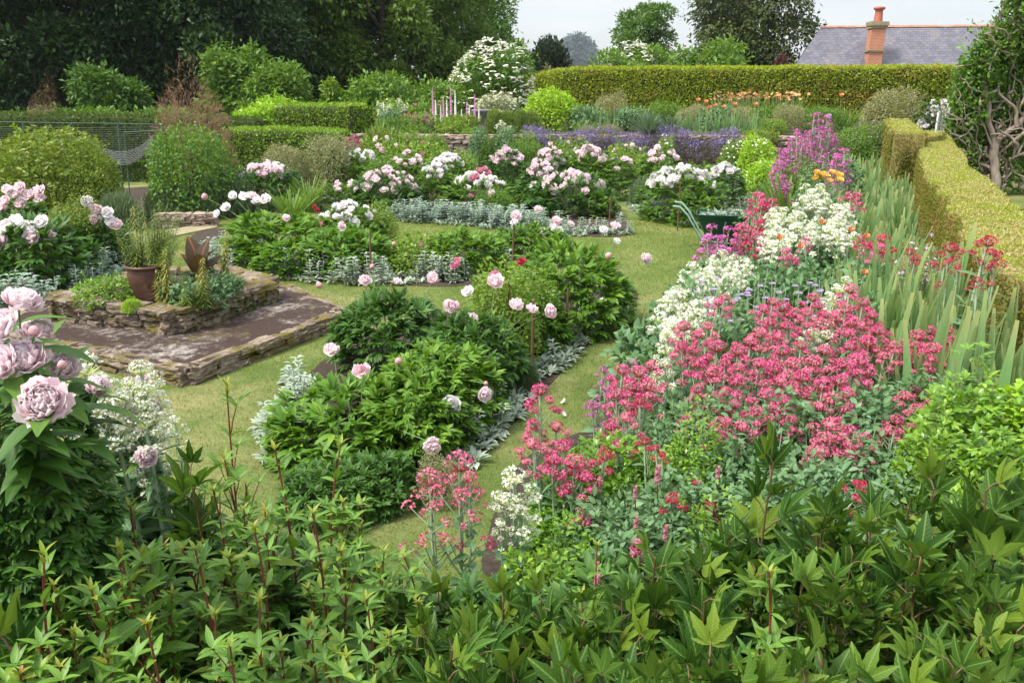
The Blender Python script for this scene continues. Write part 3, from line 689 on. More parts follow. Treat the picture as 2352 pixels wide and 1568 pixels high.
tree("yew_tree", "dark spiky yew between the cream-flowered bush and the blue tree", 1255, 84, 58, 125, M_yewd, 35, 14000, 12, .3, None, zlo=.1, wild=.5, droop=-.9, cat="tree")
tree("distant_tree", "hazy blue-green round tree far beyond the hedge", 1330, 76, 950, 105, M_blue, 36, 9000, 16, 4.6, zlo=.1, trunk_r=1.5)
tree("distant_tree", "hazy low tree far off just right of the big tree group", 1215, 122, 900, 60, M_blue, 37, 3000, 8, 4.6, zlo=.1, trunk_r=.6)
tree("ash_tree", "open grey-green tree with airy crown in the middle of the sky", 1480, -8, 62, 165, M_hazel, 38, 13000, 20, .27, zlo=.2, fill=.2, rz=.15)
tree("cedar_tree", "dark old conifer with bare twigs left of the slate roof", 1715, -90, 53, 265, M_conif, 39, 34000, 22, .26, None, zlo=.08, droop=.5, spread=.95, rz=.22)
tree("grey_bush", "small grey-green bush before the dark yew", 1264, 138, 49, 58, M_greyd, 40, 2500, 7, .22, cat="shrub", trunk_r=.06)
tree("purple_bush", "dark purple-leaved bush at the foot of the old conifer", 1800, 108, 47, 60, M_purple, 41, 2500, 8, .2, cat="shrub", trunk_r=.06)
tree("green_bush", "bright green bush above the yew hedge left of the purple-leaved bush", 1620, 88, 45, 190, M_maple, 42, 9000, 14, .26, cat="shrub", trunk_r=.08)
tree("hazel_bush", "dim green spreading hazel before the dark wood", 255, 150, 31, 195, M_hazel, 43, 9000, 16, .2, cat="shrub", trunk_r=.06, zlo=.12)
tree("maple_tree", "fresh green young tree before the dark wood", 535, 82, 33, 165, M_maple, 44, 9000, 15, .22, zlo=.15, trunk_r=.1)
tree("maple_bush", "light green bush right of the fresh green young tree", 628, 132, 31.5, 185, M_maple, 45, 10000, 15, .2, cat="shrub", trunk_r=.07, zlo=.12)
tree("climbing_shrub", "pale yellowish climber reaching up between the trees", 760, 165, 31, 90, M_rose, 46, 2200, 8, .18, cat="shrub", trunk_r=.04, zlo=.2, fill=.2)
tree("laurel_bush", "dark green bushy shrub behind the foxgloves", 900, 168, 31.5, 260, M_shrub, 47, 12000, 16, .2, cat="shrub", trunk_r=.07, zlo=.1)
tree("green_bush", "low yellowish-green bush between the low hedge and hedge block", 590, 222, 28, 170, M_lime, 48, 7000, 12, .16, cat="shrub", trunk_r=.05, zlo=.1)
tree("green_bush", "low leafy bush poking above the dark hedge near the hazel", 300, 238, 27.5, 300, M_shrub, 49, 7000, 14, .16, cat="shrub", trunk_r=.05, zlo=.2)
tree("green_bush", "low leafy bush above the dark hedge below the left dark trees", 30, 245, 28, 260, M_hazel, 50, 6000, 14, .16, cat="shrub", trunk_r=.05, zlo=.2)
def flowering(o, mesh, n, seed, H, W, size, lo=.35):
    """flat white flower plates sitting on the outside of a bush"""
    P, N = dome(n, .2, .98, -.2, seed); g = np.random.default_rng(seed); mb = MB()
    k = g.random(n) > .0; P = P * [W, W, H] * 1.0
    for j in range(5):
        mb.scatter(leaf(2, .45, .5, .05, .15), P + N * .05, jitter(randu(n, g) * [1, 1, .25], .1, g), N * .4 + [0, 0, 1], size * g.uniform(.5, 1., n))
    link("blossom", mb.mesh("blossom", mesh), o)
b1 = tree("cornus_bush", "big bush smothered in cream flowers left of the yew hedge", 1128, 104, 37.5, 205, M_shrub, 51, 8000, 14, .2, cat="shrub", trunk_r=.08, zlo=.1, spread=.9)
tp = ad(1128, 94, 37.5); flowering(b1, M_elder, 680, 52, tp.z, 106 * mpp(94, 37.5), .19)
b2 = tree("elder_bush", "rounded elder bush with white flower plates above the yew hedge", 1438, 98, 44, 178, M_maple, 53, 9000, 14, .24, cat="shrub", trunk_r=.08, zlo=.1, spread=.9)
tp = ad(1438, 94, 44); flowering(b2, M_elder, 260, 54, tp.z, 88 * mpp(94, 44) * .96, .28)

# ================================================================== FLOWER AND STEM PROTOTYPES
def peony_flower(name, mat, seed, nu, nv, rows):
    """double peony of radius 1: rows of (count, tilt, length, width)"""
    g = np.random.default_rng(seed); mb = MB()
    for cnt, tilt, ln, w in rows:
        for v in range(3):
            T = petal(nu, nv, w, 1.2, .30, .15, v * 2.1); k = cnt // 3 + (1 if v < cnt % 3 else 0)
            a = g.random(1) * 6.28 + np.arange(k) * 2 * np.pi / max(k, 1) + v * 2.1 / max(cnt, 1) * 3 + g.normal(size=k) * .18
            e = R(tilt) + g.normal(size=k) * .12
            D = np.stack([np.cos(a) * np.cos(e), np.sin(a) * np.cos(e), np.sin(e)], 1)
            U = np.stack([-np.cos(a) * np.sin(e), -np.sin(a) * np.sin(e), np.cos(e)], 1)
            mb.scatter(T, D * [.12, .12, .05], D, U, ln * g.uniform(.85, 1.1, k))
    return mb.mesh(name, mat)
ROWS_N = [(9, -12, 1.05, .55), (10, 8, 1., .5), (14, 22, 1., .42), (18, 36, .98, .36), (18, 50, .95, .32), (16, 66, .9, .28)]
ROWS_M = [(7, -5, 1.05, .6), (8, 25, 1., .5), (9, 48, .92, .42), (9, 70, .85, .36)]
ROWS_F = [(6, -5, 1.05, .65), (7, 32, 1., .55), (7, 65, .9, .5)]
ROWS_S = [(6, 12, 1.05, .62), (6, 30, .9, .55)]
FL_N = [peony_flower("peony_flower", M_pink, s_, 5, 4, ROWS_N) for s_ in (1, 2)]
FL_P = [peony_flower("peony_flower", M_pink, s_, 3, 3, ROWS_M) for s_ in (3, 4, 5)]
FL_FP = [peony_flower("peony_flower", M_pink, s_, 2, 2, ROWS_F) for s_ in (6, 7)]
FL_FW = [peony_flower("peony_flower", M_wht, s_, 2, 2, ROWS_F) for s_ in (8, 9)]
FL_MW = [peony_flower("peony_flower", M_wht, s_, 3, 3, ROWS_M) for s_ in (10, 11)]
FL_R = [peony_flower("rose_flower", M_rpink, 12, 2, 2, ROWS_F)]
FL_RED = [peony_flower("rose_flower", M_redd, 13, 2, 2, ROWS_F)]
FL_S = [peony_flower("single_flower", M_pink, 14, 3, 3, ROWS_S)]
FL_O = [peony_flower("poppy_flower", M_orange, 15, 2, 2, ROWS_S)]
mb = MB(); mb.lathe([(.0, -.9), (.5, -.75), (.8, -.3), (.85, .1), (.6, .6), (.2, .9), (0, .95)], 10)
M_budp = surfmat("peony_bud", (.45, .12, .16), (.78, .48, .52), 2.5, .5, .1, c3=(.16, .22, .07)); BUD = [mb.mesh("peony_bud", M_budp)]

def local(o, p):
    v = Vector(p) - o.location; a = -o.rotation_euler.z
    return Vector((v.x * math.cos(a) - v.y * math.sin(a), v.x * math.sin(a) + v.y * math.cos(a), v.z))
def stem_to(mb, base, tip, r=.005, bow=.06):
    b, t = np.array(base, float), np.array(tip, float); q = np.linspace(0, 1, 6)[:, None]
    off = np.array([t[0] - b[0], t[1] - b[1], 0]); mb.tube(b + (t - b) * q - off * bow * 2 * np.sin(q * np.pi), np.linspace(r, r * .7, 6), 5, cap=False)
def facing(d, spin): return Vector(d).to_track_quat('Z', 'Y') @ Quaternion((0, 0, 1), spin)
def flowers_on(o, n, meshes, r, zmin=.35, seed=0, name="flower", up=.9, lift=.06, front=.35, stem=M_stem):
    """n flowers standing on stems just above the upper part of a bush"""
    W, H = SIZE[o]; g = np.random.default_rng(seed + 77); mb = MB(); c0 = local(o, (0, 0, 0)).normalized()
    for i in range(n):
        z = zmin + (1 - zmin) * g.random() ** .8; a = g.uniform(0, 6.28); rr = math.sqrt(max(0, 1 - z * z)) * g.uniform(.85, 1.08)
        d = Vector((math.cos(a), math.sin(a), 0))
        if d.dot(Vector((c0.x, c0.y, 0))) < 0 and g.random() < front: d = -d
        p = Vector((d.x * rr * W, d.y * rr * W, H * z + lift * g.uniform(.2, 1.6)))
        q = facing(Vector((d.x * .9, d.y * .9, up)) + Vector(g.normal(size=3) * .25), g.uniform(0, 6.28))
        link(name, meshes[i % len(meshes)], o, p, r * g.uniform(.75, 1.2), q)
        stem_to(mb, (d.x * rr * W * .5, d.y * rr * W * .5, H * .45), p, .005)
    link("flower_stems", mb.mesh("flower_stems", stem), o)
def flowers_at(o, spots, name="flower", stem=M_stem):
    """flowers measured one by one: (px, py, radius in px, meshes, distance, facing)"""
    W, H = SIZE[o]; mb = MB()
    for i, (px, py, rp_, meshes, Y, d) in enumerate(spots):
        p = local(o, ad(px, py, Y)); r = rp_ * mpp(py, Y)
        a = o.rotation_euler.z; dd = Vector((d[0] * math.cos(-a) - d[1] * math.sin(-a), d[0] * math.sin(-a) + d[1] * math.cos(-a), d[2]))
        link("bud" if meshes is BUD else name, meshes[i % len(meshes)], o, p, r, facing(dd, i * 1.7))
        k_ = min(1., W * .8 / max(1e-6, math.hypot(p.x, p.y))); mb = MB(); stem_to(mb, (p.x * k_ * .8, p.y * k_ * .8, min(H * .75, p.z - .05)), p - dd * r * .1, .0036); 
        if rp_ >= 25:                                    # leafy stem under a bloom that is near
            q = np.array(p - dd * r * .25); dn = np.array([dd.x, dd.y, 0]); k2 = 16; back = np.clip(np.arange(k2) / k2, .05, 1)[:, None]; root = np.array([p.x * k_ * .8, p.y * k_ * .8, min(H * .75, p.z - .05)])
            mb.scatter(L_peony, q + (root - q) * back, randu(k2) * [1, 1, .5] + [0, 0, .1], [0, 0, 1.], rng.uniform(.09, .15, k2), 1)
        link("flower_stem", mb.mesh("flower_stem", [stem, M_peonyd]), o)

PEO = [peony_proto(420, 8, L_peony, M_peony, .20, 61), peony_proto(420, 8, L_peony, M_peony, .20, 62)]
PEOD = [peony_proto(420, 8, L_peony, M_peonyd, .20, 63)]
PEOF = [peony_proto(260, 7, L_peonyf, M_peonyf, .22, 64 + i) for i in range(3)]
PEOFD = [peony_proto(260, 7, L_peonyf, M_peonyd, .22, 67 + i) for i in range(2)]
ROSEB = [shrub_proto(1500, L_ovalf, M_rose, .13, 70 + i, .3, low=-.3, shell=.35, stems=18) for i in range(2)]
OLIVEB = [shrub_proto(4600, L_ovalf, M_olive, .085, 73, .5, shell=.5, wild=.9), shrub_proto(4600, L_ovalf, M_shrub, .08, 74, .5, shell=.5, wild=.9)]
LAVB = [spike_proto(2200, M_lav, 76, .30), spike_proto(2200, M_lav, 77, .34)]
ROSM = [spike_proto(1600, M_rosem, 78, .55)]
GREYB = [shrub_proto(3200, L_small, M_greyd, .085, 79, .4, stems=10), shrub_proto(3200, L_small, M_greyd, .085, 80, .3, stems=10)]
LIMEB = [shrub_proto(2600, L_ovalf, M_lime, .13, 81, .3, shell=.7)]
FRESHB = [shrub_proto(1400, L_ovalf, M_fresh, .13, 82, .25, shell=.4), shrub_proto(1400, L_ovalf, M_peonyf, .13, 83, .25, shell=.4)]
GLAUB = [shrub_proto(900, L_oval, M_glauc, .16, 84, .25, shell=.35, stem_mat=M_stemg), shrub_proto(900, L_oval, M_glauc, .16, 85, .25, shell=.35, stem_mat=M_stemg)]
PLUMEB = [shrub_proto(3400, L_thin, M_plume, .15, 86, .7, shell=.15, upright=.5, wild=.9)]
GRASSB = [strap_proto(160, leaf(4, .02, .3, .1, .35), M_strap, 87, .7, .4), strap_proto(160, leaf(4, .02, .3, .1, .35), M_strap, 88, .7, .4)]
SWORD = leaf(6, .054, .42, .15, .03, curl=.03)
def iris_proto(seed, fans=5, leaves=7, spread=.36):
    g = np.random.default_rng(seed); mb = MB()
    for f in range(fans):
        a = g.normal() * .75; c = np.array([g.uniform(-.17, .17), g.uniform(-.17, .17), 0]); ax = np.array([math.cos(a), math.sin(a), 0]); pn = np.array([-math.sin(a), math.cos(a), 0])
        for i in range(leaves):
            t = (i - (leaves - 1) / 2) / ((leaves - 1) / 2); ln = (1 - .35 * abs(t)) * g.uniform(.7, 1.05)
            D = np.array([0, 0, 1.]) + ax * t * spread * 2 + g.normal(size=3) * .12
            mb.scatter(SWORD, c + ax * t * .04, D, pn + ax * g.normal() * .2, np.array([[g.uniform(.85, 1.15), 1, 1]]) * ln)
    return [("leaves", mb.mesh("iris_leaves", M_iris))]
IRIS = [iris_proto(91 + i) for i in range(4)]; IRISF = [iris_proto(96 + i, 6, 5) for i in range(2)]

# valerian: unit stem with paired leaves, and branched heads of many tiny florets
def val_stem(seed):
    g = np.random.default_rng(seed); mb = MB(); t = np.linspace(0, 1, 8)
    pts = np.stack([.03 * np.sin(t * 3 + seed), .03 * np.sin(t * 2.2 + 2 * seed), t], 1); pts -= pts[0]; pts[:, :2] -= t[:, None] * pts[-1, :2]
    mb.tube(pts, np.linspace(.009, .005, 8), 6, 0, cap=False)
    for k, z in enumerate(np.linspace(.1, .82, 7)):
        c = np.array([np.interp(z, t, pts[:, i]) for i in range(3)]); a = k * 1.57 + g.normal() * .3
        for s_ in (0, math.pi):
            D = np.array([math.cos(a + s_), math.sin(a + s_), .35 + g.normal() * .2])
            mb.scatter(L_oval if z < .7 else L_lance, c, D, np.array([0, 0, 1.]) + g.normal(size=3) * .15, (.15 - .09 * z) * g.uniform(.8, 1.25), 1)
    return mb.mesh("valerian_stem", [M_stemg, M_glauc])
VST = [val_stem(s_) for s_ in range(5)]
STAR = (np.array([[-.22, -.1, 0], [0, -.6, 0.05], [.22, -.1, 0], [0, .6, .05], [-.6, .1, .05], [.6, .1, .05], [0, .3, 0], [0, -.3, -.05]]), np.array([[0, 1, 2, 3], [4, 7, 5, 6]]))
def val_head(mat, bud, seed, fl=60, size=.011, domes=9, tall=1.0):
    """one inflorescence about .1 wide and .16 tall with its tip at the origin"""
    g = np.random.default_rng(seed); mb = MB(); D = [(np.zeros(3) + [0, 0, -.01], .042)]
    for k in range(domes - 1):
        tier = 1 + k // 3; a = k * 2.2 + g.normal() * .4; r = .046 + .013 * tier + g.normal() * .008
        D.append((np.array([r * math.cos(a), r * math.sin(a), (-.012 - .046 * tier + g.normal() * .014) * tall]), .030 - .003 * tier))
    for c, r in D:
        n_ = int(fl * (r / .036) ** 1.5); d = randu(n_, g); d[:, 2] = np.abs(d[:, 2]) * 1.0 - .12
        P = c + d * r * [1, 1, .8] * g.uniform(.88, 1.06, (n_, 1))
        mb.scatter(STAR, P, randu(n_, g), jitter(d + [0, 0, .3], .3, g), size * g.uniform(.7, 1.25, n_), 0)
        d2 = randu(n_ // 3, g); d2[:, 2] = -np.abs(d2[:, 2]) * .5
        mb.scatter(L_narrow, c + [0, 0, -r * .8] + d2 * 0, d2 * [1, 1, .2] + [0, 0, .7], randu(n_ // 3, g), r * 1.15, 1)
        mb.tube([[0, 0, c[2] - .06 - abs(c[0])], c * [.6, .6, 1] + [0, 0, -.03], c], [.0028, .002, .0016], 4, 2, cap=False)
    mb.tube([[0, 0, -.26 * tall], [0, 0, -.02]], [.0045, .003], 5, 2, cap=False)
    return mb.mesh("valerian_head", [mat, bud, M_stemg])
VH = {"red": [val_head(M_red, M_bud, 1, 90, domes=9), val_head(M_red, M_bud, 2, 90, domes=7), val_head(M_red, M_bud, 3, 80, domes=10), val_head(M_redd, M_bud, 4, 90, domes=6), val_head(M_pkv, M_bud, 18, 80, domes=9)], "mag": [val_head(M_mag, M_bud, s_, 60) for s_ in (5, 6)],
      "white": [val_head(M_whv, M_budw, s_, 70, domes=10) for s_ in (7, 8)], "small": [val_head(M_redd, M_bud, 9, 60, domes=2)],
      "redf": [val_head(M_red, M_bud, s_, 26, .02) for s_ in (10, 11)] + [val_head(M_redd, M_bud, 12, 26, .02)], "magf": [val_head(M_mag, M_bud, s_, 26, .02, 12, 1.5) for s_ in (13, 14)], "whitef": [val_head(M_whv, M_budw, s_, 28, .02) for s_ in (15, 16)],
      "spray": [val_head(M_pkv, M_bud, 17, 44, domes=13, tall=1.4)]}
def clump(name, label, cat, tips, heads, z0=0.0, foliage=None, fh=.5, fw=None, group=None, stems=VST, gather=.35, hs=1.0):
    """a flowering clump: every stem rises from near the root to its measured tip (px, py, distance, head scale)"""
    T = [(ad(px, py, Y), s_) for px, py, Y, s_ in tips]
    c = sum((t for t, _ in T), Vector()) / len(T); base = Vector((c.x, c.y + .04, z0))
    o = thing(name, label, cat, base, 0., group)
    for i, (t, s_) in enumerate(T):
        tip = t - base; b = Vector((tip.x * gather * 1.6, tip.y * gather * 1.6, 0)); v = tip - b
        q = v.to_track_quat('Z', 'Y'); L = v.length
        link("stem", stems[i % len(stems)], o, b, L, q @ Quaternion((0, 0, 1), i * 1.1))
        hm = heads[(i * 7 + i // 3) % len(heads)]
        link("flower_head", hm, o, tip, s_ * hs * 1.0, q @ Quaternion((0, 0, 1), i * 2.3))
    if foliage:
        sp_ = max((math.hypot(t.x - base.x, t.y - base.y) for t, _ in T), default=.3) * .8 + .15
        a, parts = foliage.get(fh / (fw or sp_))
        for pn, me in parts: link(pn, me, o, (0, 0, 0), (fw or sp_, fw or sp_, fh / a), (0, 0, rng.uniform(0, 6)))
    return o

# ================================================================== COTTAGE ROOF
m, n, l, b = newmat("roof_slates")
tcx = n.new("ShaderNodeTexCoord"); V = tcx.outputs["UV"]
br = n.new("ShaderNodeTexBrick"); br.inputs["Scale"].default_value = 1.0; br.inputs["Brick Width"].default_value = .3; br.inputs["Row Height"].default_value = .2
br.inputs["Mortar Size"].default_value = .012; br.inputs["Color1"].default_value = (.095, .095, .125, 1); br.inputs["Color2"].default_value = (.15, .145, .18, 1); br.inputs["Mortar"].default_value = (.07, .07, .085, 1)
l.new(V, br.inputs["Vector"])
c = mixc(n, l, ramp(n, l, noise(n, l, V, .9, 6, .7), [(.5, 0.), (.7, .65)]), br.outputs["Color"], (.22, .20, .20))
c = mixc(n, l, ramp(n, l, noise(n, l, V, 3.2, 3, .6), [(.68, 0.), (.71, .85)]), c, (.05, .05, .05))
c = mixc(n, l, ramp(n, l, noise(n, l, V, 5., 4, .6), [(.62, 0.), (.68, .5)]), c, (.36, .33, .24))
l.new(c, b.inputs["Base Color"]); b.inputs["Roughness"].default_value = .6
bp = n.new("ShaderNodeBump"); bp.inputs["Strength"].default_value = .6; bp.inputs["Distance"].default_value = .03
l.new(br.outputs["Fac"], bp.inputs["Height"]); bp.invert = True; l.new(bp.outputs[0], b.inputs["Normal"]); M_slate = m
m, n, l, b = newmat("orange_brick")
tcx = n.new("ShaderNodeTexCoord"); V = tcx.outputs["UV"]
br = n.new("ShaderNodeTexBrick"); br.inputs["Scale"].default_value = 1.0; br.inputs["Brick Width"].default_value = .23; br.inputs["Row Height"].default_value = .078
br.inputs["Mortar Size"].default_value = .009; br.inputs["Color1"].default_value = (.42, .12, .055, 1); br.inputs["Color2"].default_value = (.52, .19, .09, 1); br.inputs["Mortar"].default_value = (.42, .34, .27, 1)
l.new(V, br.inputs["Vector"]); c = mixc(n, l, ramp(n, l, noise(n, l, V, 3., 5, .7), [(.5, 0.), (.75, .6)]), br.outputs["Color"], (.28, .2, .13))
l.new(c, b.inputs["Base Color"]); b.inputs["Roughness"].default_value = .9; M_brick = m
M_tile = surfmat("terracotta_ridge", (.30, .12, .075), (.44, .22, .14), 3, .85, .3, c3=(.30, .27, .19))
M_cream = surfmat("old_stone_wall", (.36, .30, .20), (.5, .43, .30), 3, .95, .5)
M_stonegrey = surfmat("grey_stone", (.16, .16, .15), (.28, .28, .27), 8, .9, .4)
M_cap = surfmat("lichened_stone", (.22, .2, .11), (.36, .3, .2), 5, .95, .5)
def uvquad(me, quads):
    uv = me.uv_layers.new(name="UVMap"); k = 0
    for q in quads:
        for c_ in q: uv.data[k].uv = c_; k += 1
rA = ad(1886, 62, 50.0); rd = Vector((1, -.10, 0)).normalized(); sd = Vector((-.30, -1, 0)).normalized()   # ridge and down-slope directions
LR, LS, DROP = 19.0, 4.6, 4.3
o = thing("cottage", "long stone cottage with slate roof and brick chimney beyond the yew hedge", "house", (rA.x, rA.y, 0))
A = Vector((0, 0, rA.z)); B = A + rd * LR; sb = Vector((-sd.x, -sd.y, 0))
Cc = B + sd * LS - Vector((0, 0, DROP)); Dd = A + sd * LS - Vector((0, 0, DROP)); A2 = A - sd * 4.6 - Vector((0, 0, DROP)) - rd * 2.6; Dd = Dd - rd * 2.6; B2 = B - sd * 4.6 - Vector((0, 0, DROP))
me = bpy.data.meshes.new("roof"); th = Vector((0, 0, -.12)); VV = [A, B, Cc, Dd, A2, B2]
me.from_pydata([tuple(v) for v in VV] + [tuple(v + th) for v in VV], [], [(0, 3, 2, 1), (0, 1, 5, 4), (0, 6, 9, 3), (1, 2, 8, 7), (3, 9, 8, 2), (0, 4, 3, 3)[:3], (1, 7, 11, 5)])
sl = math.hypot(LS, DROP); uvquad(me, [[(0, sl), (0, 0), (LR, 0), (LR, sl)], [(0, sl), (LR, sl), (LR, 0), (0, 0)]] + [[(0, 0)] * 4] * 3 + [[(2.5, 0), (0, sl), (6, sl)], [(0, 0)] * 4])
me.materials.append(M_slate); roof = link("roof", me, o)
mb = MB(); k = int(LR / .45)
for i in range(k):
    p = A + rd * (.225 + i * .45); 
    for s_ in (1, -1):
        d = sd * s_ * .13 - Vector((0, 0, .11)); q = [p - rd * .22, p + rd * .22]
        up = Vector((0, 0, .05 + .006 * (i % 3)))
        mb.add([tuple(q[0] + up), tuple(q[1] + up), tuple(q[1] + up + d), tuple(q[0] + up + d)], [[0, 1, 2, 3]])
link("ridge_tiles", mb.mesh("ridge_tiles", M_tile, False), roof)
mb = MB(); pb = MB(); hw = .20
inA, inD, inC = A + rd * .25, Dd + rd * .35 - sd * .3, Cc - rd * .3 - sd * .3
for (p, q) in ((inD, inC), (inC, Cc - rd * .3 - sd * (LS * 2 - .6)), (Cc - rd * .3 - sd * (LS * 2 - .6), Dd + rd * .25 - sd * (LS * 2 - .6)), (Dd + rd * .25 - sd * (LS * 2 - .6), inD)):
    zt = rA.z - DROP + .25; mb.add([(p.x, p.y, 0), (q.x, q.y, 0), (q.x, q.y, zt), (p.x, p.y, zt)], [[0, 1, 2, 3]])
for E in (1,):
    a_ = (inA if E == 0 else A + rd * (LR - .3)); d1 = (inD if E == 0 else inC); d2 = d1 - sd * (LS * 2 - .6); zt = rA.z - DROP + .25
    mb.add([(d1.x, d1.y, zt), (d2.x, d2.y, zt), (a_.x, a_.y, rA.z - .2)], [[0, 1, 2]])
link("stone_walls", mb.mesh("cottage_walls", M_cream, False), o)
# chimney stands through the front slope
cpos = ad(2010, 100, 47.6); cw = 34 * mpp(100, 47.6); zt = ad(2012, 52, 47.6).z; zb = rA.z - 4.4
cx_, cy_ = cpos.x - rA.x, cpos.y - rA.y; ang = math.atan2(rd.y, rd.x)
def uvbox(name, c, w, d, z0, z1, mat, parent, rot):
    me = bpy.data.meshes.new(name); ca, sa = math.cos(rot), math.sin(rot); h = [(-w, -d), (w, -d), (w, d), (-w, d)]
    vs = [(c[0] + x * ca - y * sa, c[1] + x * sa + y * ca, z) for z in (z0, z1) for x, y in h]
    me.from_pydata(vs, [], [(0, 1, 5, 4), (1, 2, 6, 5), (2, 3, 7, 6), (3, 0, 4, 7), (4, 5, 6, 7), (3, 2, 1, 0)])
    H_ = z1 - z0; uvquad(me, [[(0, 0), (2 * w, 0), (2 * w, H_), (0, H_)], [(0, 0), (2 * d, 0), (2 * d, H_), (0, H_)]] * 2 + [[(0, 0)] * 4] * 2)
    me.materials.append(mat); return link(name, me, parent)
ch = uvbox("chimney", (cx_, cy_), cw * .46, cw * .42, zb, zt - .32, M_brick, roof, ang)
for nm_, z_, e, hh in (("chimney_band", ad(2008, 118, 47.6).z, .07, .05), ("chimney_collar", zt - .25, .06, .07), ("chimney_cap", zt - .08, .11, .10)): mb = MB(); mb.box((cx_, cy_, z_), (cw * .46 + e, cw * .42 + e, hh), 0, ang, .015); link(nm_, mb.mesh(nm_, M_cap, False), roof)
mb = MB(); mb.lathe([(.24, 0), (.22, .25), (.20, .55), (.21, .62), (.29, .66), (.31, .72), (.29, .78), (.2, .8), (.17, .6)], 20, 0, (cx_, cy_, zt))
M_tpot = surfmat("red_clay_pot", (.36, .10, .07), (.48, .17, .11), 4, .8, .2); link("chimney_pot", mb.mesh("chimney_pot", M_tpot), roof)

# ================================================================== HOUSE CORNER WITH WISTERIA AT THE RIGHT
hc = ad(2262, 440, 20.5); 
mb = MB(); mb.box((hc.x + 5.9, 22.4, 2.9), (4.4, .35, 2.9), 0, R(-8))
o = thing("house_wall", "old yellowish stone house wall behind the wisteria at the right edge", "wall"); link("masonry", mb.mesh("house_wall", M_cream, False), o)
w0 = ad(2285, 436, 20.6); o = thing("wisteria", "old wisteria with tangled bare stems climbing the wall at the right edge", "climber", (w0.x, 20.6, 0))
g = np.random.default_rng(201); mb = MB()
P0 = np.array([0, 0, 0]); 
def wander(mb, a, b, r0, r1, amp, n_=14, sd_=0):
    t = np.linspace(0, 1, n_)[:, None]; ph = g.uniform(0, 6, 6)
    w = np.concatenate([np.sin(t * g.uniform(5, 11) + ph[0]) + .5 * np.sin(t * 17 + ph[1]), .35 * np.sin(t * 9 + ph[2]) + .0 * t, .35 * np.sin(t * 8 + ph[4])], 1)
    mb.tube(np.array(a) + (np.array(b) - np.array(a)) * t + w * amp * np.sin(t * np.pi), np.linspace(r0, r1, n_), 7)
tr = [((0, 0, 0), (-.15, .1, 1.3), .13, .11), ((-.15, .1, 1.3), (-.75, .15, 3.), .085, .06), ((-.15, .1, 1.3), (1.1, .2, 2.6), .08, .055), ((1.1, .2, 2.6), (1.4, .5, 4.6), .055, .04), ((-.75, .15, 3.), (-.2, .5, 5.0), .06, .035)]
for a, b_, r0, r1 in tr: wander(mb, a, b_, r0, r1, .05)
link("trunk", mb.mesh("wisteria_trunk", M_wist), o)
mb = MB()
for i in range(80):
    a = np.array([g.uniform(-.8, 1.5), .1 + g.uniform(-.25, .3), g.uniform(.1, 4.2)]); b_ = a + [g.uniform(-.9, .9), g.uniform(-.3, .3), g.uniform(-1.2, 2.4)]; b_[2] = max(b_[2], .05)
    wander(mb, a, b_, g.uniform(.02, .05), .012, g.uniform(.06, .2))
for i in range(16): wander(mb, (-.7 + g.normal() * .15, 0, g.uniform(.6, 2.6)), (-1.35 + g.normal() * .2, -.1, g.uniform(.3, 3.)), .025, .008, .15)
link("bare_stems", mb.mesh("wisteria_stems", M_wist), o)
lm = [((.1, .1, 4.4), (.6, .5, 1.)), ((.0, .1, 5.2), (.5, .5, .9)), ((.7, -.1, 4.9), (1.0, .6, .7)), ((-.85, .2, 3.), (.4, .4, .6)), ((-.45, .2, 3.5), (.5, .4, .6)), ((-.95, .2, 2.), (.4, .4, .8)), ((-.8, .2, .9), (.35, .35, .7)), ((1.6, .0, 4.3), (.9, .5, .9)), ((.5, .5, 1.), (1.1, .2, .9)), ((.3, .4, 2.5), (1., .25, 1.1))]
lm += [((.7, .55, 2.2), (1.7, .3, 2.4)), ((-.75, .3, 2.6), (.55, .4, .8)), ((-.8, .35, 1.4), (.5, .35, 1.)), ((.9, .2, 3.9), (.9, .3, .7))]
link("foliage", crown(lm, 30000, L_ovalf, M_shrub, .12, 202, fill=.2, name="wisteria_foliage"), o)
mb = MB(); p = ad(2165, 318, 21.5)
for i in range(5): mb.box((i * .085 - .17, 0, .62), (.025, .012, .34), 0)
for z_ in (.36, .86): mb.box((0, .022, z_), (.22, .012, .03))
for x_ in (-.22, .22): mb.box((x_, .0, .5), (.025, .03, .5))
o = thing("garden_gate", "small weathered white slatted gate between the box hedge and the wisteria", "gate", (p.x, 21.5, max(0, p.z - .35)), R(12)); link("slats", mb.mesh("gate_slats", M_white, False), o)

# ================================================================== NETTING FENCE AT THE LEFT
o = thing("netting_fence", "green metal posts with wires and sagging grey netting before the dark hedge", "fence")
Yf = 20.0; mb_ = []
for px, pt, pb in ((-60, 279, 395), (52, 281, 395), (160, 282, 395), (270, 283, 415), (285, 303, 415), (372, 285, 395)):
    t, b_ = ad(px, pt, Yf), ad(px + (8 if px > 250 else 3), pb, Yf); mb = MB(); mb.tube([(b_.x, Yf, 0), (t.x, Yf, t.z)], [.016, .016], 6); link("post", mb.mesh("fence_post", M_fpost), o)
mb = MB(); q = [ad(px, py, Yf) for px, py in ((-60, 279), (100, 282), (270, 284), (372, 286))]; mb.tube([tuple(v) for v in q], .008, 5); q = [ad(285, 304, Yf), ad(372, 300, Yf)]; mb.tube([tuple(v) for v in q], .012, 5)
link("top_rail", mb.mesh("fence_top_rail", M_fpost), o)
mb = MB()
for i in range(9):
    a, b_ = ad(205, 322 + i * 1.5, Yf - .05), ad(352, 310 + i * 2, Yf - .05); t = np.linspace(0, 1, 16)[:, None]
    P = np.array(a) + (np.array(b_) - np.array(a)) * t; P[:, 2] -= (.34 + .02 * i) * (1 - (2 * t[:, 0] - 1) ** 2); mb.tube(P, .004, 4)
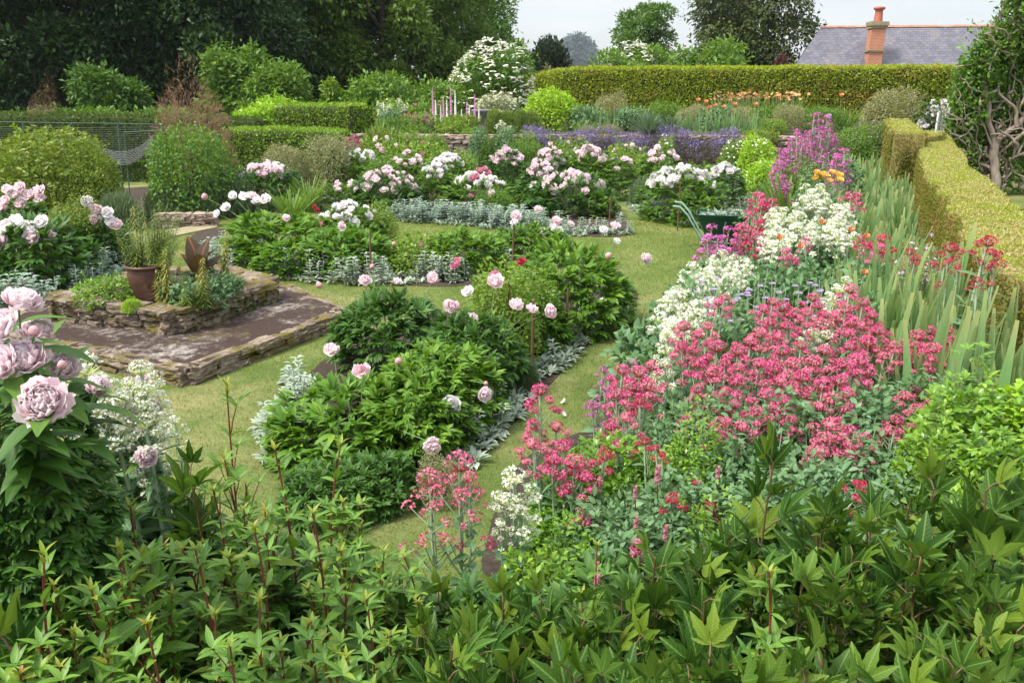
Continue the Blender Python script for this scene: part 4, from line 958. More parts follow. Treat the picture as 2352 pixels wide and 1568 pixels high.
for i in range(16):
    for (xa, xb, ya, yb) in ((-60, 372, 290 + i * 5, 290 + i * 5),):
        a, b_ = ad(xa, ya, Yf + .06), ad(xb, yb + 2, Yf + .06); mb.tube([tuple(a), tuple((a + b_) / 2 - Vector((0, 0, .03))), tuple(b_)], .0018, 3)
link("netting", mb.mesh("netting", M_net), o)

# ================================================================== STONE PLANTER IN THE LAWN
SZ, WZ = .15, .43
slab = [at(426, 851, SZ), at(795, 716, SZ), at(660, 654, SZ), at(240, 652, SZ), at(-60, 752, SZ)]
o = thing("stone_planter", "square mossy dry stone planter on a dark paved step in the lawn", "planter")
m, n, l, b = newmat("dark_mossy_paving")
tcx = n.new("ShaderNodeTexCoord"); V = tcx.outputs["Object"]
pn = math_(n, l, 'ADD', math_(n, l, 'MULTIPLY', noise(n, l, V, 11., 10, .85), .6), math_(n, l, 'MULTIPLY', noise(n, l, V, 1.7, 4, .6), .4))
c = mixc(n, l, ramp(n, l, pn, [(.51, 0.), (.64, .9)]), mixc(n, l, noise(n, l, V, 40., 4), (.016, .008, .005), (.052, .025, .015)), mixc(n, l, noise(n, l, V, 22., 5), (.26, .21, .17), (.56, .52, .48)))
c = mixc(n, l, ramp(n, l, noise(n, l, V, 2.6, 5, .7), [(.58, 0.), (.66, .6)]), c, (.13, .10, .03))
l.new(c, b.inputs["Base Color"]); b.inputs["Roughness"].default_value = .95
bp = n.new("ShaderNodeBump"); bp.inputs["Strength"].default_value = .8; bp.inputs["Distance"].default_value = .02
l.new(noise(n, l, V, 24., 6, .75), bp.inputs["Height"]); l.new(bp.outputs[0], b.inputs["Normal"])
ctr = sum((v for v in slab), Vector()) / len(slab)
link("paved_step", flat([ctr + (v - ctr) * 1.0 for v in slab], SZ + .012, .05).mesh("paved_step", m, False), o)
mb = MB()
for i in range(len(slab)):
    A, B = slab[i], slab[(i + 1) % len(slab)]; stone_run(mb, ctr + (A - ctr) * .99, ctr + (B - ctr) * .99, -.02, SZ - .025, 2, .30, .14, 0, .012)
mr = MB()
for i in range(len(slab)):
    A, B = slab[i], slab[(i + 1) % len(slab)]; stone_run(mr, ctr + (A - ctr) * .972, ctr + (B - ctr) * .972, SZ - .035, SZ + .017, 1, .55, .17, 0, .01)
link("step_edging", mr.mesh("step_edging", M_stone, False), o)
link("step_stones", mb.mesh("step_stones", M_stone, False), o)
wall = [at(400, 712, WZ), at(634, 640, WZ), at(520, 610, WZ), at(330, 618, WZ), at(110, 679, WZ)]
wc = sum(wall, Vector()) / len(wall); mb = MB(); mc = MB()
for i in range(len(wall)):
    A, B = wall[i], wall[(i + 1) % len(wall)]
    stone_run(mb, wc + (A - wc) * .95, wc + (B - wc) * .95, SZ, WZ - .075, 3, .24, .2, 0, .018); stone_run(mc, wc + (A - wc) * .94, wc + (B - wc) * .94, WZ - .08, WZ, 1, .36, .28, 0, .018)
link("dry_stone_wall", mb.mesh("planter_wall", M_stone, False), o); link("coping_stones", mc.mesh("planter_coping", M_stone, False), o)
link("planter_soil", flat([wc + (v - wc) * .92 for v in wall], WZ - .06, .3).mesh("planter_soil", M_soil, False), o)
mb = MB(); P = []                                   # small plants rooted in the joints of the right-hand face
A, B = wall[0], wall[1]; nn = Vector((B.y - A.y, A.x - B.x, 0)).normalized()
for i in range(900):
    t = rng.beta(2.6, 1.6); P.append(tuple(A + (B - A) * t + nn * (.0 + .05 * rng.random()) + Vector((0, 0, -(.04 + .24 * rng.random())))))
P = np.array(P); mb.scatter(L_ovalf, P, jitter(np.tile(np.array(nn) + [0, 0, .2], (len(P), 1)), .6), np.array([0, 0, 1.]) + rng.normal(size=P.shape) * .3, rng.uniform(.025, .05, len(P)))
link("wall_plants", mb.mesh("wall_plants", M_greyd if False else M_hedged), o)
SZs = WZ - .06
# clay pot with lilies
pp = at(350, 690, SZs); pr = 50 * mpp(620, pp.y); ph_ = max(.3, ad(350, 604, pp.y).z - SZs)
mb = MB(); mb.lathe([(.02, 0), (pr * .62, 0), (pr * .66, .03), (pr * .86, ph_ * .45), (pr * .92, ph_ * .72), (pr * .86, ph_ * .86), (pr * .84, ph_ * .9), (pr * 1.02, ph_ * .93), (pr * 1.04, ph_ * .97), (pr * .98, ph_), (pr * .88, ph_ * .98), (pr * .84, ph_ * .85)], 40)
o = thing("clay_pot", "large brown glazed clay pot standing in the stone planter", "pot", (pp.x, pp.y, SZs)); link("pot_body", mb.mesh("clay_pot", M_pot), o)
mb = MB(); mb.lathe([(.001, ph_ * .87), (pr * .845, ph_ * .86)], 30); link("potting_soil", mb.mesh("potting_soil", M_soil), o)
def lily_stem(seed, ln=.07, n_=150, mat=M_lilyg, dr=.3):
    g = np.random.default_rng(seed); mb = MB(); t = np.linspace(0, 1, 6); pts = np.stack([.04 * np.sin(t * 2 + seed), .04 * np.cos(t * 2 + seed) - .04, t], 1); pts[:, 0] -= pts[0, 0]
    mb.tube(pts, np.linspace(.008, .004, 6), 5, 0); z = np.linspace(.12, .99, n_); P = np.stack([np.interp(z, t, pts[:, i]) for i in range(3)], 1)
    a = np.arange(n_) * 2.4; mb.scatter(leaf(3, .085, .3, .2, .5), P, np.stack([np.cos(a), np.sin(a), .4 - dr + 0 * a], 1) + g.normal(size=P.shape) * .15, [0, 0, 1.], ln * (1.25 - .75 * z) * g.uniform(.7, 1.2, n_), 1)
    return mb.mesh("lily_stem", [M_stem, mat])
LIL = [lily_stem(s_, .12, 90, M_lilyg) for s_ in (1, 2, 3)]; LILY = [lily_stem(s_, .13, 130, M_liliy, .5) for s_ in (4, 5)]
o = thing("potted_lily", "green lily stems growing out of the brown clay pot", "plant", (pp.x, pp.y, SZs + ph_ * .86))
for i, (px, py, s_) in enumerate([(285, 520, .6), (305, 500, .7), (325, 450, .75), (345, 475, .75), (362, 490, .7), (380, 470, .8), (300, 545, .5), (395, 520, .55), (270, 530, .5), (355, 455, .7), (340, 520, .5), (370, 530, .45), (322, 500, .6), (290, 500, .6), (312, 470, .7), (335, 490, .6), (350, 500, .6), (388, 500, .6), (402, 545, .5), (278, 545, .5), (360, 540, .5), (300, 560, .5), (385, 555, .5), (315, 540, .5), (330, 565, .4), (410, 490, .6), (262, 520, .5), (398, 470, .6)]):
    t = ad(px, py, pp.y + rng.normal() * .06) - o.location; b_ = Vector((t.x * .3, t.y * .4, 0)); v = t - b_; link("stem", LIL[i % 3], o, b_, (.75, .75, v.length), v.to_track_quat('Z', 'Y'))
lilies = [(375, 570, 8.55, "yellowing lily spike in front of the brown pot"), (505, 530, 9.2, "pale yellow lily spike standing alone at the right of the pot"), (262, 628, 8.7, "lime yellow lily spike left of the brown pot"), (460, 590, 8.5, "browning lily spike in front of the bronze leaves"), (420, 630, 8.3, "short yellow-green lily below the pot rim"), (325, 470, 9.15, "tall pale lily spike rising above the pot")]
for i, (px, py, Y, lb) in enumerate(lilies):
    t = ad(px, py, Y); o = thing("lily_spike", lb, "plant", (t.x, Y, SZs)); h = t.z - SZs
    for k in range(7 if i not in (1, 5) else 3): link("stem", (LILY if i in (0, 1, 3, 5) else LIL)[k % 2], o, (rng.normal() * .06, rng.normal() * .05, 0), (.8, .8, h * (1 - .18 * k)), (rng.normal() * .08, rng.normal() * .08, k * 1.3))
t = ad(450, 545, 9.0); o = thing("canna", "bronze broad-leaved plant behind the brown pot", "plant", (t.x, 9.0, SZs)); h = t.z - SZs
mb = MB(); BL = leaf(6, .22, .4, .25, .15, curl=.1)
for a, e, s_, z_ in ((2.6, .9, .48, .25), (.3, 1.1, .5, .3), (1.3, 1.2, .55, .3), (-.5, .7, .4, .2), (3.6, .6, .36, .1), (4.6, .8, .4, .15), (2.2, 1.0, .6, .35), (.9, .8, .55, .2), (-1.2, 1.0, .5, .3)): mb.scatter(BL, [(0, 0, h * z_)], [(math.cos(a) * math.cos(e), math.sin(a) * math.cos(e), math.sin(e))], [(-math.cos(a) * .8, -math.sin(a) * .8, .6)], s_ * h * 1.3)
link("leaves", mb.mesh("canna_leaves", M_canna), o)
for px, py, Y, w, pr_, lb in ((450, 640, 8.7, 150, GLAUB, "low blue-green plant right of the pot in the planter"), (240, 640, 8.7, 130, FRESHB, "low leafy green plant at the left end of the planter"), (530, 635, 9.3, 60, GREYB, "small grey plant by the planter's back corner"), (300, 688, 8.3, 40, LIMEB, "lime green moss cushion on the planter soil"), (500, 636, 8.9, 100, GLAUB, "small blue-green plant at the right end of the planter")):
    plant(pr_[0], "planter_plant", lb, "plant", px, py, Y, w, SZs)
# fragment of old wall and paving at the bed beyond
o = thing("stone_wall", "short low dry stone wall below the lavender bushes", "wall"); mb = MB(); A, B = at(360, 522), at(500, 520); stone_run(mb, A, B, 0, .28, 4, .3, .25, 0, .014); link("stonework", mb.mesh("low_wall_stonework", M_stoned, False), o)
struct("paving", flat([at(380, 532), at(500, 512), at(500, 524), at(400, 545)], .03, .03).mesh("paving", M_cap, False), "pale paving strip at the foot of the short low wall")

# ================================================================== WHEELBARROW
wb = at(1665, 566); Yw = wb.y; sc_ = mpp(520, Yw)
o = thing("wheelbarrow", "dark green wheelbarrow parked on the grass path beside the red valerian", "wheelbarrow", (wb.x, Yw, 0), R(-14))
zr = ad(1660, 490, Yw).z; zb_ = zr - 62 * sc_
def tray(inset, thick):
    top = [(-.52, -.33), (.56, -.30), (.56, .30), (-.52, .33)]; bot = [(-.32, -.2), (.22, -.18), (.22, .18), (-.32, .2)]; V = []; nn_ = 6
    rows = [(top, zr), (top, zr - .02)] + [([(a[0] + (b[0] - a[0]) * t, a[1] + (b[1] - a[1]) * t) for a, b in zip(top, bot)], zr - .02 - (zr - zb_ - .02) * t ** 1.15) for t in np.linspace(.1, 1, nn_)]
    for q, z in rows:                                # rounded corners
        for k in range(4):
            a, c_, b_ = np.array(q[k - 1]), np.array(q[k]), np.array(q[(k + 1) % 4])
            for t in (0, .33, .67, 1.): d1, d2 = c_ + (a - c_) / np.linalg.norm(a - c_) * .09, c_ + (b_ - c_) / np.linalg.norm(b_ - c_) * .09; pt = d1 * (1 - t) ** 2 + 2 * c_ * t * (1 - t) + d2 * t ** 2; V.append([*(pt * (1 - inset)), z + thick])
    mb = MB(); n_ = 16; F = [[r * n_ + j, r * n_ + (j + 1) % n_, (r + 1) * n_ + (j + 1) % n_, (r + 1) * n_ + j] for r in range(len(rows) - 1) for j in range(n_)]
    mb.add(V, F); base = V[-n_:]; mb.add(base + [list(np.mean(base, 0))], [[j, (j + 1) % n_, n_] for j in range(n_)]); rim = V[:n_]; return mb, rim
mb, rim = tray(0, 0); mb2, _ = tray(.012, .004)
tr_ = link("tray", mb.mesh("barrow_tray", M_gmetal), o); link("tray_lining", mb2.mesh("barrow_lining", M_gmetal), tr_)
mb = MB(); mb.tube(rim + [rim[0]], .011, 6, cap=False); link("rim", mb.mesh("barrow_rim", M_gmetal), tr_)
for s_ in (-1, 1):
    mb = MB(); mb.tube([(.46, .06 * s_, .2), (.1, .17 * s_, zb_ - .03), (-.4, .24 * s_, zb_ + .02), (-.66, .27 * s_, zr - .02), (-.8, .28 * s_, zr + .12), (-.92, .28 * s_, zr + .13)], .017, 8); link("handle", mb.mesh("barrow_handle", M_pgreen), o)
    mb = MB(); mb.tube([(-.28, .2 * s_, zb_ - .02), (-.42, .22 * s_, .02), (-.3, .22 * s_, .015), (-.1, .19 * s_, zb_ - .03)], .015, 8); link("leg", mb.mesh("barrow_leg", M_gmetal), o)
    for x_ in (-.02, .24): mb = MB(); mb.tube([(x_, (.345) * s_, zr - .1), (x_ - .02, .3 * s_, zr - .22), (x_ - .02, .25 * s_, zb_ - .05)], .012, 6); link("brace", mb.mesh("barrow_brace", M_steel), o)
mb = MB(); a = np.linspace(0, 2 * np.pi, 25); mb.tube(np.stack([.5 + .15 * np.cos(a), 0 * a, .185 + .15 * np.sin(a)], 1), .04, 10, cap=False); wh = link("wheel", mb.mesh("barrow_tyre", M_rubber), o)
mb = MB(); mb.tube([(.5, -.03, .185), (.5, .03, .185)], [.11, .11], 16); mb.tube([(.5, -.12, .185), (.5, .12, .185)], .012, 6); link("rim", mb.mesh("barrow_hub", M_steel), wh)
mb = MB(); P, N = dome(260, .1, .9, 0, 5); P = P * [.42, .24, .1] + [0, 0, zr - .06]; mb.scatter(L_ovalf, P, randu(260), randu(260), rng.uniform(.04, .1, 260)); cu = link("garden_cuttings", mb.mesh("barrow_cuttings", M_silver), None, (wb.x, Yw, 0), 1, (0, 0, R(-14))); tag(cu, "pale garden cuttings heaped in the green wheelbarrow", "cuttings", None, "stuff")

# ================================================================== PEONIES AND OTHER PLANTS OF THE SUNKEN BEDS
GP = "peony bushes in the beds"
def peony(px, pt, Y, w, lab, proto, n=0, meshes=None, r=.075, seed=0, zmin=.35, up=.9, lift=.06, spots=None, deep=1., rz=None):
    o = plant(proto, "peony_bush", lab, "peony", px, pt, Y, w, 0., GP, rz if rz is not None else rng.uniform(0, 6), deep)
    if n: flowers_on(o, int(n * 2.1), meshes, r * 1.02, min(.8, zmin + .3), seed, up=up, lift=lift)
    if spots: flowers_at(o, spots)
    return o
# front bed
peony(805, 905, 5.75, 400, "broad low peony at the near end of the front bed with one open single bloom", PEO[0], spots=[(765, 806, 19, FL_P, 6.1, (-.1, -.5, .8)), (831, 852, 22, FL_S, 5.6, (.0, -.8, .5)), (915, 829, 10, BUD, 5.8, (0, -.2, 1)), (992, 1018, 24, FL_P, 5.0, (.3, -.9, -.2))])
peony(1005, 800, 6.2, 290, "bushy peony on the path side of the front bed with a white bloom facing outward", PEO[1], spots=[(1031, 926, 24, FL_MW, 5.55, (.4, -.9, .1)), (1110, 903, 18, FL_P, 5.7, (.5, -.8, .1)), (1116, 880, 6, BUD, 5.8, (0, -.2, 1))])
peony(945, 880, 5.65, 260, "peony filling the middle of the front bed between two larger ones", PEO[0])
peony(700, 990, 5.5, 170, "small peony mound at the left corner of the front bed", PEO[1])
peony(890, 682, 7.7, 250, "dark upright peony beside the paved step of the planter", PEOD[0], spots=[(733, 655, 9, BUD, 7.7, (-.6, -.2, .8)), (838, 645, 14, FL_P, 7.5, (.1, -.7, .7)), (912, 648, 10, FL_P, 7.9, (0, -.5, .8)), (995, 642, 16, FL_P, 7.9, (.2, -.6, .7)), (855, 612, 7, BUD, 8.0, (0, -.2, 1))])
peony(1085, 735, 7.0, 240, "peony with several pink half-open blooms at the centre of the front bed", PEOD[0], spots=[(1038, 703, 18, FL_P, 6.9, (0, -.8, .5)), (1184, 702, 17, FL_P, 6.8, (.2, -.5, .8)), (1220, 713, 14, FL_P, 6.75, (.3, -.5, .8)), (1262, 717, 17, FL_P, 6.75, (.5, -.7, .4)), (1084, 735, 16, FL_P, 7.1, (0, -.7, .6)), (1137, 650, 20, FL_P, 7.2, (0, -.6, .7)), (1076, 672, 14, FL_MW, 7.3, (-.3, -.6, .7))])
peony(1322, 582, 9.0, 265, "tall dense peony at the far end of the front bed by the grass path", PEO[0], spots=[(1480, 594, 16, FL_P, 8.9, (.6, -.6, .4)), (1385, 530, 11, FL_MW, 9.0, (.1, -.5, .8)), (1412, 522, 12, FL_P, 9., (.1, -.5, .8)), (1398, 588, 10, BUD, 8.5, (.2, -.4, .8)), (1415, 555, 9, FL_MW, 9., (.4, -.5, .7))])
peony(1215, 680, 8.2, 190, "peony below the tall dense one in the front bed", PEO[1])
# middle bed
peony(640, 505, 12.70, 250, "peony at the left end of the middle bed", PEO[1], spots=[(520, 478, 12, FL_FW, 13.00, (0, -.6, .7)), (610, 462, 15, FL_FW, 13.20, (0, -.6, .7)), (590, 463, 12, FL_FW, 13.20, (-.3, -.6, .7)), (536, 452, 11, FL_FW, 13.30, (0, -.6, .7)), (470, 452, 9, BUD, 13.20, (0, -.3, 1)), (560, 455, 13, FL_FW, 13.10, (.2, -.6, .7)), (580, 452, 12, FL_FP, 13.30, (.2, -.6, .7)), (658, 502, 10, FL_FP, 12.30, (.2, -.6, .7)), (500, 492, 10, FL_FW, 12.80, (-.4, -.6, .6))])
peony(665, 555, 11.90, 180, "low fresh green peony at the front of the middle bed", PEO[0])
peony(800, 478, 13.20, 170, "peony with pale blooms standing behind the middle bed's left part", PEOF[0], 10, FL_FW, .075, 1)
peony(800, 535, 12.00, 210, "dense green peony near the middle of the middle bed", PEO[0], spots=[(786, 521, 11, FL_FP, 11.90, (0, -.8, .5)), (905, 560, 6, BUD, 11.60, (0, -.4, 1))])
peony(1075, 540, 12.00, 190, "leafy peony without blooms in the middle bed behind the silver edging", PEO[1])
peony(1215, 525, 12.60, 170, "peony with pale blooms at the right end of the middle bed", PEO[0], spots=[(1186, 500, 15, FL_FP, 12.50, (-.1, -.6, .7)), (1181, 513, 10, FL_FW, 12.40, (-.2, -.6, .7)), (1237, 484, 11, FL_FP, 12.90, (0, -.5, .8)), (1278, 510, 13, FL_FP, 12.70, (.2, -.6, .7)), (1270, 525, 11, FL_FW, 12.60, (.2, -.6, .7)), (1246, 534, 9, FL_FP, 12.50, (.2, -.6, .7)), (1310, 515, 8, FL_FP, 12.70, (.4, -.6, .5)), (1284, 530, 10, FL_FW, 12.60, (.2, -.6, .7))])
# far bed, front row
peony(890, 398, 18.10, 165, "dark peony laden with pale pink blooms at the left of the far bed", PEOFD[0], 26, FL_FP, .078, 2, .2, .7)
peony(790, 425, 18.50, 110, "fresh green peony with few blooms at the far bed's left end", PEOF[1], 5, FL_FP, .07, 3)
peony(1095, 408, 18.30, 165, "peony with white blooms and a pink rose in front in the far bed", PEOF[2], 20, FL_FW, .08, 4, .4, .7)
peony(1310, 408, 17.90, 205, "large peony with round pale pink blooms beside the grass fork", PEOFD[1], 27, FL_FP, .082, 5, .3, .7)
peony(1375, 445, 17.30, 90, "leafy peony edge beside the grass fork below the pale pink blooms", PEOF[0])
# island bed and right
peony(1565, 392, 17.10, 185, "broad peony covered with white blooms beside the green wheelbarrow", PEOF[1], 30, FL_FW, .085, 6, .35, .7)
peony(1665, 388, 18.50, 100, "smaller white peony behind the broad one by the wheelbarrow", PEOFD[0], 11, FL_FW, .085, 7, .45, .8)
peony(1600, 445, 16.20, 110, "low leafy peony just left of the green wheelbarrow", PEOF[0])
# far bed, back rows
for i, (px, pt, Y, w, k, mm, lab) in enumerate([
        (830, 352, 21, 110, 14, FL_FW, "white peony below the sloping rosemary at the far left"), (935, 358, 20.5, 130, 9, FL_FP, "peony with scattered pink blooms below the bare patch of wall"),
        (1030, 362, 20.3, 110, 16, FL_FW, "white peony left of the stony gap in the far bed"), (1165, 350, 20.6, 110, 14, FL_FP, "pink peony right of the stony gap in the far bed"),
        (1265, 352, 20.8, 110, 14, FL_FP, "pink peony below the violet wall flowers, centre"), (1350, 342, 20.6, 115, 15, FL_FP, "pink peony right of centre below the violet wall flowers"),
        (1420, 362, 20.2, 90, 3, FL_FP, "leafy peony between the pink and white peonies below the wall"), (1520, 342, 20.8, 100, 12, FL_FP, "pink peony behind the broad white one below the yucca"),
        (610, 382, 18.5, 160, 28, FL_FP, "pink and white peony beside the grey bushes on the left"), (1240, 385, 18.8, 120, 12, FL_FP, "pink peony in the middle row of the far bed"), (1000, 385, 18.6, 100, 8, FL_FW, "white peony in the middle row of the far bed")]):
    peony(px, pt, Y, w, lab, (PEOF + PEOFD)[i % 5], k, mm, .08, 20 + i, .4, .8)
# left bed
peony(40, 515, 11.0, 300, "dark peony with big white blooms at the left edge behind the peony in close-up", PEOD[0], spots=[(4, 555, 22, FL_P, 10.6, (-.1, -.8, .6))] + [(x, y, 17, FL_MW, 10.6 + i * .02, (0, -.7, .7)) for i, (x, y) in enumerate(((20, 520), (52, 524), (74, 528), (8, 527), (98, 512), (38, 512)))] + [(75, 548, 19, FL_P, 10.5, (.1, -.8, .6)), (112, 540, 14, FL_P, 10.7, (.4, -.7, .5))])
peony(20, 470, 12.4, 170, "peony with rose-pink blooms at the left edge beneath the olive bush", PEOD[0], spots=[(x, y, 14, FL_P, 12.2, (0, -.7, .7)) for x, y in ((22, 437), (48, 432), (38, 448), (14, 465), (68, 450), (92, 440), (5, 482), (50, 470), (95, 456))])
peony(225, 505, 12.2, 130, "dark peony with drooping pink blooms behind the silver edging at the left", PEOD[0], spots=[(x, y, 14, (FL_P, FL_MW)[i % 2], 12.0, (.3, -.7, .6)) for i, (x, y) in enumerate(((222, 482), (247, 490), (218, 508), (255, 510), (268, 517), (200, 465)))])
plant(OLIVEB[0], "rose_bush", "yellowish-green leafy bush between the pale peonies at the left", "shrub", 135, 470, 12.0, 150)
# close-up peony at the left edge
o = plant(PEOD[0], "peony_bush", "close-up dark-leaved peony with huge pink blooms at the left edge", "peony", 5, 790, 2.12, 400, .6, GP, 2.0)
flowers_at(o, [(106, 925, 60, FL_N, 1.66, (.2, -.72, .66)), (45, 705, 44, FL_N, 1.80, (.5, .1, .85)), (4, 765, 52, FL_N, 1.75, (-.3, -.5, .8)), (88, 772, 40, FL_N, 1.85, (.3, -.3, .9)), (64, 830, 52, FL_N, 1.76, (0, -.5, .85)), (140, 850, 38, FL_N, 1.85, (.5, -.4, .75)), (10, 845, 46, FL_N, 1.68, (-.3, -.6, .7)), (143, 838, 13, BUD, 1.75, (.2, -.3, 1)), (78, 760, 15, BUD, 1.75, (.2, -.3, 1)), (222, 893, 28, FL_N, 2.15, (.6, -.4, .6))])
plant(PEOD[0], "peony_bush", "dark peony leaves low at the left edge below the close-up blooms", "peony", 20, 1130, 2.0, 300, .6, GP)
o = plant(PEOD[0], "peony_bush", "dark peony foliage below the white valerian spikes near the left", "peony", 250, 1010, 2.95, 220, .3, GP, 1.0)
flowers_at(o, [(330, 872, 18, FL_N, 2.95, (.1, -.5, .8)), (347, 938, 22, FL_N, 2.85, (.6, -.5, .4)), (303, 957, 16, FL_N, 2.8, (0, -.3, .9)), (338, 1048, 26, FL_N, 2.65, (.4, -.7, .4))])
# roses and fillers in the beds
GRs = "roses and leafy fillers between the peonies"
def filler(px, pt, Y, w, lab, proto, name="rose_bush", cat="rose", n=0, meshes=None, r=.045, z0=0., seed=0, spots=None, group=GRs):
    o = plant(proto, name, lab, cat, px, pt, Y, w, z0, group)
    if n: flowers_on(o, n, meshes, r, .3, seed, lift=.03)
    if spots: flowers_at(o, spots)
    return o
filler(1150, 590, 7.6, 170, "pale green rose with a magenta bloom in the front bed", ROSEB[0], spots=[(1052, 605, 13, FL_R, 7.5, (-.3, -.7, .5)), (1045, 612, 10, FL_R, 7.5, (-.4, -.7, .3)), (1140, 642, 20, FL_R, 7.3, (0, -.7, .6))])
filler(1215, 610, 8.1, 130, "pale green rose with one red bloom in the front bed", ROSEB[1], spots=[(1198, 603, 11, FL_RED, 7.9, (-.2, -.7, .5))])
filler(950, 545, 11.9, 150, "spindly rose with tiny pink bloom in the middle bed", ROSEB[0], spots=[(968, 562, 5, FL_R, 11.6, (0, -.8, .4))])
filler(730, 520, 12.6, 90, "thin rose with small red blooms in the middle bed", ROSEB[1], spots=[(722, 475, 5, FL_RED, 11.6, (0, -.7, .6)), (728, 484, 6, FL_RED, 11.6, (0, -.7, .6)), (739, 515, 6, FL_R, 11.4, (0, -.7, .6))])
filler(870, 462, 13.4, 80, "yellowish rose shoot behind the middle bed", ROSEB[0])
filler(1135, 432, 17.4, 95, "dark rose with bright pink blooms before the white peony", OLIVEB[1], spots=[(x, y, 9, FL_R, 17.3, (0, -.7, .6)) for x, y in ((1100, 395), (1112, 390), (1095, 408), (1120, 400), (1085, 412))] + [(1128, 445, 9, FL_FP, 17.2, (0, -.8, .5)), (1082, 450, 6, FL_R, 17.1, (0, -.8, .4))])
filler(1000, 440, 18.4, 90, "grey-leaved low plant between the peonies of the far bed", GREYB[1], "santolina", "plant")
filler(1195, 440, 18.4, 110, "leafy green plant between two peonies of the far bed", FRESHB[1], "leafy_plant", "plant")
filler(960, 330, 23, 150, "pink rambling rose beneath the bare patch of terrace wall", ROSEB[1], n=8, meshes=FL_R, r=.06, seed=31)
filler(880, 318, 23.3, 110, "rose with pale pink blooms at the foot of the sloping rosemary", ROSEB[0], n=7, meshes=FL_FP, r=.09, seed=32)
filler(1060, 348, 22.5, 80, "green weedy shrub growing in the stony gap", FRESHB[0], "leafy_plant", "shrub")
filler(1440, 332, 22.8, 120, "loose pinkish rose below the yucca", ROSEB[0], n=8, meshes=FL_FP, r=.06, seed=33)
filler(1290, 320, 23.2, 110, "small pink rose right below the violet flowers at the centre", ROSEB[1], n=9, meshes=FL_FP, r=.07, seed=34)
filler(1215, 325, 23.4, 90, "dark green shrub at the wall foot near the two grey-green mounds", OLIVEB[1], "leafy_plant", "shrub")
filler(880, 358, 19.5, 90, "fresh green shrub among the pale peonies of the far bed", FRESHB[1], "leafy_plant", "shrub")
filler(1480, 395, 19, 80, "fine green upright plant between the pink and white peonies", LAVB[0], "feathery_plant", "plant")
filler(1215, 800, 6.9, 55, "dark feathery plant beside the silver edging of the front bed", LAVB[0], "feathery_plant", "plant")
filler(990, 705, 7.4, 60, "yellow-green fringed lily shoot in the front bed", [("leaves", LIL[0])], "lily_spike", "plant")
# left shrubs
plant(OLIVEB[0], "olive_green_bush", "large rounded yellowish-green bush at the left edge before the netting fence", "shrub", 95, 292, 16.5, 300)
plant(OLIVEB[0], "olive_green_bush", "yellowish-green bush mass bulging right from the rounded bush by the fence", "shrub", 190, 345, 16., 130)
plant(OLIVEB[1], "leafy_bush", "tall green bush right of the netting fence", "shrub", 425, 288, 17.5, 215)
plant(PLUMEB[0], "smoke_bush", "bush with brownish-pink plumes rising behind the tall green bush", "shrub", 430, 196, 20.5, 185)
plant(PLUMEB[0], "smoke_bush", "small tuft of reddish plumes above the dark hedge", "shrub", 90, 212, 24.5, 75)
for px, pt, Y, w, pr_, lb in ((262, 422, 15.6, 115, LAVB[0], "dark lavender mound left of the low stone wall"), (405, 424, 17.2, 170, LAVB[1], "wide lavender mound above the low stone wall"), (520, 384, 17.6, 140, LAVB[1], "tall upright lavender right of the green bush"), (470, 432, 17.0, 80, LAVB[0], "small lavender between two larger ones")):
    plant(pr_, "lavender_bush", lb, "lavender", px, pt, Y, w, 0, "lavender bushes at the left")
plant(GREYB[0], "grey_bush", "pale grey bush before the bright low hedge", "shrub", 645, 328, 20.5, 105); plant(GREYB[1], "grey_bush", "round olive-grey bush beside the reddish spikes on the left", "shrub", 755, 313, 21, 122)
clump("pink_spike_plant", "reddish-pink spikes behind the round olive-grey bush", "flower", [(800, 318, 22, 1.5), (812, 312, 22, 1.6), (822, 320, 22, 1.3), (790, 325, 22, 1.2)], VH["redf"], 0, None)
plant(ROSM[0], "rosemary_bush", "sloping grey-green rosemary hanging over the left end of the terrace wall", "shrub", 878, 285, 24.2, 130); plant(LAVB[0], "rosemary_bush", "lower grey-green rosemary at the left end of the terrace", "shrub", 830, 318, 23.6, 70)
plant(GRASSB[0], "iris_clump", "strap-leaved clump beside the pink and white peony at the left", "iris", 705, 402, 18.0, 60); plant(GRASSB[1], "strap_leaved_plant", "arching strap leaves below the pink and white peony on the left", "plant", 665, 430, 16.5, 60)
tag(link("white_ground_cover", (lambda: (mb := MB(), mb.scatter(L_small, np.array([tuple(at(x, y)) for x, y in zip(rng.uniform(640, 760, 700), rng.uniform(425, 446, 700))]) + np.array([0, 0, .05]), randu(700), [0, 0, 1.], .06), mb.mesh("white_ground_cover", M_silver))[-1])()), "low white-flecked ground cover along the grass at the left", "ground cover", None, "stuff")
# wooden stakes
for px, pt, pb, Y, lb in ((1170, 645, 690, 7.4, "thin wooden stake beside the magenta rose"), (1225, 690, 740, 7.0, "dark wooden stake among the pink peony blooms"), (1305, 662, 700, 8.1, "short stake before the tall dense peony"), (1180, 515, 545, 11.2, "leaning stake at the right of the middle bed"), (1403, 450, 480, 15.4, "stake beside the leafy peony at the grass fork"), (1563, 420, 460, 15.5, "slim stake in the white peony by the wheelbarrow"), (850, 530, 560, 11.1, "short stake in the middle bed")):
    t, b_ = ad(px, pt, Y), ad(px - 3, pb, Y); o = thing("garden_stake", lb, "stake", (t.x, Y, 0)); mb = MB(); mb.tube([(b_.x - t.x, 0, 0), (0, 0, t.z)], [.014, .012], 6); link("stake_pole", mb.mesh("garden_stake", M_stake), o)

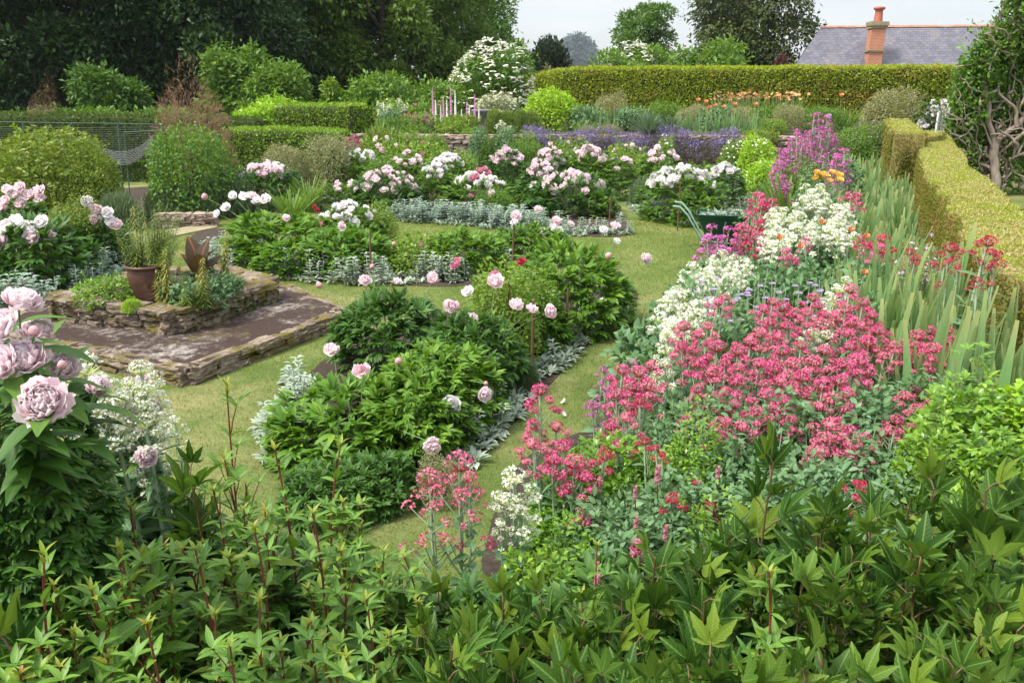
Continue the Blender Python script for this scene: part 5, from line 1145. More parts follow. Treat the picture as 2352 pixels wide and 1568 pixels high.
# ------------------------------------------------------------------ silver edging (lamb's ear) as ground cover
def ear(seed, spike):
    g = np.random.default_rng(seed); mb = MB(); k = 16; a = g.random(k) * 6.28; e = g.uniform(.1, 1.1, k)
    mb.scatter(L_tongue, np.stack([.02 * np.cos(a), .02 * np.sin(a), 0 * a + .02], 1), np.stack([np.cos(a) * np.cos(e), np.sin(a) * np.cos(e), np.sin(e)], 1), [0, 0, 1.], g.uniform(.055, .115, k))
    for q in range(spike):
        x, y, h = g.normal() * .05, g.normal() * .05, g.uniform(.16, .34); mb.tube([(x, y, 0), (x * 1.9, y * 1.9, h)], .005, 4)
        z = np.repeat(np.linspace(.3, 1, 6), 4); a = g.random(24) * 6.28; mb.scatter(L_tongue, np.stack([x * (1 + .9 * z), y * (1 + .9 * z), z * h], 1), np.stack([np.cos(a), np.sin(a), .5 + 0 * a], 1), [0, 0, 1.], .105 * (1.15 - .6 * z))
    return np.concatenate(mb.v), [np.concatenate([f for f in mb.f if f.shape[1] == w]) if any(f.shape[1] == w for f in mb.f) else None for w in (4, 3)], np.concatenate(mb.c)
EARS = [ear(1, 0), ear(2, 0), ear(3, 1), ear(4, 2)]
def edging(label, pts, wid, dens, spikes=.3, s_=1.0):
    W_ = [np.array(at(x, y)) for x, y in pts]; mb = MB()
    for a, b_ in zip(W_[:-1], W_[1:]):
        d = b_ - a; L = np.linalg.norm(d); nn = np.array([d[1], -d[0], 0]) / L
        for i in range(max(1, int(L * wid * dens * 2.2))):
            p = a + d * rng.random() + nn * wid * rng.uniform(-.5, .5); V, (F4, F3), C = EARS[rng.integers(2, 4) if rng.random() < spikes else rng.integers(0, 2)]
            t = rng.uniform(0, 6.28); k = s_ * rng.uniform(.75, 1.25); ca, sa = math.cos(t) * k, math.sin(t) * k
            Q = np.stack([V[:, 0] * ca - V[:, 1] * sa, V[:, 0] * sa + V[:, 1] * ca, V[:, 2] * k], 1) + p; n0 = mb.n; mb.add(Q, F4, 0, C)
            if F3 is not None: mb.v.append(np.zeros((0, 3))); mb.c.append(np.zeros((0, 3))); mb.f.append(F3 + n0); mb.m.append(np.zeros(len(F3)))
    tag(link("lambs_ear_edging", mb.mesh("lambs_ear_edging", M_silver)), label, "ground cover", None, "stuff")
edging("silver lamb's ear edging along the path side of the front bed", [(1020, 1070), (1105, 985), (1190, 890), (1292, 795), (1412, 705)], .42, 48, .1, .95)
edging("silver lamb's ear at the left corner of the front bed", [(640, 1060), (640, 970), (700, 870)], .3, 26, .3)
edging("silver lamb's ear along the near side of the middle bed", [(470, 590), (560, 620), (700, 638), (880, 648), (1080, 640), (1200, 612)], .55, 22, .4, 1.1)
edging("silver lamb's ear along the near side of the far bed", [(900, 497), (1000, 508), (1100, 514), (1240, 528)], .9, 34, .6, 1.15)
edging("silver lamb's ear below the large peony at the grass fork", [(1240, 530), (1330, 540), (1440, 535)], .5, 24, .4)
edging("silver lamb's ear at the left tip of the far bed", [(725, 470), (770, 462)], .5, 24, .2)
edging("silver lamb's ear around the island bed by the wheelbarrow", [(1465, 470), (1500, 495), (1560, 510), (1640, 522)], .6, 34, .2)
edging("silver lamb's ear right of the white peonies in the island bed", [(1640, 505), (1690, 470), (1715, 445), (1735, 425)], .9, 34, .2)
edging("silver lamb's ear behind the grass fork", [(1400, 432), (1490, 432)], .6, 30, .6, 1.2)
edging("silver lamb's ear below the dark peonies at the left", [(20, 715), (90, 690), (170, 665), (235, 635), (268, 600)], .7, 34, .5, 1.2)
edging("silver lamb's ear right of the planter's back corner", [(470, 610), (520, 600), (560, 560)], .7, 24, .5)

# ================================================================== TERRACE PLANTS
GT = "plants on the raised terrace"
def terr(name, cat, px, pt, Y, w, lab, proto, z0=TZ): return plant(proto, name, lab, cat, px, pt, Y, w, z0, GT)
# violet catmint hanging over the wall, one mat of countless stems
mb = MB(); P = []; 
for i in range(26000):
    x = rng.uniform(1200, 1690); y = rng.uniform(0, 1)
    P.append((x, y))
P = np.array(P); xs_ = np.array([p[0] for p in WL]); ys_ = np.array([p[1] for p in WL])
wx = np.interp(P[:, 0], [px for px, _ in wl_px], xs_); wy = np.interp(wx, xs_, ys_); f = P[:, 1]
dens = .5 + .5 * np.sin(P[:, 0] * .043 + 2) * np.sin(P[:, 0] * .017 + f * 3) + .35 * np.sin(P[:, 0] * .11 + f * 5); keep = rng.random(len(P)) < np.where(f > .55, .8 + .2 * np.clip(dens, 0, 1), np.clip(dens, .45, 1)); wx, wy, f, dens = wx[keep], wy[keep], f[keep], dens[keep]
bulge = .16 + .2 * np.sin(f * np.pi) * np.clip(dens, .2, 1); Pc = np.stack([wx, wy - bulge - rng.random(len(f)) * .14 + np.where(f > .8, .5 * rng.random(len(f)), 0), .3 + f * (TZ - .2) + rng.random(len(f)) * .14 * (1 + np.sin(wx * 3.1))], 1)
fl = rng.random(len(f)) < np.clip((f - .1) * .75, .1, .5) * (.5 + .5 * np.clip(dens, 0, 1))
mb.scatter(L_thin, Pc[~fl], jitter(np.tile([0, -.3, .6], ((~fl).sum(), 1)), .5), randu((~fl).sum()), .13, 0); mb.scatter(kite(.2), Pc[fl], jitter(np.tile([0, -.25, .9], (fl.sum(), 1)), .35), randu(fl.sum()), .07, 1)
cm = link("catmint_curtain", mb.mesh("catmint", [M_catl, M_cat])); tag(cm, "violet flowering mat trailing over the terrace retaining wall", "ground cover", GT, "stuff")
for px, pt, Y, w, lab, pr_ in ((945, 310, 24.6, 70, "grey-green mound left of the bare wall patch", GREYB[1]), (1100, 290, 24.1, 48, "left of two grey-green mounds on the wall face", GLAUB[0]), (1158, 295, 24.0, 62, "right of two grey-green mounds on the wall face, with white flowers above", GLAUB[1])):
    terr("grey_green_mound", "plant", px, pt, Y, w, lab, pr_, .45)
clump("white_valerian", "white flowers above the right grey-green mound on the wall", "flower", [(1150, 278, 24.3, 1.3), (1160, 285, 24.3, 1.2), (1172, 290, 24.3, 1.), (1140, 288, 24.3, 1.)], VH["whitef"], TZ, None, group=GT)
terr("lime_bush", "shrub", 1268, 210, 27.5, 122, "bright lime-green rounded bush on the terrace", LIMEB[0])
terr("white_flowering_bush", "shrub", 1140, 214, 29, 92, "grey-leaved bush with white flower heads left of the lime-green bush", GREYB[0]); 
clump("white_phlox", "white flower heads crowning the grey-leaved terrace bush", "flower", [(1105 + i * 11 + rng.normal() * 3, 218 + abs(i - 4) * 3 + rng.normal() * 4, 28.6, 1.9) for i in range(9)], VH["whitef"], TZ, None, group=GT)
for i, px in enumerate((1135, 1165, 1195, 1222)): terr("rosemary_bush", "shrub", px, 238 + (i % 2) * 4, 26.2, 42, ("upright fresh green rosemary nearest the stone urn", "second upright rosemary from the stone urn", "third upright rosemary from the stone urn", "upright rosemary touching the lime-green bush")[i], ROSM[0])
# stone urn
u = ad(1106, 300, 27.6); o = thing("stone_urn", "small grey stone urn half hidden between foxgloves and rosemary", "urn", (u.x, 27.6, TZ)); H_ = ad(1106, 252, 27.6).z - TZ; mb = MB()
mb.lathe([(.02, 0), (.2, 0), (.2, .08), (.09, .16), (.08, H_ * .4), (.2, H_ * .62), (.28, H_ * .85), (.33, H_ * .93), (.33, H_), (.26, H_), (.2, H_ * .9)], 24); link("urn_body", mb.mesh("stone_urn", M_stonegrey), o)
# foxgloves: tapering spires of bells
def spire(mat, seed):
    g = np.random.default_rng(seed); mb = MB(); mb.tube([(0, 0, 0), (.01, 0, .5), (0, 0, 1)], [.008, .007, .003], 5, 0); z = np.linspace(.42, .98, 60); a = np.arange(60) * 2.4
    mb.scatter(leaf(2, .5, .7, -.35, .3), np.stack([0 * a, 0 * a, z], 1), np.stack([np.cos(a), np.sin(a), -.5 + 0 * a], 1), [0, 0, 1.], .085 * (1.25 - z * .9), 1)
    k = 14; a = g.random(k) * 6.28; mb.scatter(L_oval, np.zeros((k, 3)) + [0, 0, .08], np.stack([np.cos(a), np.sin(a), .5 + 0 * a], 1), [0, 0, 1.], .22, 2)
    return mb.mesh("foxglove_spire", [M_stem, mat, M_shrub])
FXW, FXP = spire(M_foxw, 1), spire(M_foxp, 2)
for px, pt, w, lab in ((993, 198, 1, "tall magenta foxglove, the topmost bloom of the group"), (1035, 200, 1, "pale purple foxglove right of the magenta one"), (1090, 215, 1, "purple foxglove left of the white-headed bush"), (1018, 222, 1, "mauve foxglove between the tall ones"), (930, 245, 1, "faint purple foxglove at the left of the group"), (1000, 228, 0, "cream foxglove below the magenta one"), (1012, 240, 0, "cream foxglove second from the magenta one"), (1045, 205, 0, "white foxglove spire beside the pale purple one"), (1060, 250, 0, "cream foxglove left of the stone urn"), (1078, 240, 0, "tall cream foxglove in front of the white-headed bush"), (1090, 252, 0, "cream foxglove just left of the urn rim"), (1100, 245, 0, "white foxglove touching the white-headed bush"), (1045, 255, 0, "short cream foxglove low in the group"), (1026, 228, 0, "white foxglove behind the cream ones"), (1072, 232, 1, "lilac foxglove among the cream ones"), (955, 262, 1, "short pink-purple foxglove left of centre"), (880, 232, 0, "white foxglove at the far left of the terrace")):
    t = ad(px, pt, 27 + rng.random()); o = thing("foxglove", lab, "foxglove", (t.x, t.y, TZ), rng.uniform(0, 6), "foxgloves on the terrace"); h = t.z - TZ; link("spire", (FXW, FXP)[w], o, (0, 0, 0), (.95, .95, h))
for i, (px, pt, Y, w, lab, pr_) in enumerate(((905, 228, 28.5, 90, "loose green bush with pale flowers at the left of the terrace", ROSEB[0]), (985, 232, 28.8, 100, "light green leafy bush behind the magenta foxglove", FRESHB[1]), (960, 262, 26.6, 100, "reddish-green leafy plants before the foxgloves", ROSEB[1]), (1060, 262, 26.8, 90, "olive leafy plant at the foxglove feet", OLIVEB[0]), (905, 275, 25.8, 80, "green mound above the sloping rosemary", FRESHB[1]), (1040, 280, 26, 80, "low leafy plant above the bare wall patch", ROSEB[0]), (1350, 245, 27, 90, "blue-green leaves right of the lime-green bush", GLAUB[0]), (1403, 215, 29, 85, "feathery grey-green bush behind the iris leaves", GREYB[1]), (1420, 240, 28, 60, "dark feathery bush left of the yucca", LAVB[0]))):
    o = terr("terrace_plant", "plant", px, pt, Y, w, lab, pr_)
    if i in (0, 1, 2): flowers_on(o, 8, FL_R if i != 0 else FL_FW, .06, .3, 60 + i)
clump("white_valerian", "white valerian at the left end of the terrace", "flower", [(868 + rng.uniform(0, 60), 225 + rng.uniform(0, 65), 26.5, 1.1) for i in range(14)], VH["whitef"], TZ, GLAUB[0], .7, group=GT)
clump("pink_valerian", "small pink valerian low among the terrace foxgloves", "flower", [(930 + rng.uniform(0, 70), 258 + rng.uniform(0, 22), 26.2, 1.) for i in range(9)], VH["magf"], TZ, None, group=GT)
# upright iris and strap leaves
gi = "upright iris leaves on the terrace"
spots = [(1380 + i * 16, 262 + rng.uniform(-8, 8), 25.6) for i in range(3)] + [(1560 + i * 22, 258 + rng.uniform(-8, 6), 25.8) for i in range(10)]
for px, pt, Y in spots: plant(IRISF[rng.integers(2)], "iris_clump", "upright blue-green iris leaves on the terrace edge near the yucca", "iris", px, pt - 6, Y, 62, TZ, gi)
def yucca(seed):
    g = np.random.default_rng(seed); P, N = dome(190, .05, .2, -.05, seed); mb = MB(); mb.scatter(leaf(3, .035, .35, .3, .06), P * .15, N + [0, 0, .25], [0, 0, 1.], g.uniform(.8, 1.05, 190)); return [("leaves", mb.mesh("yucca_leaves", M_yucca))]
terr("yucca", "yucca", 1492, 262, 24.8, 105, "spiky dark yucca, left of two, on the edge of the terrace wall", yucca(1)); terr("yucca", "yucca", 1540, 268, 25.1, 90, "smaller spiky yucca right of the first at the wall edge", yucca(2))
for px, pt, Y, w, lab, pr_ in ((1600, 240, 30, 60, "grey-blue leafy mound behind the terrace iris", GREYB[0]), (1660, 240, 29, 70, "second grey-blue mound below the orange lilies", GLAUB[1]), (1815, 240, 27, 70, "grey-green rounded bush right of the orange lilies", GREYB[0]), (1480, 225, 30, 80, "light green tall leaves behind the yucca", GRASSB[0]), (1560, 226, 31, 90, "light green foliage behind the orange poppies", GRASSB[1]), (1900, 245, 27.5, 90, "dark green low foliage left of the round grey bush", OLIVEB[1]), (1950, 240, 29, 60, "grassy yellow-green tuft before the yew hedge at the right", GRASSB[0]), (1350, 290, 25, 40, "small grey plant above the violet mat", GREYB[0])): terr("terrace_plant", "plant", px, pt, Y, w, lab, pr_)
terr("round_bush", "shrub", 2055, 206, 25.5, 135, "round grey-green bush at the right behind the box hedge", GREYB[1], .6)
o = plant(PEOFD[1], "peony_bush", "white peony between the round grey bush and the wisteria", "peony", 2160, 235, 24.5, 100, 0, GP); flowers_on(o, 26, FL_FW, .12, .35, 71, up=.6)
# orange daylilies and poppies
mb = MB(); a = np.arange(6) * 1.05; mb.scatter(leaf(2, .25, .5, .1, .3), np.zeros((6, 3)), np.stack([np.cos(a), np.sin(a), .9 + 0 * a], 1), [0, 0, 1.], .085); DLF = mb.mesh("daylily_flower", M_peach)
DL = strap_proto(110, leaf(4, .018, .3, .1, .4), M_strap, 141, .8, .35)
for i, px in enumerate((1660, 1700, 1742, 1785, 1825)):
    lab = ("orange daylily clump next to the poppies", "second daylily clump from the poppies", "middle daylily clump before the yew hedge", "fourth daylily clump from the poppies", "daylily clump farthest from the poppies")[i]
    o = plant(DL, "daylily", lab, "daylily", px, 228, 30.5 + rng.random(), 50, TZ, "orange daylilies before the yew hedge"); g_ = rng; mb = MB(); W, H = SIZE[o]
    for k in range(22):
        p = np.array([rng.normal() * W * .7, rng.normal() * W * .5, H * rng.uniform(.95, 1.25)]); mb.tube([(p[0] * .3, p[1] * .3, 0), p], .008, 4); link("flower", DLF, o, p, 1., facing(rng.normal(size=3) * .5 + [0, -.4, 1], k))
    link("flower_stems", mb.mesh("daylily_stems", M_stem), o)
for px, py, lab in ((1603, 233, "highest orange poppy left of the daylilies"), (1642, 246, "orange poppy right of the highest one"), (1662, 249, "orange poppy next to the first daylily clump"), (1687, 243, "large orange poppy before the daylilies"), (1735, 243, "orange poppy within the daylilies"), (1626, 262, "pale orange poppy low behind the iris"), (1628, 250, "small orange poppy below the highest one"), (1932, 222, "red-orange flower before the yew hedge at the right"), (1621, 237, "faded orange poppy beside the highest one")):
    t = ad(px, py, 28.5); o = thing("poppy", lab, "poppy", (t.x, 28.5, TZ), 0, "orange poppies"); mb = MB(); mb.tube([(0.05, 0, 0), (0, 0, t.z - TZ)], .008, 5); link("stem", mb.mesh("poppy_stem", M_stem), o); link("flower", FL_O[0], o, (0, 0, t.z - TZ), .10, (R(20), 0, 0))
t = ad(1904, 268, 24); o = thing("allium", "single round lilac allium head beside the tall purple spires", "allium", (t.x, 24, .8)); mb = MB(); mb.tube([(0, 0, 0), (0, 0, t.z - .8)], .008, 5); link("stem", mb.mesh("allium_stem", M_stem), o)
mb = MB(); d = randu(160); mb.scatter(STAR, d * .07, randu(160), d, .03); link("flower_head", mb.mesh("allium_head", M_lilac), o, (0, 0, t.z - .8))
# white-speckled green shrubs below the right end of the wall
for px, pt, Y, w, lab, pr_ in ((1690, 318, 23.2, 70, "yellowish-green shrub at the right end of the violet mat", ROSEB[0]), (1745, 322, 22.5, 90, "light green shrub speckled with tiny white flowers, upper one", LIMEB[0]), (1760, 372, 20, 100, "light green shrub speckled with tiny white flowers, lower one by the grass", LIMEB[0]), (1530, 312, 23.8, 50, "pale green upright shrub standing amid the violet mat", ROSEB[1]), (1750, 300, 23.8, 80, "yellow-leaved low shrub atop the right end of the wall", OLIVEB[0])):
    o = plant(pr_, "leafy_shrub", lab, "shrub", px, pt, Y, w, 0 if pt > 310 else TZ - .1, "shrubs at the right end of the terrace wall"); 
    if pt > 310:
        W, H = SIZE[o]; P, N = dome(110, .15, .98, 0, int(px)); mb = MB(); mb.scatter(STAR, P * [W, W, H], randu(110), N, .07); link("blossom", mb.mesh("white_speckles", M_elder), o)

# ================================================================== THE LONG BORDER AT THE RIGHT
# irises in front of the box hedge
gI = "iris leaves along the box hedge"
hx = lambda y: float(np.interp(y, [at(xl, py, BH).y for xl, xr, py, _ in nb][::-1], [at(xl, py, BH).x for xl, xr, py, _ in nb][::-1]))
row = 0
for Y in np.concatenate([np.arange(4.4, 9, .24), np.arange(9, 14, .45), np.arange(14, 21.5, .6)]):
    wd = .62 + (Y - 4.4) * .12; k = max(3, int(round(wd / .26)))
    for i in range(k):
        x = hx(Y) - .08 - wd * (i + rng.random() * .7) / k; h = rng.uniform(1.1, 1.4) if Y < 7 else rng.uniform(.78, 1.08) if Y < 9 else rng.uniform(.85, 1.08)
        lab = "iris clump among the nearest sword leaves at the foot of the box hedge" if Y < 7 else "iris clump of the tall middle drift between white valerian and box hedge" if Y < 12 else "iris clump of the far drift beside the magenta spires"
        o = thing("iris_clump", lab, "iris", (x, Y + rng.uniform(-.15, .15), 0.), rng.normal() * .3 + (3.14 if rng.random() < .5 else 0), gI)
        link("leaves", (IRIS if Y < 13 else IRISF)[rng.integers(4 if Y < 13 else 2)][0][1], o, (0, 0, 0), (1., 1., h * (1.12 if Y < 9 else 1)))
def fill_tips(poly, n, Ya, Yb, s0, s1):
    """tips inside a measured outline; distance follows the height in the outline"""
    poly = np.array(poly, float); lo, hi = poly.min(0), poly.max(0); out = []
    while len(out) < n:
        p = rng.uniform(lo, hi)
        if inside(p[None], poly)[0]: out.append((p[0], p[1], float(np.interp(p[1], [lo[1], hi[1]], [Yb, Ya])) + rng.normal() * .05, rng.uniform(s0, s1)))
    return out
# red valerian, nearest mass
RV = [
    ("tall red valerian crowning the mass on its left", [(1575, 745), (1605, 765), (1590, 800), (1560, 790), (1630, 745), (1650, 690), (1665, 680), (1600, 830)], 1.15),
    ("deep red valerian at the centre of the big red mass", [(1775, 690), (1800, 700), (1830, 715), (1770, 735), (1745, 760), (1810, 745), (1790, 770), (1760, 705)], 1.2),
    ("red valerian at the top right of the big red mass", [(1955, 660), (1985, 690), (1945, 705), (2005, 720), (1925, 725), (2020, 755), (1985, 745), (1960, 735)], 1.25),
    ("red valerian behind the deep red centre heads", [(1870, 680), (1885, 700), (1860, 715), (1900, 720), (1880, 735), (1850, 745)], 1.),
    ("red valerian in the middle left of the mass", [(1650, 790), (1690, 800), (1720, 780), (1665, 830), (1700, 840), (1740, 830), (1640, 850), (1690, 870)], 1.25),
    ("bright red valerian in the mass centre with crowded heads", [(1800, 800), (1845, 790), (1825, 830), (1780, 840), (1870, 825), (1840, 860), (1800, 870), (1900, 800)], 1.25),
    ("red valerian at the right of the mass with pinker heads", [(1960, 790), (2000, 780), (2050, 790), (1980, 820), (2030, 815), (1940, 830), (2080, 800), (2000, 850)], 1.2),
    ("pinkish red valerian farthest right, overlapping the iris leaves", [(2130, 755), (2165, 765), (2110, 765), (2185, 780), (2150, 795), (2130, 815), (2180, 755), (2100, 790)], 1.2),
    ("red valerian low in the mass above the lobed leaves", [(1890, 880), (1930, 870), (1910, 910), (1950, 900), (1880, 930), (1940, 940), (1915, 970), (1960, 985)], 1.25),
    ("dark red valerian low at the left of the mass with small round heads", [(1600, 890), (1650, 905), (1625, 930), (1690, 925), (1665, 965), (1580, 960), (1700, 975)], .95),
    ("red valerian low at the centre of the mass", [(1760, 900), (1800, 915), (1830, 890), (1780, 950), (1820, 960), (1740, 940), (1850, 930)], 1.05),
    ("pink-red valerian low at the right near the lime leaves", [(2100, 890), (2130, 900), (2075, 905), (2140, 920), (2110, 935), (2060, 960), (2045, 985)], 1.0),
    ("red valerian between the iris leaves and the dark lobed leaves", [(1930, 1010), (1960, 1020), (1900, 1000), (1985, 1000), (1870, 1030)], 1.05)]
for i, (lb, pts, s_) in enumerate(RV):
    tips = [(x + rng.normal() * 3, y, float(np.interp(y, [660, 1030], [5.6, 3.75])) + rng.normal() * .06, s_ * rng.uniform(.7, 1.1)) for x, y in pts]
    clump("red_valerian", lb, "valerian", tips, VH["red"], 0., GLAUB[i % 2], .62, .42, "red valerian in the long border")
clump("red_valerian", "leaning red valerian reaching over the grass path beside the silver edging", "valerian", [(1240, 890, 3.75, 1.0), (1224, 972, 3.7, .8), (1278, 975, 3.75, .9), (1292, 1018, 3.6, 1.), (1222, 1015, 3.6, .9), (1320, 1055, 3.5, 1.2), (1340, 1085, 3.5, 1.1), (1268, 1050, 3.5, .9), (1390, 1040, 3.6, .9), (1345, 1190, 3.3, .9)], VH["red"], .2, None, group="red valerian in the long border")
clump("red_valerian", "red and purple-tinged valerian at the path edge before the white flowers", "valerian", [(1430, 845, 4.6, 1.1), (1470, 850, 4.6, 1.2), (1500, 835, 4.7, 1.1), (1450, 880, 4.5, 1.1), (1490, 880, 4.5, 1.2), (1415, 900, 4.4, 1.), (1440, 955, 4.2, 1.), (1400, 975, 4.2, .9), (1470, 915, 4.3, .9), (1420, 1020, 4.0, 1.)], VH["red"], 0, GLAUB[0], .45, .13, "red valerian in the long border")
clump("magenta_valerian", "small magenta valerian at the left edge of the red ones by the path", "valerian", [(1385, 845, 4.75, .7), (1400, 865, 4.7, .6), (1372, 930, 4.5, .8), (1358, 922, 4.5, .6), (1390, 890, 4.6, .6), (1455, 828, 4.8, .7)], VH["mag"], 0, None)
clump("red_valerian", "dark red valerian knots before the dark lobed leaves at the centre", "valerian", [(1545, 1140, 3.3, .8), (1600, 1105, 3.4, .55), (1635, 1155, 3.3, .7), (1985, 1115, 3.2, .9), (1505, 1025, 3.7, .6), (1480, 1010, 3.8, .7), (1520, 1040, 3.7, .5)], VH["red"][3:4] + VH["small"], .2, None)
clump("pink_valerian", "pair of airy pink valerian spikes standing alone over the grass path", "valerian", [(1055, 1052, 3.15, 1.5), (985, 1090, 3.15, 1.3), (1078, 1090, 3.12, .8)], VH["spray"], .45, None, gather=.55)
clump("white_valerian", "single white valerian stem over the glossy bush at the path end", "valerian", [(1180, 1085, 3.1, 1.25), (1160, 1140, 3.1, .8), (1195, 1140, 3.1, .7), (1150, 1195, 3.1, .6), (1212, 1195, 3.1, .6)], VH["white"], .4, None, gather=.6)
clump("white_valerian", "white valerian spikes beside the close-up peony at the left", "valerian", [(322, 838, 2.8, 1.0), (205, 900, 2.7, 1.2), (170, 915, 2.7, 1.), (240, 905, 2.7, 1.), (215, 935, 2.65, 1.), (325, 915, 2.75, 1.), (345, 1040, 2.7, .9), (330, 960, 2.7, .9), (330, 885, 2.8, .95), (300, 885, 2.8, .8), (340, 935, 2.75, .9), (190, 830, 2.7, 1.4), (215, 870, 2.7, 1.2), (180, 870, 2.7, 1.1), (345, 1000, 3., .8), (320, 985, 3., .7), (230, 960, 2.95, .8), (200, 985, 2.95, .6), (400, 960, 3.1, .6), (335, 1075, 2.95, .7)], VH["white"], .25, GLAUB[1], .75, .3)
# white drifts
gW = "white valerian in the long border"
for i, (poly, n_, Ya, Yb, lb) in enumerate((([(1575, 605), (1660, 572), (1720, 600), (1715, 640), (1640, 660), (1560, 650)], 20, 7.0, 8.2, "white valerian drift at the path edge, upper part, below the red row"), ([(1512, 690), (1560, 655), (1640, 665), (1620, 720), (1540, 745), (1512, 730)], 20, 5.9, 6.9, "white valerian drift at the path edge, lower part"),
        ([(1835, 425), (1885, 418), (1925, 455), (1965, 480), (1930, 500), (1840, 470)], 18, 9.6, 10.4, "tall white valerian at the back before the iris drift, upper part"), ([(1765, 480), (1840, 480), (1850, 525), (1770, 545)], 15, 8.8, 9.5, "white valerian beside the iris drift, left part"), ([(1850, 490), (1970, 490), (1975, 540), (1860, 550)], 17, 8.7, 9.6, "white valerian beside the iris drift, right part"),
        ([(1745, 530), (1830, 535), (1820, 575), (1750, 560)], 7, 8.2, 8.6, "sparse white valerian below the drift by the iris leaves"))):
    clump("white_valerian", lb, "valerian", fill_tips(poly, n_, Ya, Yb, 1.05, 1.65), VH["whitef"], 0., GLAUB[i % 2], .75, .6, gW)
clump("white_valerian", "white valerian heads tucked inside the red mass", "valerian", [(1930, 660, 5.9, 1.2), (1920, 690, 5.8, 1.2), (1945, 640, 6., 1.), (1890, 740, 5.3, 1.2), (1870, 760, 5.2, 1.), (1900, 765, 5.2, 1.1), (1545, 740, 5.6, 1.2), (1530, 760, 5.5, 1.), (1525, 800, 5.2, 1.), (1520, 830, 5., .9), (1505, 860, 4.8, 1.), (1480, 870, 4.7, 1.)], VH["white"], 0, GLAUB[0], .5, .4, gW)
clump("white_valerian", "small white valerian beside blue-leaved iris near the hedge", "valerian", [(2120, 590, 7., 1.3), (2130, 610, 6.9, 1.2), (2110, 620, 6.9, 1.)], VH["white"], 0, None, group=gW)
# far red and magenta groups
clump("magenta_valerian", "magenta and red valerian row in front of the wheelbarrow wheel", "valerian", [(1635, 520, 9.4, 1.6), (1625, 545, 9.2, 1.5), (1650, 545, 9.3, 1.5), (1675, 525, 9.4, 1.6), (1610, 575, 9., 1.3), (1660, 570, 9., 1.4), (1690, 555, 9.2, 1.5), (1640, 580, 8.9, 1.4)], VH["magf"], 0, GLAUB[1], .7, .4)
clump("red_valerian", "red valerian row to the right of the wheelbarrow", "valerian", [(1700, 520, 9.4, 1.5), (1720, 525, 9.4, 1.5), (1745, 510, 9.5, 1.6), (1738, 540, 9.3, 1.6), (1715, 560, 9.1, 1.5), (1760, 560, 9.0, 1.3), (1750, 470, 10, 1.5), (1745, 448, 10.3, 1.6), (1775, 460, 10.2, 1.4), (1720, 490, 9.8, .9), (1740, 445, 10.4, 1.5)], VH["redf"], 0, GLAUB[0], .7, .45)
clump("red_valerian", "loose red valerian between white drift and iris drift", "valerian", [(1805, 575, 7.8, 1.1), (1815, 590, 7.7, .9), (1980, 545, 8, 1.1), (1995, 560, 7.9, .9), (2030, 545, 7.8, 1.5), (2020, 565, 7.7, 1.3), (2035, 580, 7.6, 1.2), (1850, 545, 8.1, .9), (1955, 445, 10, 1.6), (1970, 450, 10, 1.3)], VH["redf"], 0, GLAUB[1], .6, .4)
clump("red_valerian", "tall red valerian standing before the box hedge side", "valerian", [(2272, 550, 5.2, 1.2), (2255, 600, 5.2, .7), (2290, 590, 5.15, .7), (2245, 640, 5.1, .6), (2275, 650, 5.1, .6)], VH["red"][3:4] + VH["small"], .3, None, gather=.6)
clump("red_valerian", "slender red valerian among iris leaves left of the hedge side", "valerian", [(2185, 565, 5.9, 1.2), (2170, 605, 5.8, .6), (2200, 610, 5.8, .7), (2160, 650, 5.7, .6), (2090, 575, 6.6, 1.1), (2105, 590, 6.5, .9)], VH["red"][3:4] + VH["small"], .2, None, gather=.6)
# tall magenta spires further back
gM = "magenta spires"
for lb, pts, Y in (("tallest magenta spire clump at the back of the long border", [(1880, 262), (1900, 268), (1890, 290), (1872, 295), (1905, 300), (1860, 305), (1918, 315), (1885, 320)], 16.6), ("broad magenta clump below the tallest spires", [(1830, 300), (1845, 315), (1815, 320), (1865, 330), (1890, 340), (1835, 340), (1805, 345), (1855, 350), (1880, 355)], 16.), ("magenta clump spilling to the left of the spires", [(1790, 345), (1800, 360), (1785, 375), (1815, 370), (1795, 390), (1820, 395), (1840, 370)], 15.5), ("lower mauve clump trailing to the grass by the path", [(1795, 415), (1805, 430), (1785, 440), (1800, 405), (1812, 420)], 13.5), ("small red-magenta clump right of the spires", [(1925, 355), (1935, 370), (1920, 380), (1940, 345)], 14.)):
    clump("magenta_valerian", lb, "valerian", [(x, y, Y + rng.normal() * .15, rng.uniform(1.4, 1.9)) for x, y in pts] + [(x + rng.normal() * 9, y + 8 + rng.normal() * 6, Y - .2 + rng.normal() * .15, rng.uniform(1.2, 1.7)) for x, y in pts], VH["magf"], 0, GLAUB[0], .8, .6, gM)
plant(FRESHB[1], "grey_green_plant", "dull green leafy plant under the magenta clumps", "plant", 1850, 375, 15, 120); plant(GLAUB[0], "grey_green_plant", "grey-green plant between magenta clumps and iris drift", "plant", 1945, 360, 15.2, 90)
plant(GRASSB[0], "grass_tuft", "arching green grass tuft beside the lower mauve clump", "grass", 1825, 410, 13, 70); plant(GLAUB[1], "grey_green_plant", "grey-green leafy plant left of the yellow flowers", "plant", 1870, 400, 12.6, 90)
t = [(1895 + rng.uniform(-25, 35), 405 + rng.uniform(-8, 16), 11.6 + rng.normal() * .1) for _ in range(16)]
c = ad(1900, 412, 11.6); o = thing("yellow_lily", "yellow-orange flowers behind the tall white valerian", "flower", (c.x, 11.6, 0)); mb = MB()
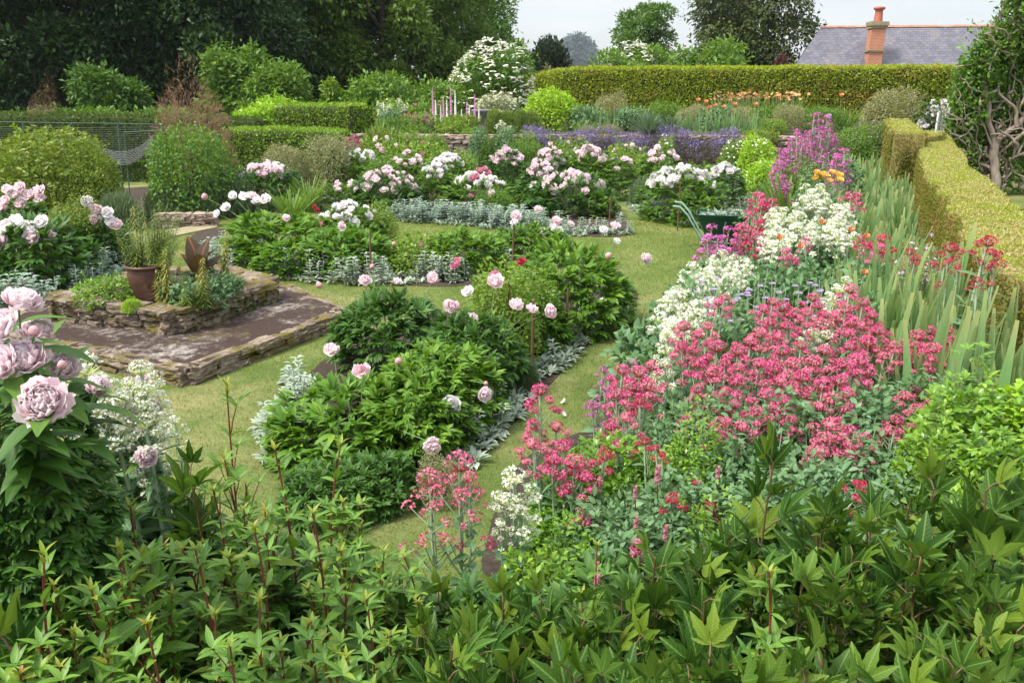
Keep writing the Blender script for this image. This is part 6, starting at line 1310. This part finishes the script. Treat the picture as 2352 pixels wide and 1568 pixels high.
for i, q in enumerate(t): p = local(o, ad(*q)); link("flower", [peony_flower("yellow_flower", M_yel, 160, 2, 2, ROWS_S)][0] if i == 0 else o.children[0].data, o, p, .055, facing((rng.normal() * .4, -.5, .8), i)); stem_to(mb, (p.x * .5, p.y * .5, 0), p, .004)
link("flower_stems", mb.mesh("flower_stems", M_stem), o)
for px, py, Y, lb in ((1790, 548, 8.2, "orange poppy at the left below the white drift"), (1838, 568, 7.9, "orange poppy between red knots below the white drift"), (1888, 513, 8.8, "large orange poppy inside the white drift"), (1954, 530, 8.4, "small orange poppy at the right of the white drift"), (1990, 545, 7.9, "pale apricot poppy beside the loose red valerian"), (1985, 628, 6.6, "flat orange poppy among the iris leaves")):
    t = ad(px, py, Y); o = thing("orange_poppy", lb, "poppy", (t.x, Y, 0), 0, "orange poppies in the long border"); mb = MB(); mb.tube([(0, .03, 0), (0, 0, t.z)], .004, 5); link("stem", mb.mesh("poppy_stem", M_stem), o); link("flower", FL_O[0], o, (0, 0, t.z), 8.5 * mpp(py, Y), (R(35), 0, 0))
# lilac scabious and thrift in front of the white drift
o_pts = [(x, y, float(np.interp(y, [630, 760], [6.6, 5.6]))) for x, y in zip(rng.uniform(1600, 1960, 46), rng.uniform(640, 740, 46))]
c = ad(1780, 690, 6.1); o = thing("scabious", "scattered lilac button flowers between white drift and red mass", "flower", (c.x, 6.1, 0)); mb = MB(); d = randu(60); d[:, 2] = np.abs(d[:, 2]) * .6; hb = MB(); hb.scatter(STAR, d * [1, 1, .6], jitter(d, .5), d, .55); hm = hb.mesh("scabious_head", M_lilac)
for q in o_pts: p = local(o, ad(*q)); link("flower_head", hm, o, p, .022); stem_to(mb, (p.x * .85, p.y * .85, .1), p, .0025)
link("flower_stems", mb.mesh("flower_stems", M_stem), o)
t = ad(2120, 555, 6.9); o = thing("borage", "pale blue-flowered plant among the iris leaves near the hedge", "flower", (t.x, 6.9, 0)); link("foliage", GREYB[0].get(3.4)[1][0][1], o, (0, 0, 0), (.25, .25, t.z / 3.4)); mb = MB(); P, N = dome(70, .2, .9, .2, 9); mb.scatter(STAR, P * [.32, .32, t.z * 1.08], randu(70), N, .035); link("blossom", mb.mesh("blossom", M_lilac), o)
# leafy understorey of the border
gU = "leafy understorey of the long border"
und = [("grey-green valerian leaves at the path edge under the leaning red heads", 1545, 955, 4.2, 150, 0), ("grey-green valerian leaves under the left of the red mass", 1640, 905, 4.3, 260, 1), ("grey-green valerian leaves under the centre of the red mass", 1800, 900, 4.3, 260, 0), ("grey-green valerian leaves under the right of the red mass", 1980, 890, 4.3, 260, 1), ("grey-green valerian leaves before the nearest iris leaves", 2120, 860, 4.4, 220, 0),
       ("grey-green leaves behind the red mass at the left", 1660, 740, 5.7, 240, 0), ("grey-green leaves behind the red mass at the centre", 1800, 720, 5.9, 240, 1), ("grey-green leaves behind the red mass at the right", 1960, 690, 6., 240, 0), ("grey-green leaves below the white drift by the path", 1640, 660, 6.7, 230, 1), ("pale grey-green leaves between white drift and iris, near", 1800, 620, 7.4, 250, 0), ("pale grey-green leaves between white drift and iris, middle", 1940, 610, 7.4, 230, 1), ("grey-green leaves beneath the red row by the wheelbarrow", 1690, 590, 8.3, 190, 0), ("grey-green leaves beneath the tall white valerian", 1860, 530, 9.2, 200, 1), ("grey-green leaves beneath the yellow flowers", 1900, 455, 11, 140, 0),
       ("fresh green leaves at the left foot of the red mass", 1590, 985, 3.9, 180, 2), ("fresh green leaves at the centre foot of the red mass", 1700, 1010, 3.8, 260, 0), ("grey-green leaves in front of the red mass toward the lobed leaves", 1860, 1050, 3.6, 260, 1), ("grey-green leaves in the gap left of the lobed leaves", 1540, 1090, 3.5, 280, 0), ("grey-green leaves at the right foot of the red mass", 2030, 1010, 3.7, 260, 1), ("grey-green stems and leaves left of centre near the persicaria", 1420, 1190, 3.2, 260, 1)]
for lb, px, pt, Y, w, k in und:
    plant(FRESHB[0] if k == 2 else GLAUB[k], "valerian_foliage", lb, "plant", px, pt, Y, w, 0, gU)
# fine upright stems seen through the border
mb = MB()
for i in range(420):
    px, py = rng.uniform(1560, 2080), rng.uniform(600, 980); Y = float(np.interp(py, [600, 980], [7.2, 3.9])); t = ad(px, py, Y); mb.tube([(t.x + rng.normal() * .06, Y, .15), (t.x, Y, max(.3, t.z - .05))], .0035, 4)
tag(link("flower_stalks", mb.mesh("flower_stalks", M_stemg)), "thin pale green stalks standing throughout the long border", "stems", None, "stuff")
# glossy bush at the path end and lime leaves at the right edge
def glossy(mat, seed, size=.085, n=620, k=5, T=None):
    def make(a):
        g = np.random.default_rng(seed); P, N = dome(int(n * max(.6, a) ** .8), .28, .5, -.2, seed); P = P * [1, 1, a]; mb = MB(); whorls(mb, P, N, T or L_oval, k, size, g, 0, 1.6, .45)
        return [("foliage", mb.mesh("glossy_foliage", mat)), ("branches", base_stems(12, .7, .7 * a, M_stem, g, .012, "branches"))]
    return Proto(make)
GL = glossy(M_choisya, 171, .13); GLF = glossy(M_fresh, 172, .17, 420, 5); GLF2 = glossy(M_lime, 173, .17, 420, 5)
plant(GL, "choisya_bush", "glossy bright green bush at the end of the grass path", "shrub", 1320, 1035, 3.75, 240, 0); plant(GL, "choisya_bush", "glossy green bush right behind the single white valerian", "shrub", 1400, 1010, 4.0, 260, 0); plant(GL, "choisya_bush", "low glossy bush at the foot of the single white valerian", "shrub", 1260, 1180, 3.5, 200, 0)
plant(GLF, "lime_leaved_plant", "bright lime leafy plant at the right edge before the box hedge", "plant", 2230, 885, 3.9, 260, 0); plant(GLF2, "lime_leaved_plant", "yellow-green leafy plant cut by the right edge", "plant", 2350, 870, 4.0, 240, 0); plant(GLF, "lime_leaved_plant", "fresh green leafy plant below the lime leaves at the right", "plant", 2160, 985, 3.5, 230, 0); plant(GLF, "lime_leaved_plant", "fresh green leaves between lime plant and lobed leaves at the right edge", "plant", 2300, 1000, 3.3, 260, 0)
# persicaria spikes
def knot(seed):
    g = np.random.default_rng(seed); mb = MB(); d = randu(130, g); mb.scatter(STAR, np.stack([d[:, 0] * .12, d[:, 1] * .12, g.random(130)], 1), randu(130, g), d, .17); return mb.mesh("persicaria_head", M_knot)
KN = [knot(1), knot(2)]; gP = "persicaria spikes among the front leaves"
for px, pt, pb, Y, lb in ((1462, 1240, 1320, 2.9, "long crimson persicaria spike at the centre"), (1372, 1320, 1365, 2.6, "crimson persicaria spike left of the lobed leaves"), (1512, 1068, 1110, 3.4, "short crimson spike near the red valerian"), (1460, 1115, 1145, 3.3, "pale pink spike below the glossy bush"), (1530, 1205, 1240, 3.0, "pink persicaria spike between lobed leaves"), (1650, 1070, 1100, 3.4, "pale pink spike beside tall pale stems"), (1462, 1185, 1215, 3.1, "small crimson spike above the long one"), (1372, 1290, 1320, 2.7, "pale spike just above the crimson one at left"), (1525, 1340, 1375, 2.6, "crimson spike low among the lobed leaves"), (1280, 1390, 1420, 2.5, "small pink spike low left of the lobed leaves")):
    t, b_ = ad(px, pt, Y), ad(px + 3, pb, Y); o = thing("persicaria", lb, "persicaria", (t.x, Y, .3), 0, gP); L = t.z - b_.z; mb = MB(); mb.tube([(.03, .02, 0), (0, 0, b_.z - .3 + L * .5)], .003, 5); link("stem", mb.mesh("persicaria_stem", M_stemr), o); link("flower_spike", KN[int(px) % 2], o, (0, 0, b_.z - .3), (L, L, L))

# ================================================================== FOREGROUND: RED-STEMMED PLANTS AND LOBED LEAVES
def phyg_stem(seed, h=.75, gap=.042, size=.092, side=.6):
    """red stem with pairs of toothed leaves, leafy side shoots and a yellow-orange tip; h metres tall"""
    g = np.random.default_rng(seed); mb = MB(); t = np.linspace(0, 1, 8); bx, by = g.normal() * .05, g.normal() * .05
    pts = np.stack([bx * np.sin(t * 2.6), by * np.sin(t * 2.2), t * h], 1); mb.tube(pts, np.linspace(.0055, .0024, 8), 6, 0)
    at_ = lambda z: np.array([np.interp(z, t, pts[:, i]) for i in range(3)])
    zs = np.linspace(.06, .97, int(h / gap))
    for k, z in enumerate(zs):
        c = at_(z); a = k * 1.57 + g.normal() * .25
        for s_ in (0, math.pi):
            el = .35 + .75 * z ** 3 + g.normal() * .35; D = np.array([math.cos(a + s_) * math.cos(el), math.sin(a + s_) * math.cos(el), math.sin(el)])
            ln = (size * (1 - z ** 4) + .03) * g.uniform(.7, 1.2); mb.scatter(L_jag, c, D, np.array([0, 0, 1.]) + g.normal(size=3) * .3, np.array([[ln * .92, ln, ln]]), 2 if z > .93 else 1)
            if .2 < z < .85 and g.random() < side:      # side shoot in the leaf axil
                e = c + (D * .6 + np.array([0, 0, .9])) * .07 * g.uniform(.6, 1.3); mb.tube([c, (c + e) / 2 + [0, 0, .005], e], [.002, .0018, .0014], 4, 0)
                for j in range(5): b_ = j * 2.4 + g.random(); mb.scatter(L_lance, e, [math.cos(b_), math.sin(b_), .9], [0, 0, 1.], .058 * g.uniform(.7, 1.2), 1)
    c = at_(1.); 
    for j in range(4): b_ = j * 1.57; mb.scatter(L_lance, c, [math.cos(b_), math.sin(b_), 1.5], [-math.cos(b_), -math.sin(b_), .5], .030 * g.uniform(.8, 1.2), 2)
    return mb.mesh("red_stem_shoot", [M_stemr, M_phyg, M_phygtip])
PHY = [phyg_stem(s_, .55 + .08 * (s_ % 4)) for s_ in range(181, 189)]; PHH = [.55 + .08 * (s_ % 4) for s_ in range(181, 189)]
PHB = [phyg_stem(s_, .7, .085, .058, .25) for s_ in range(301, 305)]
def fil_stem(seed, h=.6):
    """brownish stem with large toothed lobed leaves held up like hands"""
    g = np.random.default_rng(seed); mb = MB(); t = np.linspace(0, 1, 7); bx, by = g.normal() * .05, g.normal() * .05
    pts = np.stack([bx * np.sin(t * 2.4), by * np.sin(t * 2.), t * h], 1); mb.tube(pts, np.linspace(.006, .003, 7), 6, 0)
    V, F = LOB; n_ = len(V)
    for k, z in enumerate(np.linspace(.1, 1., int(h / .046))):
        c = np.array([np.interp(z, t, pts[:, i]) for i in range(3)]); a = k * 2.4 + g.normal() * .3; el = .45 + .8 * z + g.normal() * .25
        pet = .10 * (1 - .75 * z) + .015; e = c + np.array([math.cos(a) * .8, math.sin(a) * .8, .6]) * pet; mb.tube([c, (c + e) / 2 + [0, 0, .008], e], [.0032, .0026, .0024], 5, 0)
        D = nrm(np.array([math.cos(a) * math.cos(el), math.sin(a) * math.cos(el), math.sin(el)])); U = np.array([-math.cos(a) * math.sin(el), -math.sin(a) * math.sin(el), math.cos(el)]); X = np.cross(D, U)
        ln = (.150 - .06 * z ** 2) * g.uniform(.75, 1.25); O = e + (V[:, :1] * X + V[:, 1:2] * D + V[:, 2:] * U) * ln; mb.add(O, F, 1, LOBC)
    return mb.mesh("lobed_leaf_shoot", [M_stembr, M_fil])
L4 = LOB[1]
FIL = [fil_stem(s_, .5 + .07 * (s_ % 4)) for s_ in range(191, 199)]; FIH = [.5 + .07 * (s_ % 4) for s_ in range(191, 199)]
def shoots(name, label, cat, tips, protos, hts, group, lead=None, lead_h=.7):
    """a plant of several shoots, each reaching its measured tip (px, py, distance)"""
    T = [ad(*q) for q in tips]; c = sum(T, Vector()) / len(T); z0 = bank_z(c.x, c.y) - .02; o = thing(name, label, cat, (c.x, c.y, z0), 0, group)
    for i, t in enumerate(T):
        k = int(rng.integers(len(protos))); hk, me = (lead_h, lead[int(rng.integers(len(lead)))]) if lead and i == 0 else (hts[k], protos[k])
        tip = t - o.location; b_ = Vector((tip.x * .55 + rng.normal() * .02, tip.y * .55 + .02, min(0, tip.z - hk * .9))); v = tip - b_
        q = v.to_track_quat('Z', 'Y') @ Quaternion((0, 0, 1), rng.uniform(0, 6.28)); s_ = v.length / hk
        link("leafy_shoot", me, o, b_, (min(max(s_, .8), 1.15), min(max(s_, .8), 1.15), s_), q)
    return o
gF = "red-stemmed plants in the foreground"
PL = [("tall red-stemmed plant at the left with a yellow tip near the white peony", [(165, 1085), (215, 1145), (118, 1130), (150, 1200)], 2.15), ("red-stemmed plant left of the tallest bare shoot", [(318, 1160), (368, 1195), (290, 1210), (345, 1250)], 2.2), ("red-stemmed plant with the tallest shoot reaching over the lawn", [(530, 872), (505, 975), (555, 1050), (480, 1090)], 2.75), ("red-stemmed plant before the front bed's left corner", [(615, 1020), (640, 1090), (590, 1120), (665, 1140)], 2.5), ("red-stemmed plant with a long shoot leaning right to the front bed", [(805, 1010), (775, 1085), (735, 1130), (830, 1140)], 2.55), ("red-stemmed plant at the centre with two orange tips", [(700, 1180), (745, 1200), (720, 1260), (680, 1290)], 2.25), ("bushy red-stemmed plant below the front bed", [(560, 1205), (520, 1240), (585, 1285), (545, 1320)], 2.2), ("red-stemmed plant at the left of the bottom", [(425, 1250), (455, 1290), (400, 1330), (440, 1370)], 2.05), ("red-stemmed plant with yellow-green rosette tips at the bottom", [(735, 1420), (770, 1455), (715, 1480), (700, 1400)], 1.85), ("red-stemmed plant in the bottom left corner region with large leaves", [(245, 1340), (200, 1380), (270, 1420), (230, 1470)], 1.85), ("red-stemmed plant at the bottom centre-left", [(500, 1390), (540, 1420), (475, 1450), (520, 1490)], 1.85), ("red-stemmed plant at the bottom between the rosettes", [(620, 1360), (650, 1400), (600, 1440), (640, 1480)], 1.9), ("red-stemmed plant right of the centre before the pink pair", [(870, 1150), (905, 1200), (850, 1230), (890, 1265)], 2.5), ("red-stemmed plant near the grass path's end", [(900, 1260), (880, 1310), (930, 1350), (850, 1330)], 2.3), ("low red-stemmed plant at the bottom beside the lobed leaves", [(820, 1370), (860, 1420), (800, 1450), (845, 1490)], 1.9), ("red-stemmed plant at the bottom edge left", [(345, 1440), (385, 1480), (320, 1500), (365, 1530)], 1.75), ("red-stemmed plant low at the bottom edge centre", [(580, 1510), (640, 1530), (680, 1540), (540, 1540)], 1.7), ("single pink-stemmed shoot among the lobed leaves at the bottom right", [(1735, 1300), (1700, 1400), (1760, 1420)], 2.0), ("lone red shoot among the lobed leaves below the persicaria", [(1370, 1235), (1385, 1310)], 2.35), ("red-stemmed plant below the small white valerian at the left", [(60, 1180), (35, 1240), (90, 1260), (20, 1320)], 1.95), ("red-stemmed plant before the dark peony leaves at the left edge", [(130, 1250), (70, 1350), (160, 1310), (110, 1400)], 1.8), ("red-stemmed plant right of the dark peony leaves", [(210, 1230), (255, 1180), (190, 1300), (280, 1290)], 2.05), ("red-stemmed plant at the very bottom left corner", [(30, 1450), (90, 1480), (140, 1460), (60, 1530)], 1.65), ("thin red-stemmed plant standing over the lawn at the left", [(445, 1110), (470, 1180), (420, 1190)], 2.6)]
for lb, pts, Y in PL: shoots("red_stemmed_plant", lb, "plant", [(x, y + (8 if j == 0 else 62), Y + rng.normal() * .06) for j, (x, y) in enumerate(pts)], PHY, PHH, gF, PHB, .7)
gL = "plants with big lobed leaves in the foreground"
LL = [("lobed-leaf plant at the left below the white valerian", [(400, 1030), (370, 1110)], 2.75), ("lobed-leaf plant in shade at the lower left", [(130, 1300), (60, 1380), (170, 1420), (90, 1480)], 2.0), ("lobed-leaf plant at the bottom left corner", [(30, 1450), (110, 1540), (40, 1550)], 1.75), ("lobed-leaf plant at the end of the grass path", [(1000, 1330), (960, 1350), (1040, 1350), (1080, 1370)], 2.4), ("lobed-leaf plant at the bottom before the path", [(920, 1420), (980, 1400), (1050, 1400), (900, 1480)], 2.1), ("lobed-leaf plant in front of the glossy bush", [(1150, 1330), (1210, 1330), (1120, 1380), (1190, 1400)], 2.35), ("lobed-leaf plant at the bottom centre", [(1050, 1480), (1120, 1500), (1000, 1530), (1180, 1520)], 1.8), ("lobed-leaf plant with broad pale leaf below the persicaria", [(1310, 1310), (1330, 1370), (1270, 1400), (1350, 1430)], 2.2), ("lobed-leaf plant at the bottom right of centre", [(1260, 1480), (1330, 1500), (1400, 1480), (1290, 1540)], 1.8), ("lobed-leaf plant left of the tall pale stems", [(1490, 1250), (1450, 1300), (1530, 1310), (1500, 1370)], 2.35), ("lobed-leaf plant with V-shaped leaves before the red mass", [(1790, 1015), (1690, 1190), (1730, 1150), (1640, 1190)], 2.75), ("tall lobed-leaf plant rising before the red mass", [(1885, 1085), (1850, 1150), (1920, 1140), (1880, 1200)], 2.6), ("lobed-leaf plant right of the tall one", [(1990, 1150), (2030, 1130), (1960, 1210), (2050, 1210)], 2.5), ("lobed-leaf plant at the right below the lime plants", [(2110, 1095), (2150, 1070), (2190, 1130), (2120, 1170)], 2.6), ("lobed-leaf plant cut by the right edge, upper", [(2255, 1040), (2300, 1080), (2340, 1050), (2280, 1140)], 2.6), ("lobed-leaf plant before the centre of the red mass, low", [(1600, 1240), (1640, 1290), (1570, 1330), (1680, 1300)], 2.3), ("broad lobed-leaf plant at the lower right", [(1840, 1270), (1900, 1280), (1800, 1330), (1880, 1350)], 2.2), ("lobed-leaf plant with a pale V-shaped leaf at the lower right", [(2000, 1290), (2060, 1310), (1980, 1370), (2040, 1390)], 2.15), ("lobed-leaf plant at the right edge, middle", [(2180, 1240), (2240, 1250), (2290, 1220), (2330, 1260)], 2.25), ("lobed-leaf plant at the bottom right corner", [(2250, 1400), (2310, 1380), (2200, 1440), (2340, 1450)], 1.95), ("lobed-leaf plant at the bottom under the pale V-shaped leaf", [(2100, 1420), (2050, 1480), (2140, 1500), (2180, 1540)], 1.85), ("lobed-leaf plant at the bottom right of the pink-stemmed shoot", [(1850, 1450), (1920, 1440), (1890, 1520), (1970, 1500)], 1.85), ("lobed-leaf plant at the bottom left of the pink-stemmed shoot", [(1560, 1440), (1620, 1470), (1500, 1480), (1660, 1530)], 1.85), ("lobed-leaf plant at the bottom edge centre right", [(1440, 1530), (1540, 1545), (1750, 1530)], 1.7)]
for lb, pts, Y in LL: shoots("lobed_leaf_plant", lb, "plant", [(x, y + 62, Y + rng.normal() * .06) for x, y in pts], FIL, FIH, gL)
# dim undergrowth that closes the gaps between the foreground shoots
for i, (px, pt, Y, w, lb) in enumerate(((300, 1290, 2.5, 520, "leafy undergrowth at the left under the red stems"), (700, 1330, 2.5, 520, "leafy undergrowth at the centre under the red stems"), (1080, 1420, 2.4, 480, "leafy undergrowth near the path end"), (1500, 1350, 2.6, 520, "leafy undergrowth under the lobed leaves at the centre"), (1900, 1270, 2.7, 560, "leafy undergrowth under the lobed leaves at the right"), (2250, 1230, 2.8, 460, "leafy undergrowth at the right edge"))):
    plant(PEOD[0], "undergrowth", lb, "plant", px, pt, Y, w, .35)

# more leafy growth on the slope between bank and border, and at the near end of the front bed
for i, (px, pt, Y, w, k, lb) in enumerate(((1430, 1150, 3.35, 250, 1, "grey-green leaves on the slope behind the left lobed leaves"), (1590, 1130, 3.35, 260, 0, "grey-green leaves on the slope below the dark red knots"), (1760, 1110, 3.35, 260, 1, "grey-green leaves on the slope below the red mass, centre"), (1930, 1090, 3.35, 260, 0, "grey-green leaves on the slope below the red mass, right"), (2090, 1090, 3.3, 240, 1, "grey-green leaves on the slope below the lime plants"), (1330, 1220, 3.2, 220, 2, "fresh green leaves on the slope below the glossy bush"), (1500, 1210, 3.1, 240, 0, "grey-green leaves in front of the persicaria"), (1660, 1200, 3.1, 240, 2, "fresh green leaves on the slope before the tall pale stems"))):
    plant(FRESHB[0] if k == 2 else GLAUB[k], "valerian_foliage", lb, "plant", px, pt, Y, w, .1, gU)
peony(860, 1065, 4.85, 200, "dark low peony mound at the near tip of the front bed", PEOD[0]); peony(760, 1090, 4.7, 230, "low peony leaves at the near left end of the front bed", PEOD[0])
plant(GREYB[1], "sage_plant", "blue-grey leafy plant at the near right corner of the front bed", "plant", 1010, 1050, 4.85, 110)
for px, pt, Y, w, lb, pr_ in ((1960, 292, 22.5, 110, "low dark shrub under the terrace wall behind the iris drift", OLIVEB[1]), (2010, 280, 23, 70, "small green shrub between iris drift and round grey bush", FRESHB[1]), (1900, 300, 22.8, 90, "green leafy shrub behind the magenta spires", FRESHB[1])): plant(pr_, "leafy_shrub", lb, "shrub", px, pt, Y, w, 0)

for i, (px, pt, Y, w, k, lb) in enumerate(((1230, 1300, 2.9, 300, 2, "fresh green leaves on the slope behind the lobed leaves near the path end"), (1450, 1300, 2.85, 330, 1, "grey-green leaves behind the lobed leaves at the centre"), (1700, 1250, 2.9, 330, 0, "grey-green leaves among the lobed leaves right of centre"), (1960, 1200, 2.95, 330, 1, "grey-green leaves among the lobed leaves at the right"), (2230, 1130, 3.0, 330, 2, "fresh green leaves behind the lobed leaves at the right edge"))):
    plant(FRESHB[0] if k == 2 else GLAUB[k], "valerian_foliage", lb, "plant", px, pt, Y, w, .2, gU)
L5 = [("lobed-leaf plant near the glossy bush's foot", [(1100, 1370), (1160, 1420), (1230, 1390), (1060, 1420)], 2.25), ("lobed-leaf plant in the centre, half hidden", [(1400, 1380), (1440, 1420), (1370, 1450), (1480, 1430)], 2.1), ("lobed-leaf plant filling the lower right middle", [(1720, 1260), (1760, 1330), (1680, 1360), (1790, 1390)], 2.3), ("lobed-leaf plant under the tall one at the right", [(1930, 1250), (1960, 1320), (1900, 1380), (1990, 1440)], 2.2), ("lobed-leaf plant at the right, middle height", [(2080, 1220), (2130, 1260), (2160, 1330), (2100, 1350)], 2.35), ("lobed-leaf plant at the right edge, lower", [(2270, 1310), (2320, 1330), (2230, 1360), (2345, 1380)], 2.1), ("lobed-leaf plant at the bottom right, beside the corner", [(2220, 1510), (2280, 1480), (2340, 1530), (2160, 1470)], 1.8), ("lobed-leaf plant at the bottom, left of centre", [(950, 1500), (1010, 1450), (880, 1540), (1080, 1450)], 1.85), ("lobed-leaf plant at the bottom below the persicaria", [(1420, 1510), (1480, 1540), (1350, 1540), (1550, 1500)], 1.8), ("lobed-leaf plant at the bottom under the pink-stemmed shoot", [(1700, 1470), (1780, 1480), (1650, 1450), (1830, 1540)], 1.8)]
for lb, pts, Y in L5: shoots("lobed_leaf_plant", lb, "plant", [(x, y + 62, Y + rng.normal() * .06) for x, y in pts], FIL, FIH, gL)

for i, (px, pt, Y, w, lab, pr_) in enumerate(((1345, 268, 25.6, 60, "small strap-leaved tuft right of the lime-green bush foot", GRASSB[1]), (1380, 238, 28.4, 80, "fresh green tall leaves between lime-green bush and feathery bush", GRASSB[0]), (1450, 246, 27.5, 70, "blue-green low leaves behind the left yucca", GLAUB[1]), (1535, 232, 30, 70, "green leafy clump left of the highest poppy", FRESHB[1]), (1585, 245, 28, 70, "silvery low clump behind the terrace iris leaves", GREYB[1]), (1640, 252, 27.6, 80, "silvery clump below the poppies", GLAUB[0]), (1705, 246, 28.5, 90, "silvery clump below the daylilies", GREYB[0]), (1760, 248, 28, 80, "green clump below the far daylilies", FRESHB[1]), (1860, 246, 28.5, 90, "dark green clump behind the allium", OLIVEB[1]), (1780, 275, 25.6, 60, "reddish-green low clump at the terrace edge", ROSEB[1]), (1730, 285, 25, 60, "strap-leaved tuft at the right end of the violet mat", GRASSB[0]), (1620, 290, 24.9, 50, "small green tuft above the violet mat", GRASSB[1]), (1310, 296, 25, 40, "low yellow-green tuft above the violet mat", GRASSB[1]), (1400, 288, 25, 50, "grey tuft left of the yuccas", GREYB[0]), (950, 290, 25.4, 70, "green leafy mound above the bare wall patch, left", FRESHB[1]), (1085, 300, 25.1, 50, "green tuft above the bare wall patch, right", ROSEB[0]))):
    terr("terrace_plant", "plant", px, pt, Y, w, lab, pr_)
for px, pt, Y, w, lab, pr_ in ((880, 300, 24.3, 80, "leafy rose before the far left end of the terrace wall", ROSEB[1]), (1000, 306, 24.0, 70, "loose green growth overlapping the left of the bare stones", ROSEB[0]), (930, 300, 24.1, 95, "rose growing against the left part of the terrace wall", ROSEB[0]), (990, 304, 24.1, 60, "green shrub hiding the wall just left of the bare stones", FRESHB[1]), (1215, 300, 24.0, 60, "reddish-green growth covering the wall right of the two mounds", ROSEB[1]), (1125, 312, 23.9, 50, "leafy growth between the two grey-green mounds", FRESHB[1])): terr("wall_shrub", "shrub", px, pt, Y, w, lab, pr_, 0.)
# a few fallen petals on the grass
for i, (px, py) in enumerate(((1288, 925), (1345, 742), (1300, 955), (1422, 560), (1385, 470), (560, 838), (690, 762), (1408, 925))):
    p = at(px, py, .012); o = thing("fallen_petal", "white petal fallen on the mown grass path", "petal", p, i * 1.3, "fallen petals on the grass"); mb = MB(); mb.scatter(petal(3, 3, .5, 1.1, .3, .1), [(0, 0, 0)], [(1, 0, .15)], [(0, 0, 1.)], .055); link("petal", mb.mesh("fallen_petal", M_wht), o)
# ================================================================== THE AIR
mb = MB(); mb.box((0, 530, 69), (620, 560, 70.2)); m = bpy.data.materials.new("haze_air"); m.use_nodes = True; n = m.node_tree.nodes; n.remove(n["Principled BSDF"])
v = n.new("ShaderNodeVolumePrincipled"); v.inputs["Color"].default_value = (.82, .9, 1., 1); v.inputs["Density"].default_value = .00022; v.inputs["Anisotropy"].default_value = .3
m.node_tree.links.new(v.outputs[0], n["Material Output"].inputs["Volume"])
tag(link("haze", mb.mesh("haze", m, False)), "thin blue summer haze in front of the far trees", None, None, "stuff")
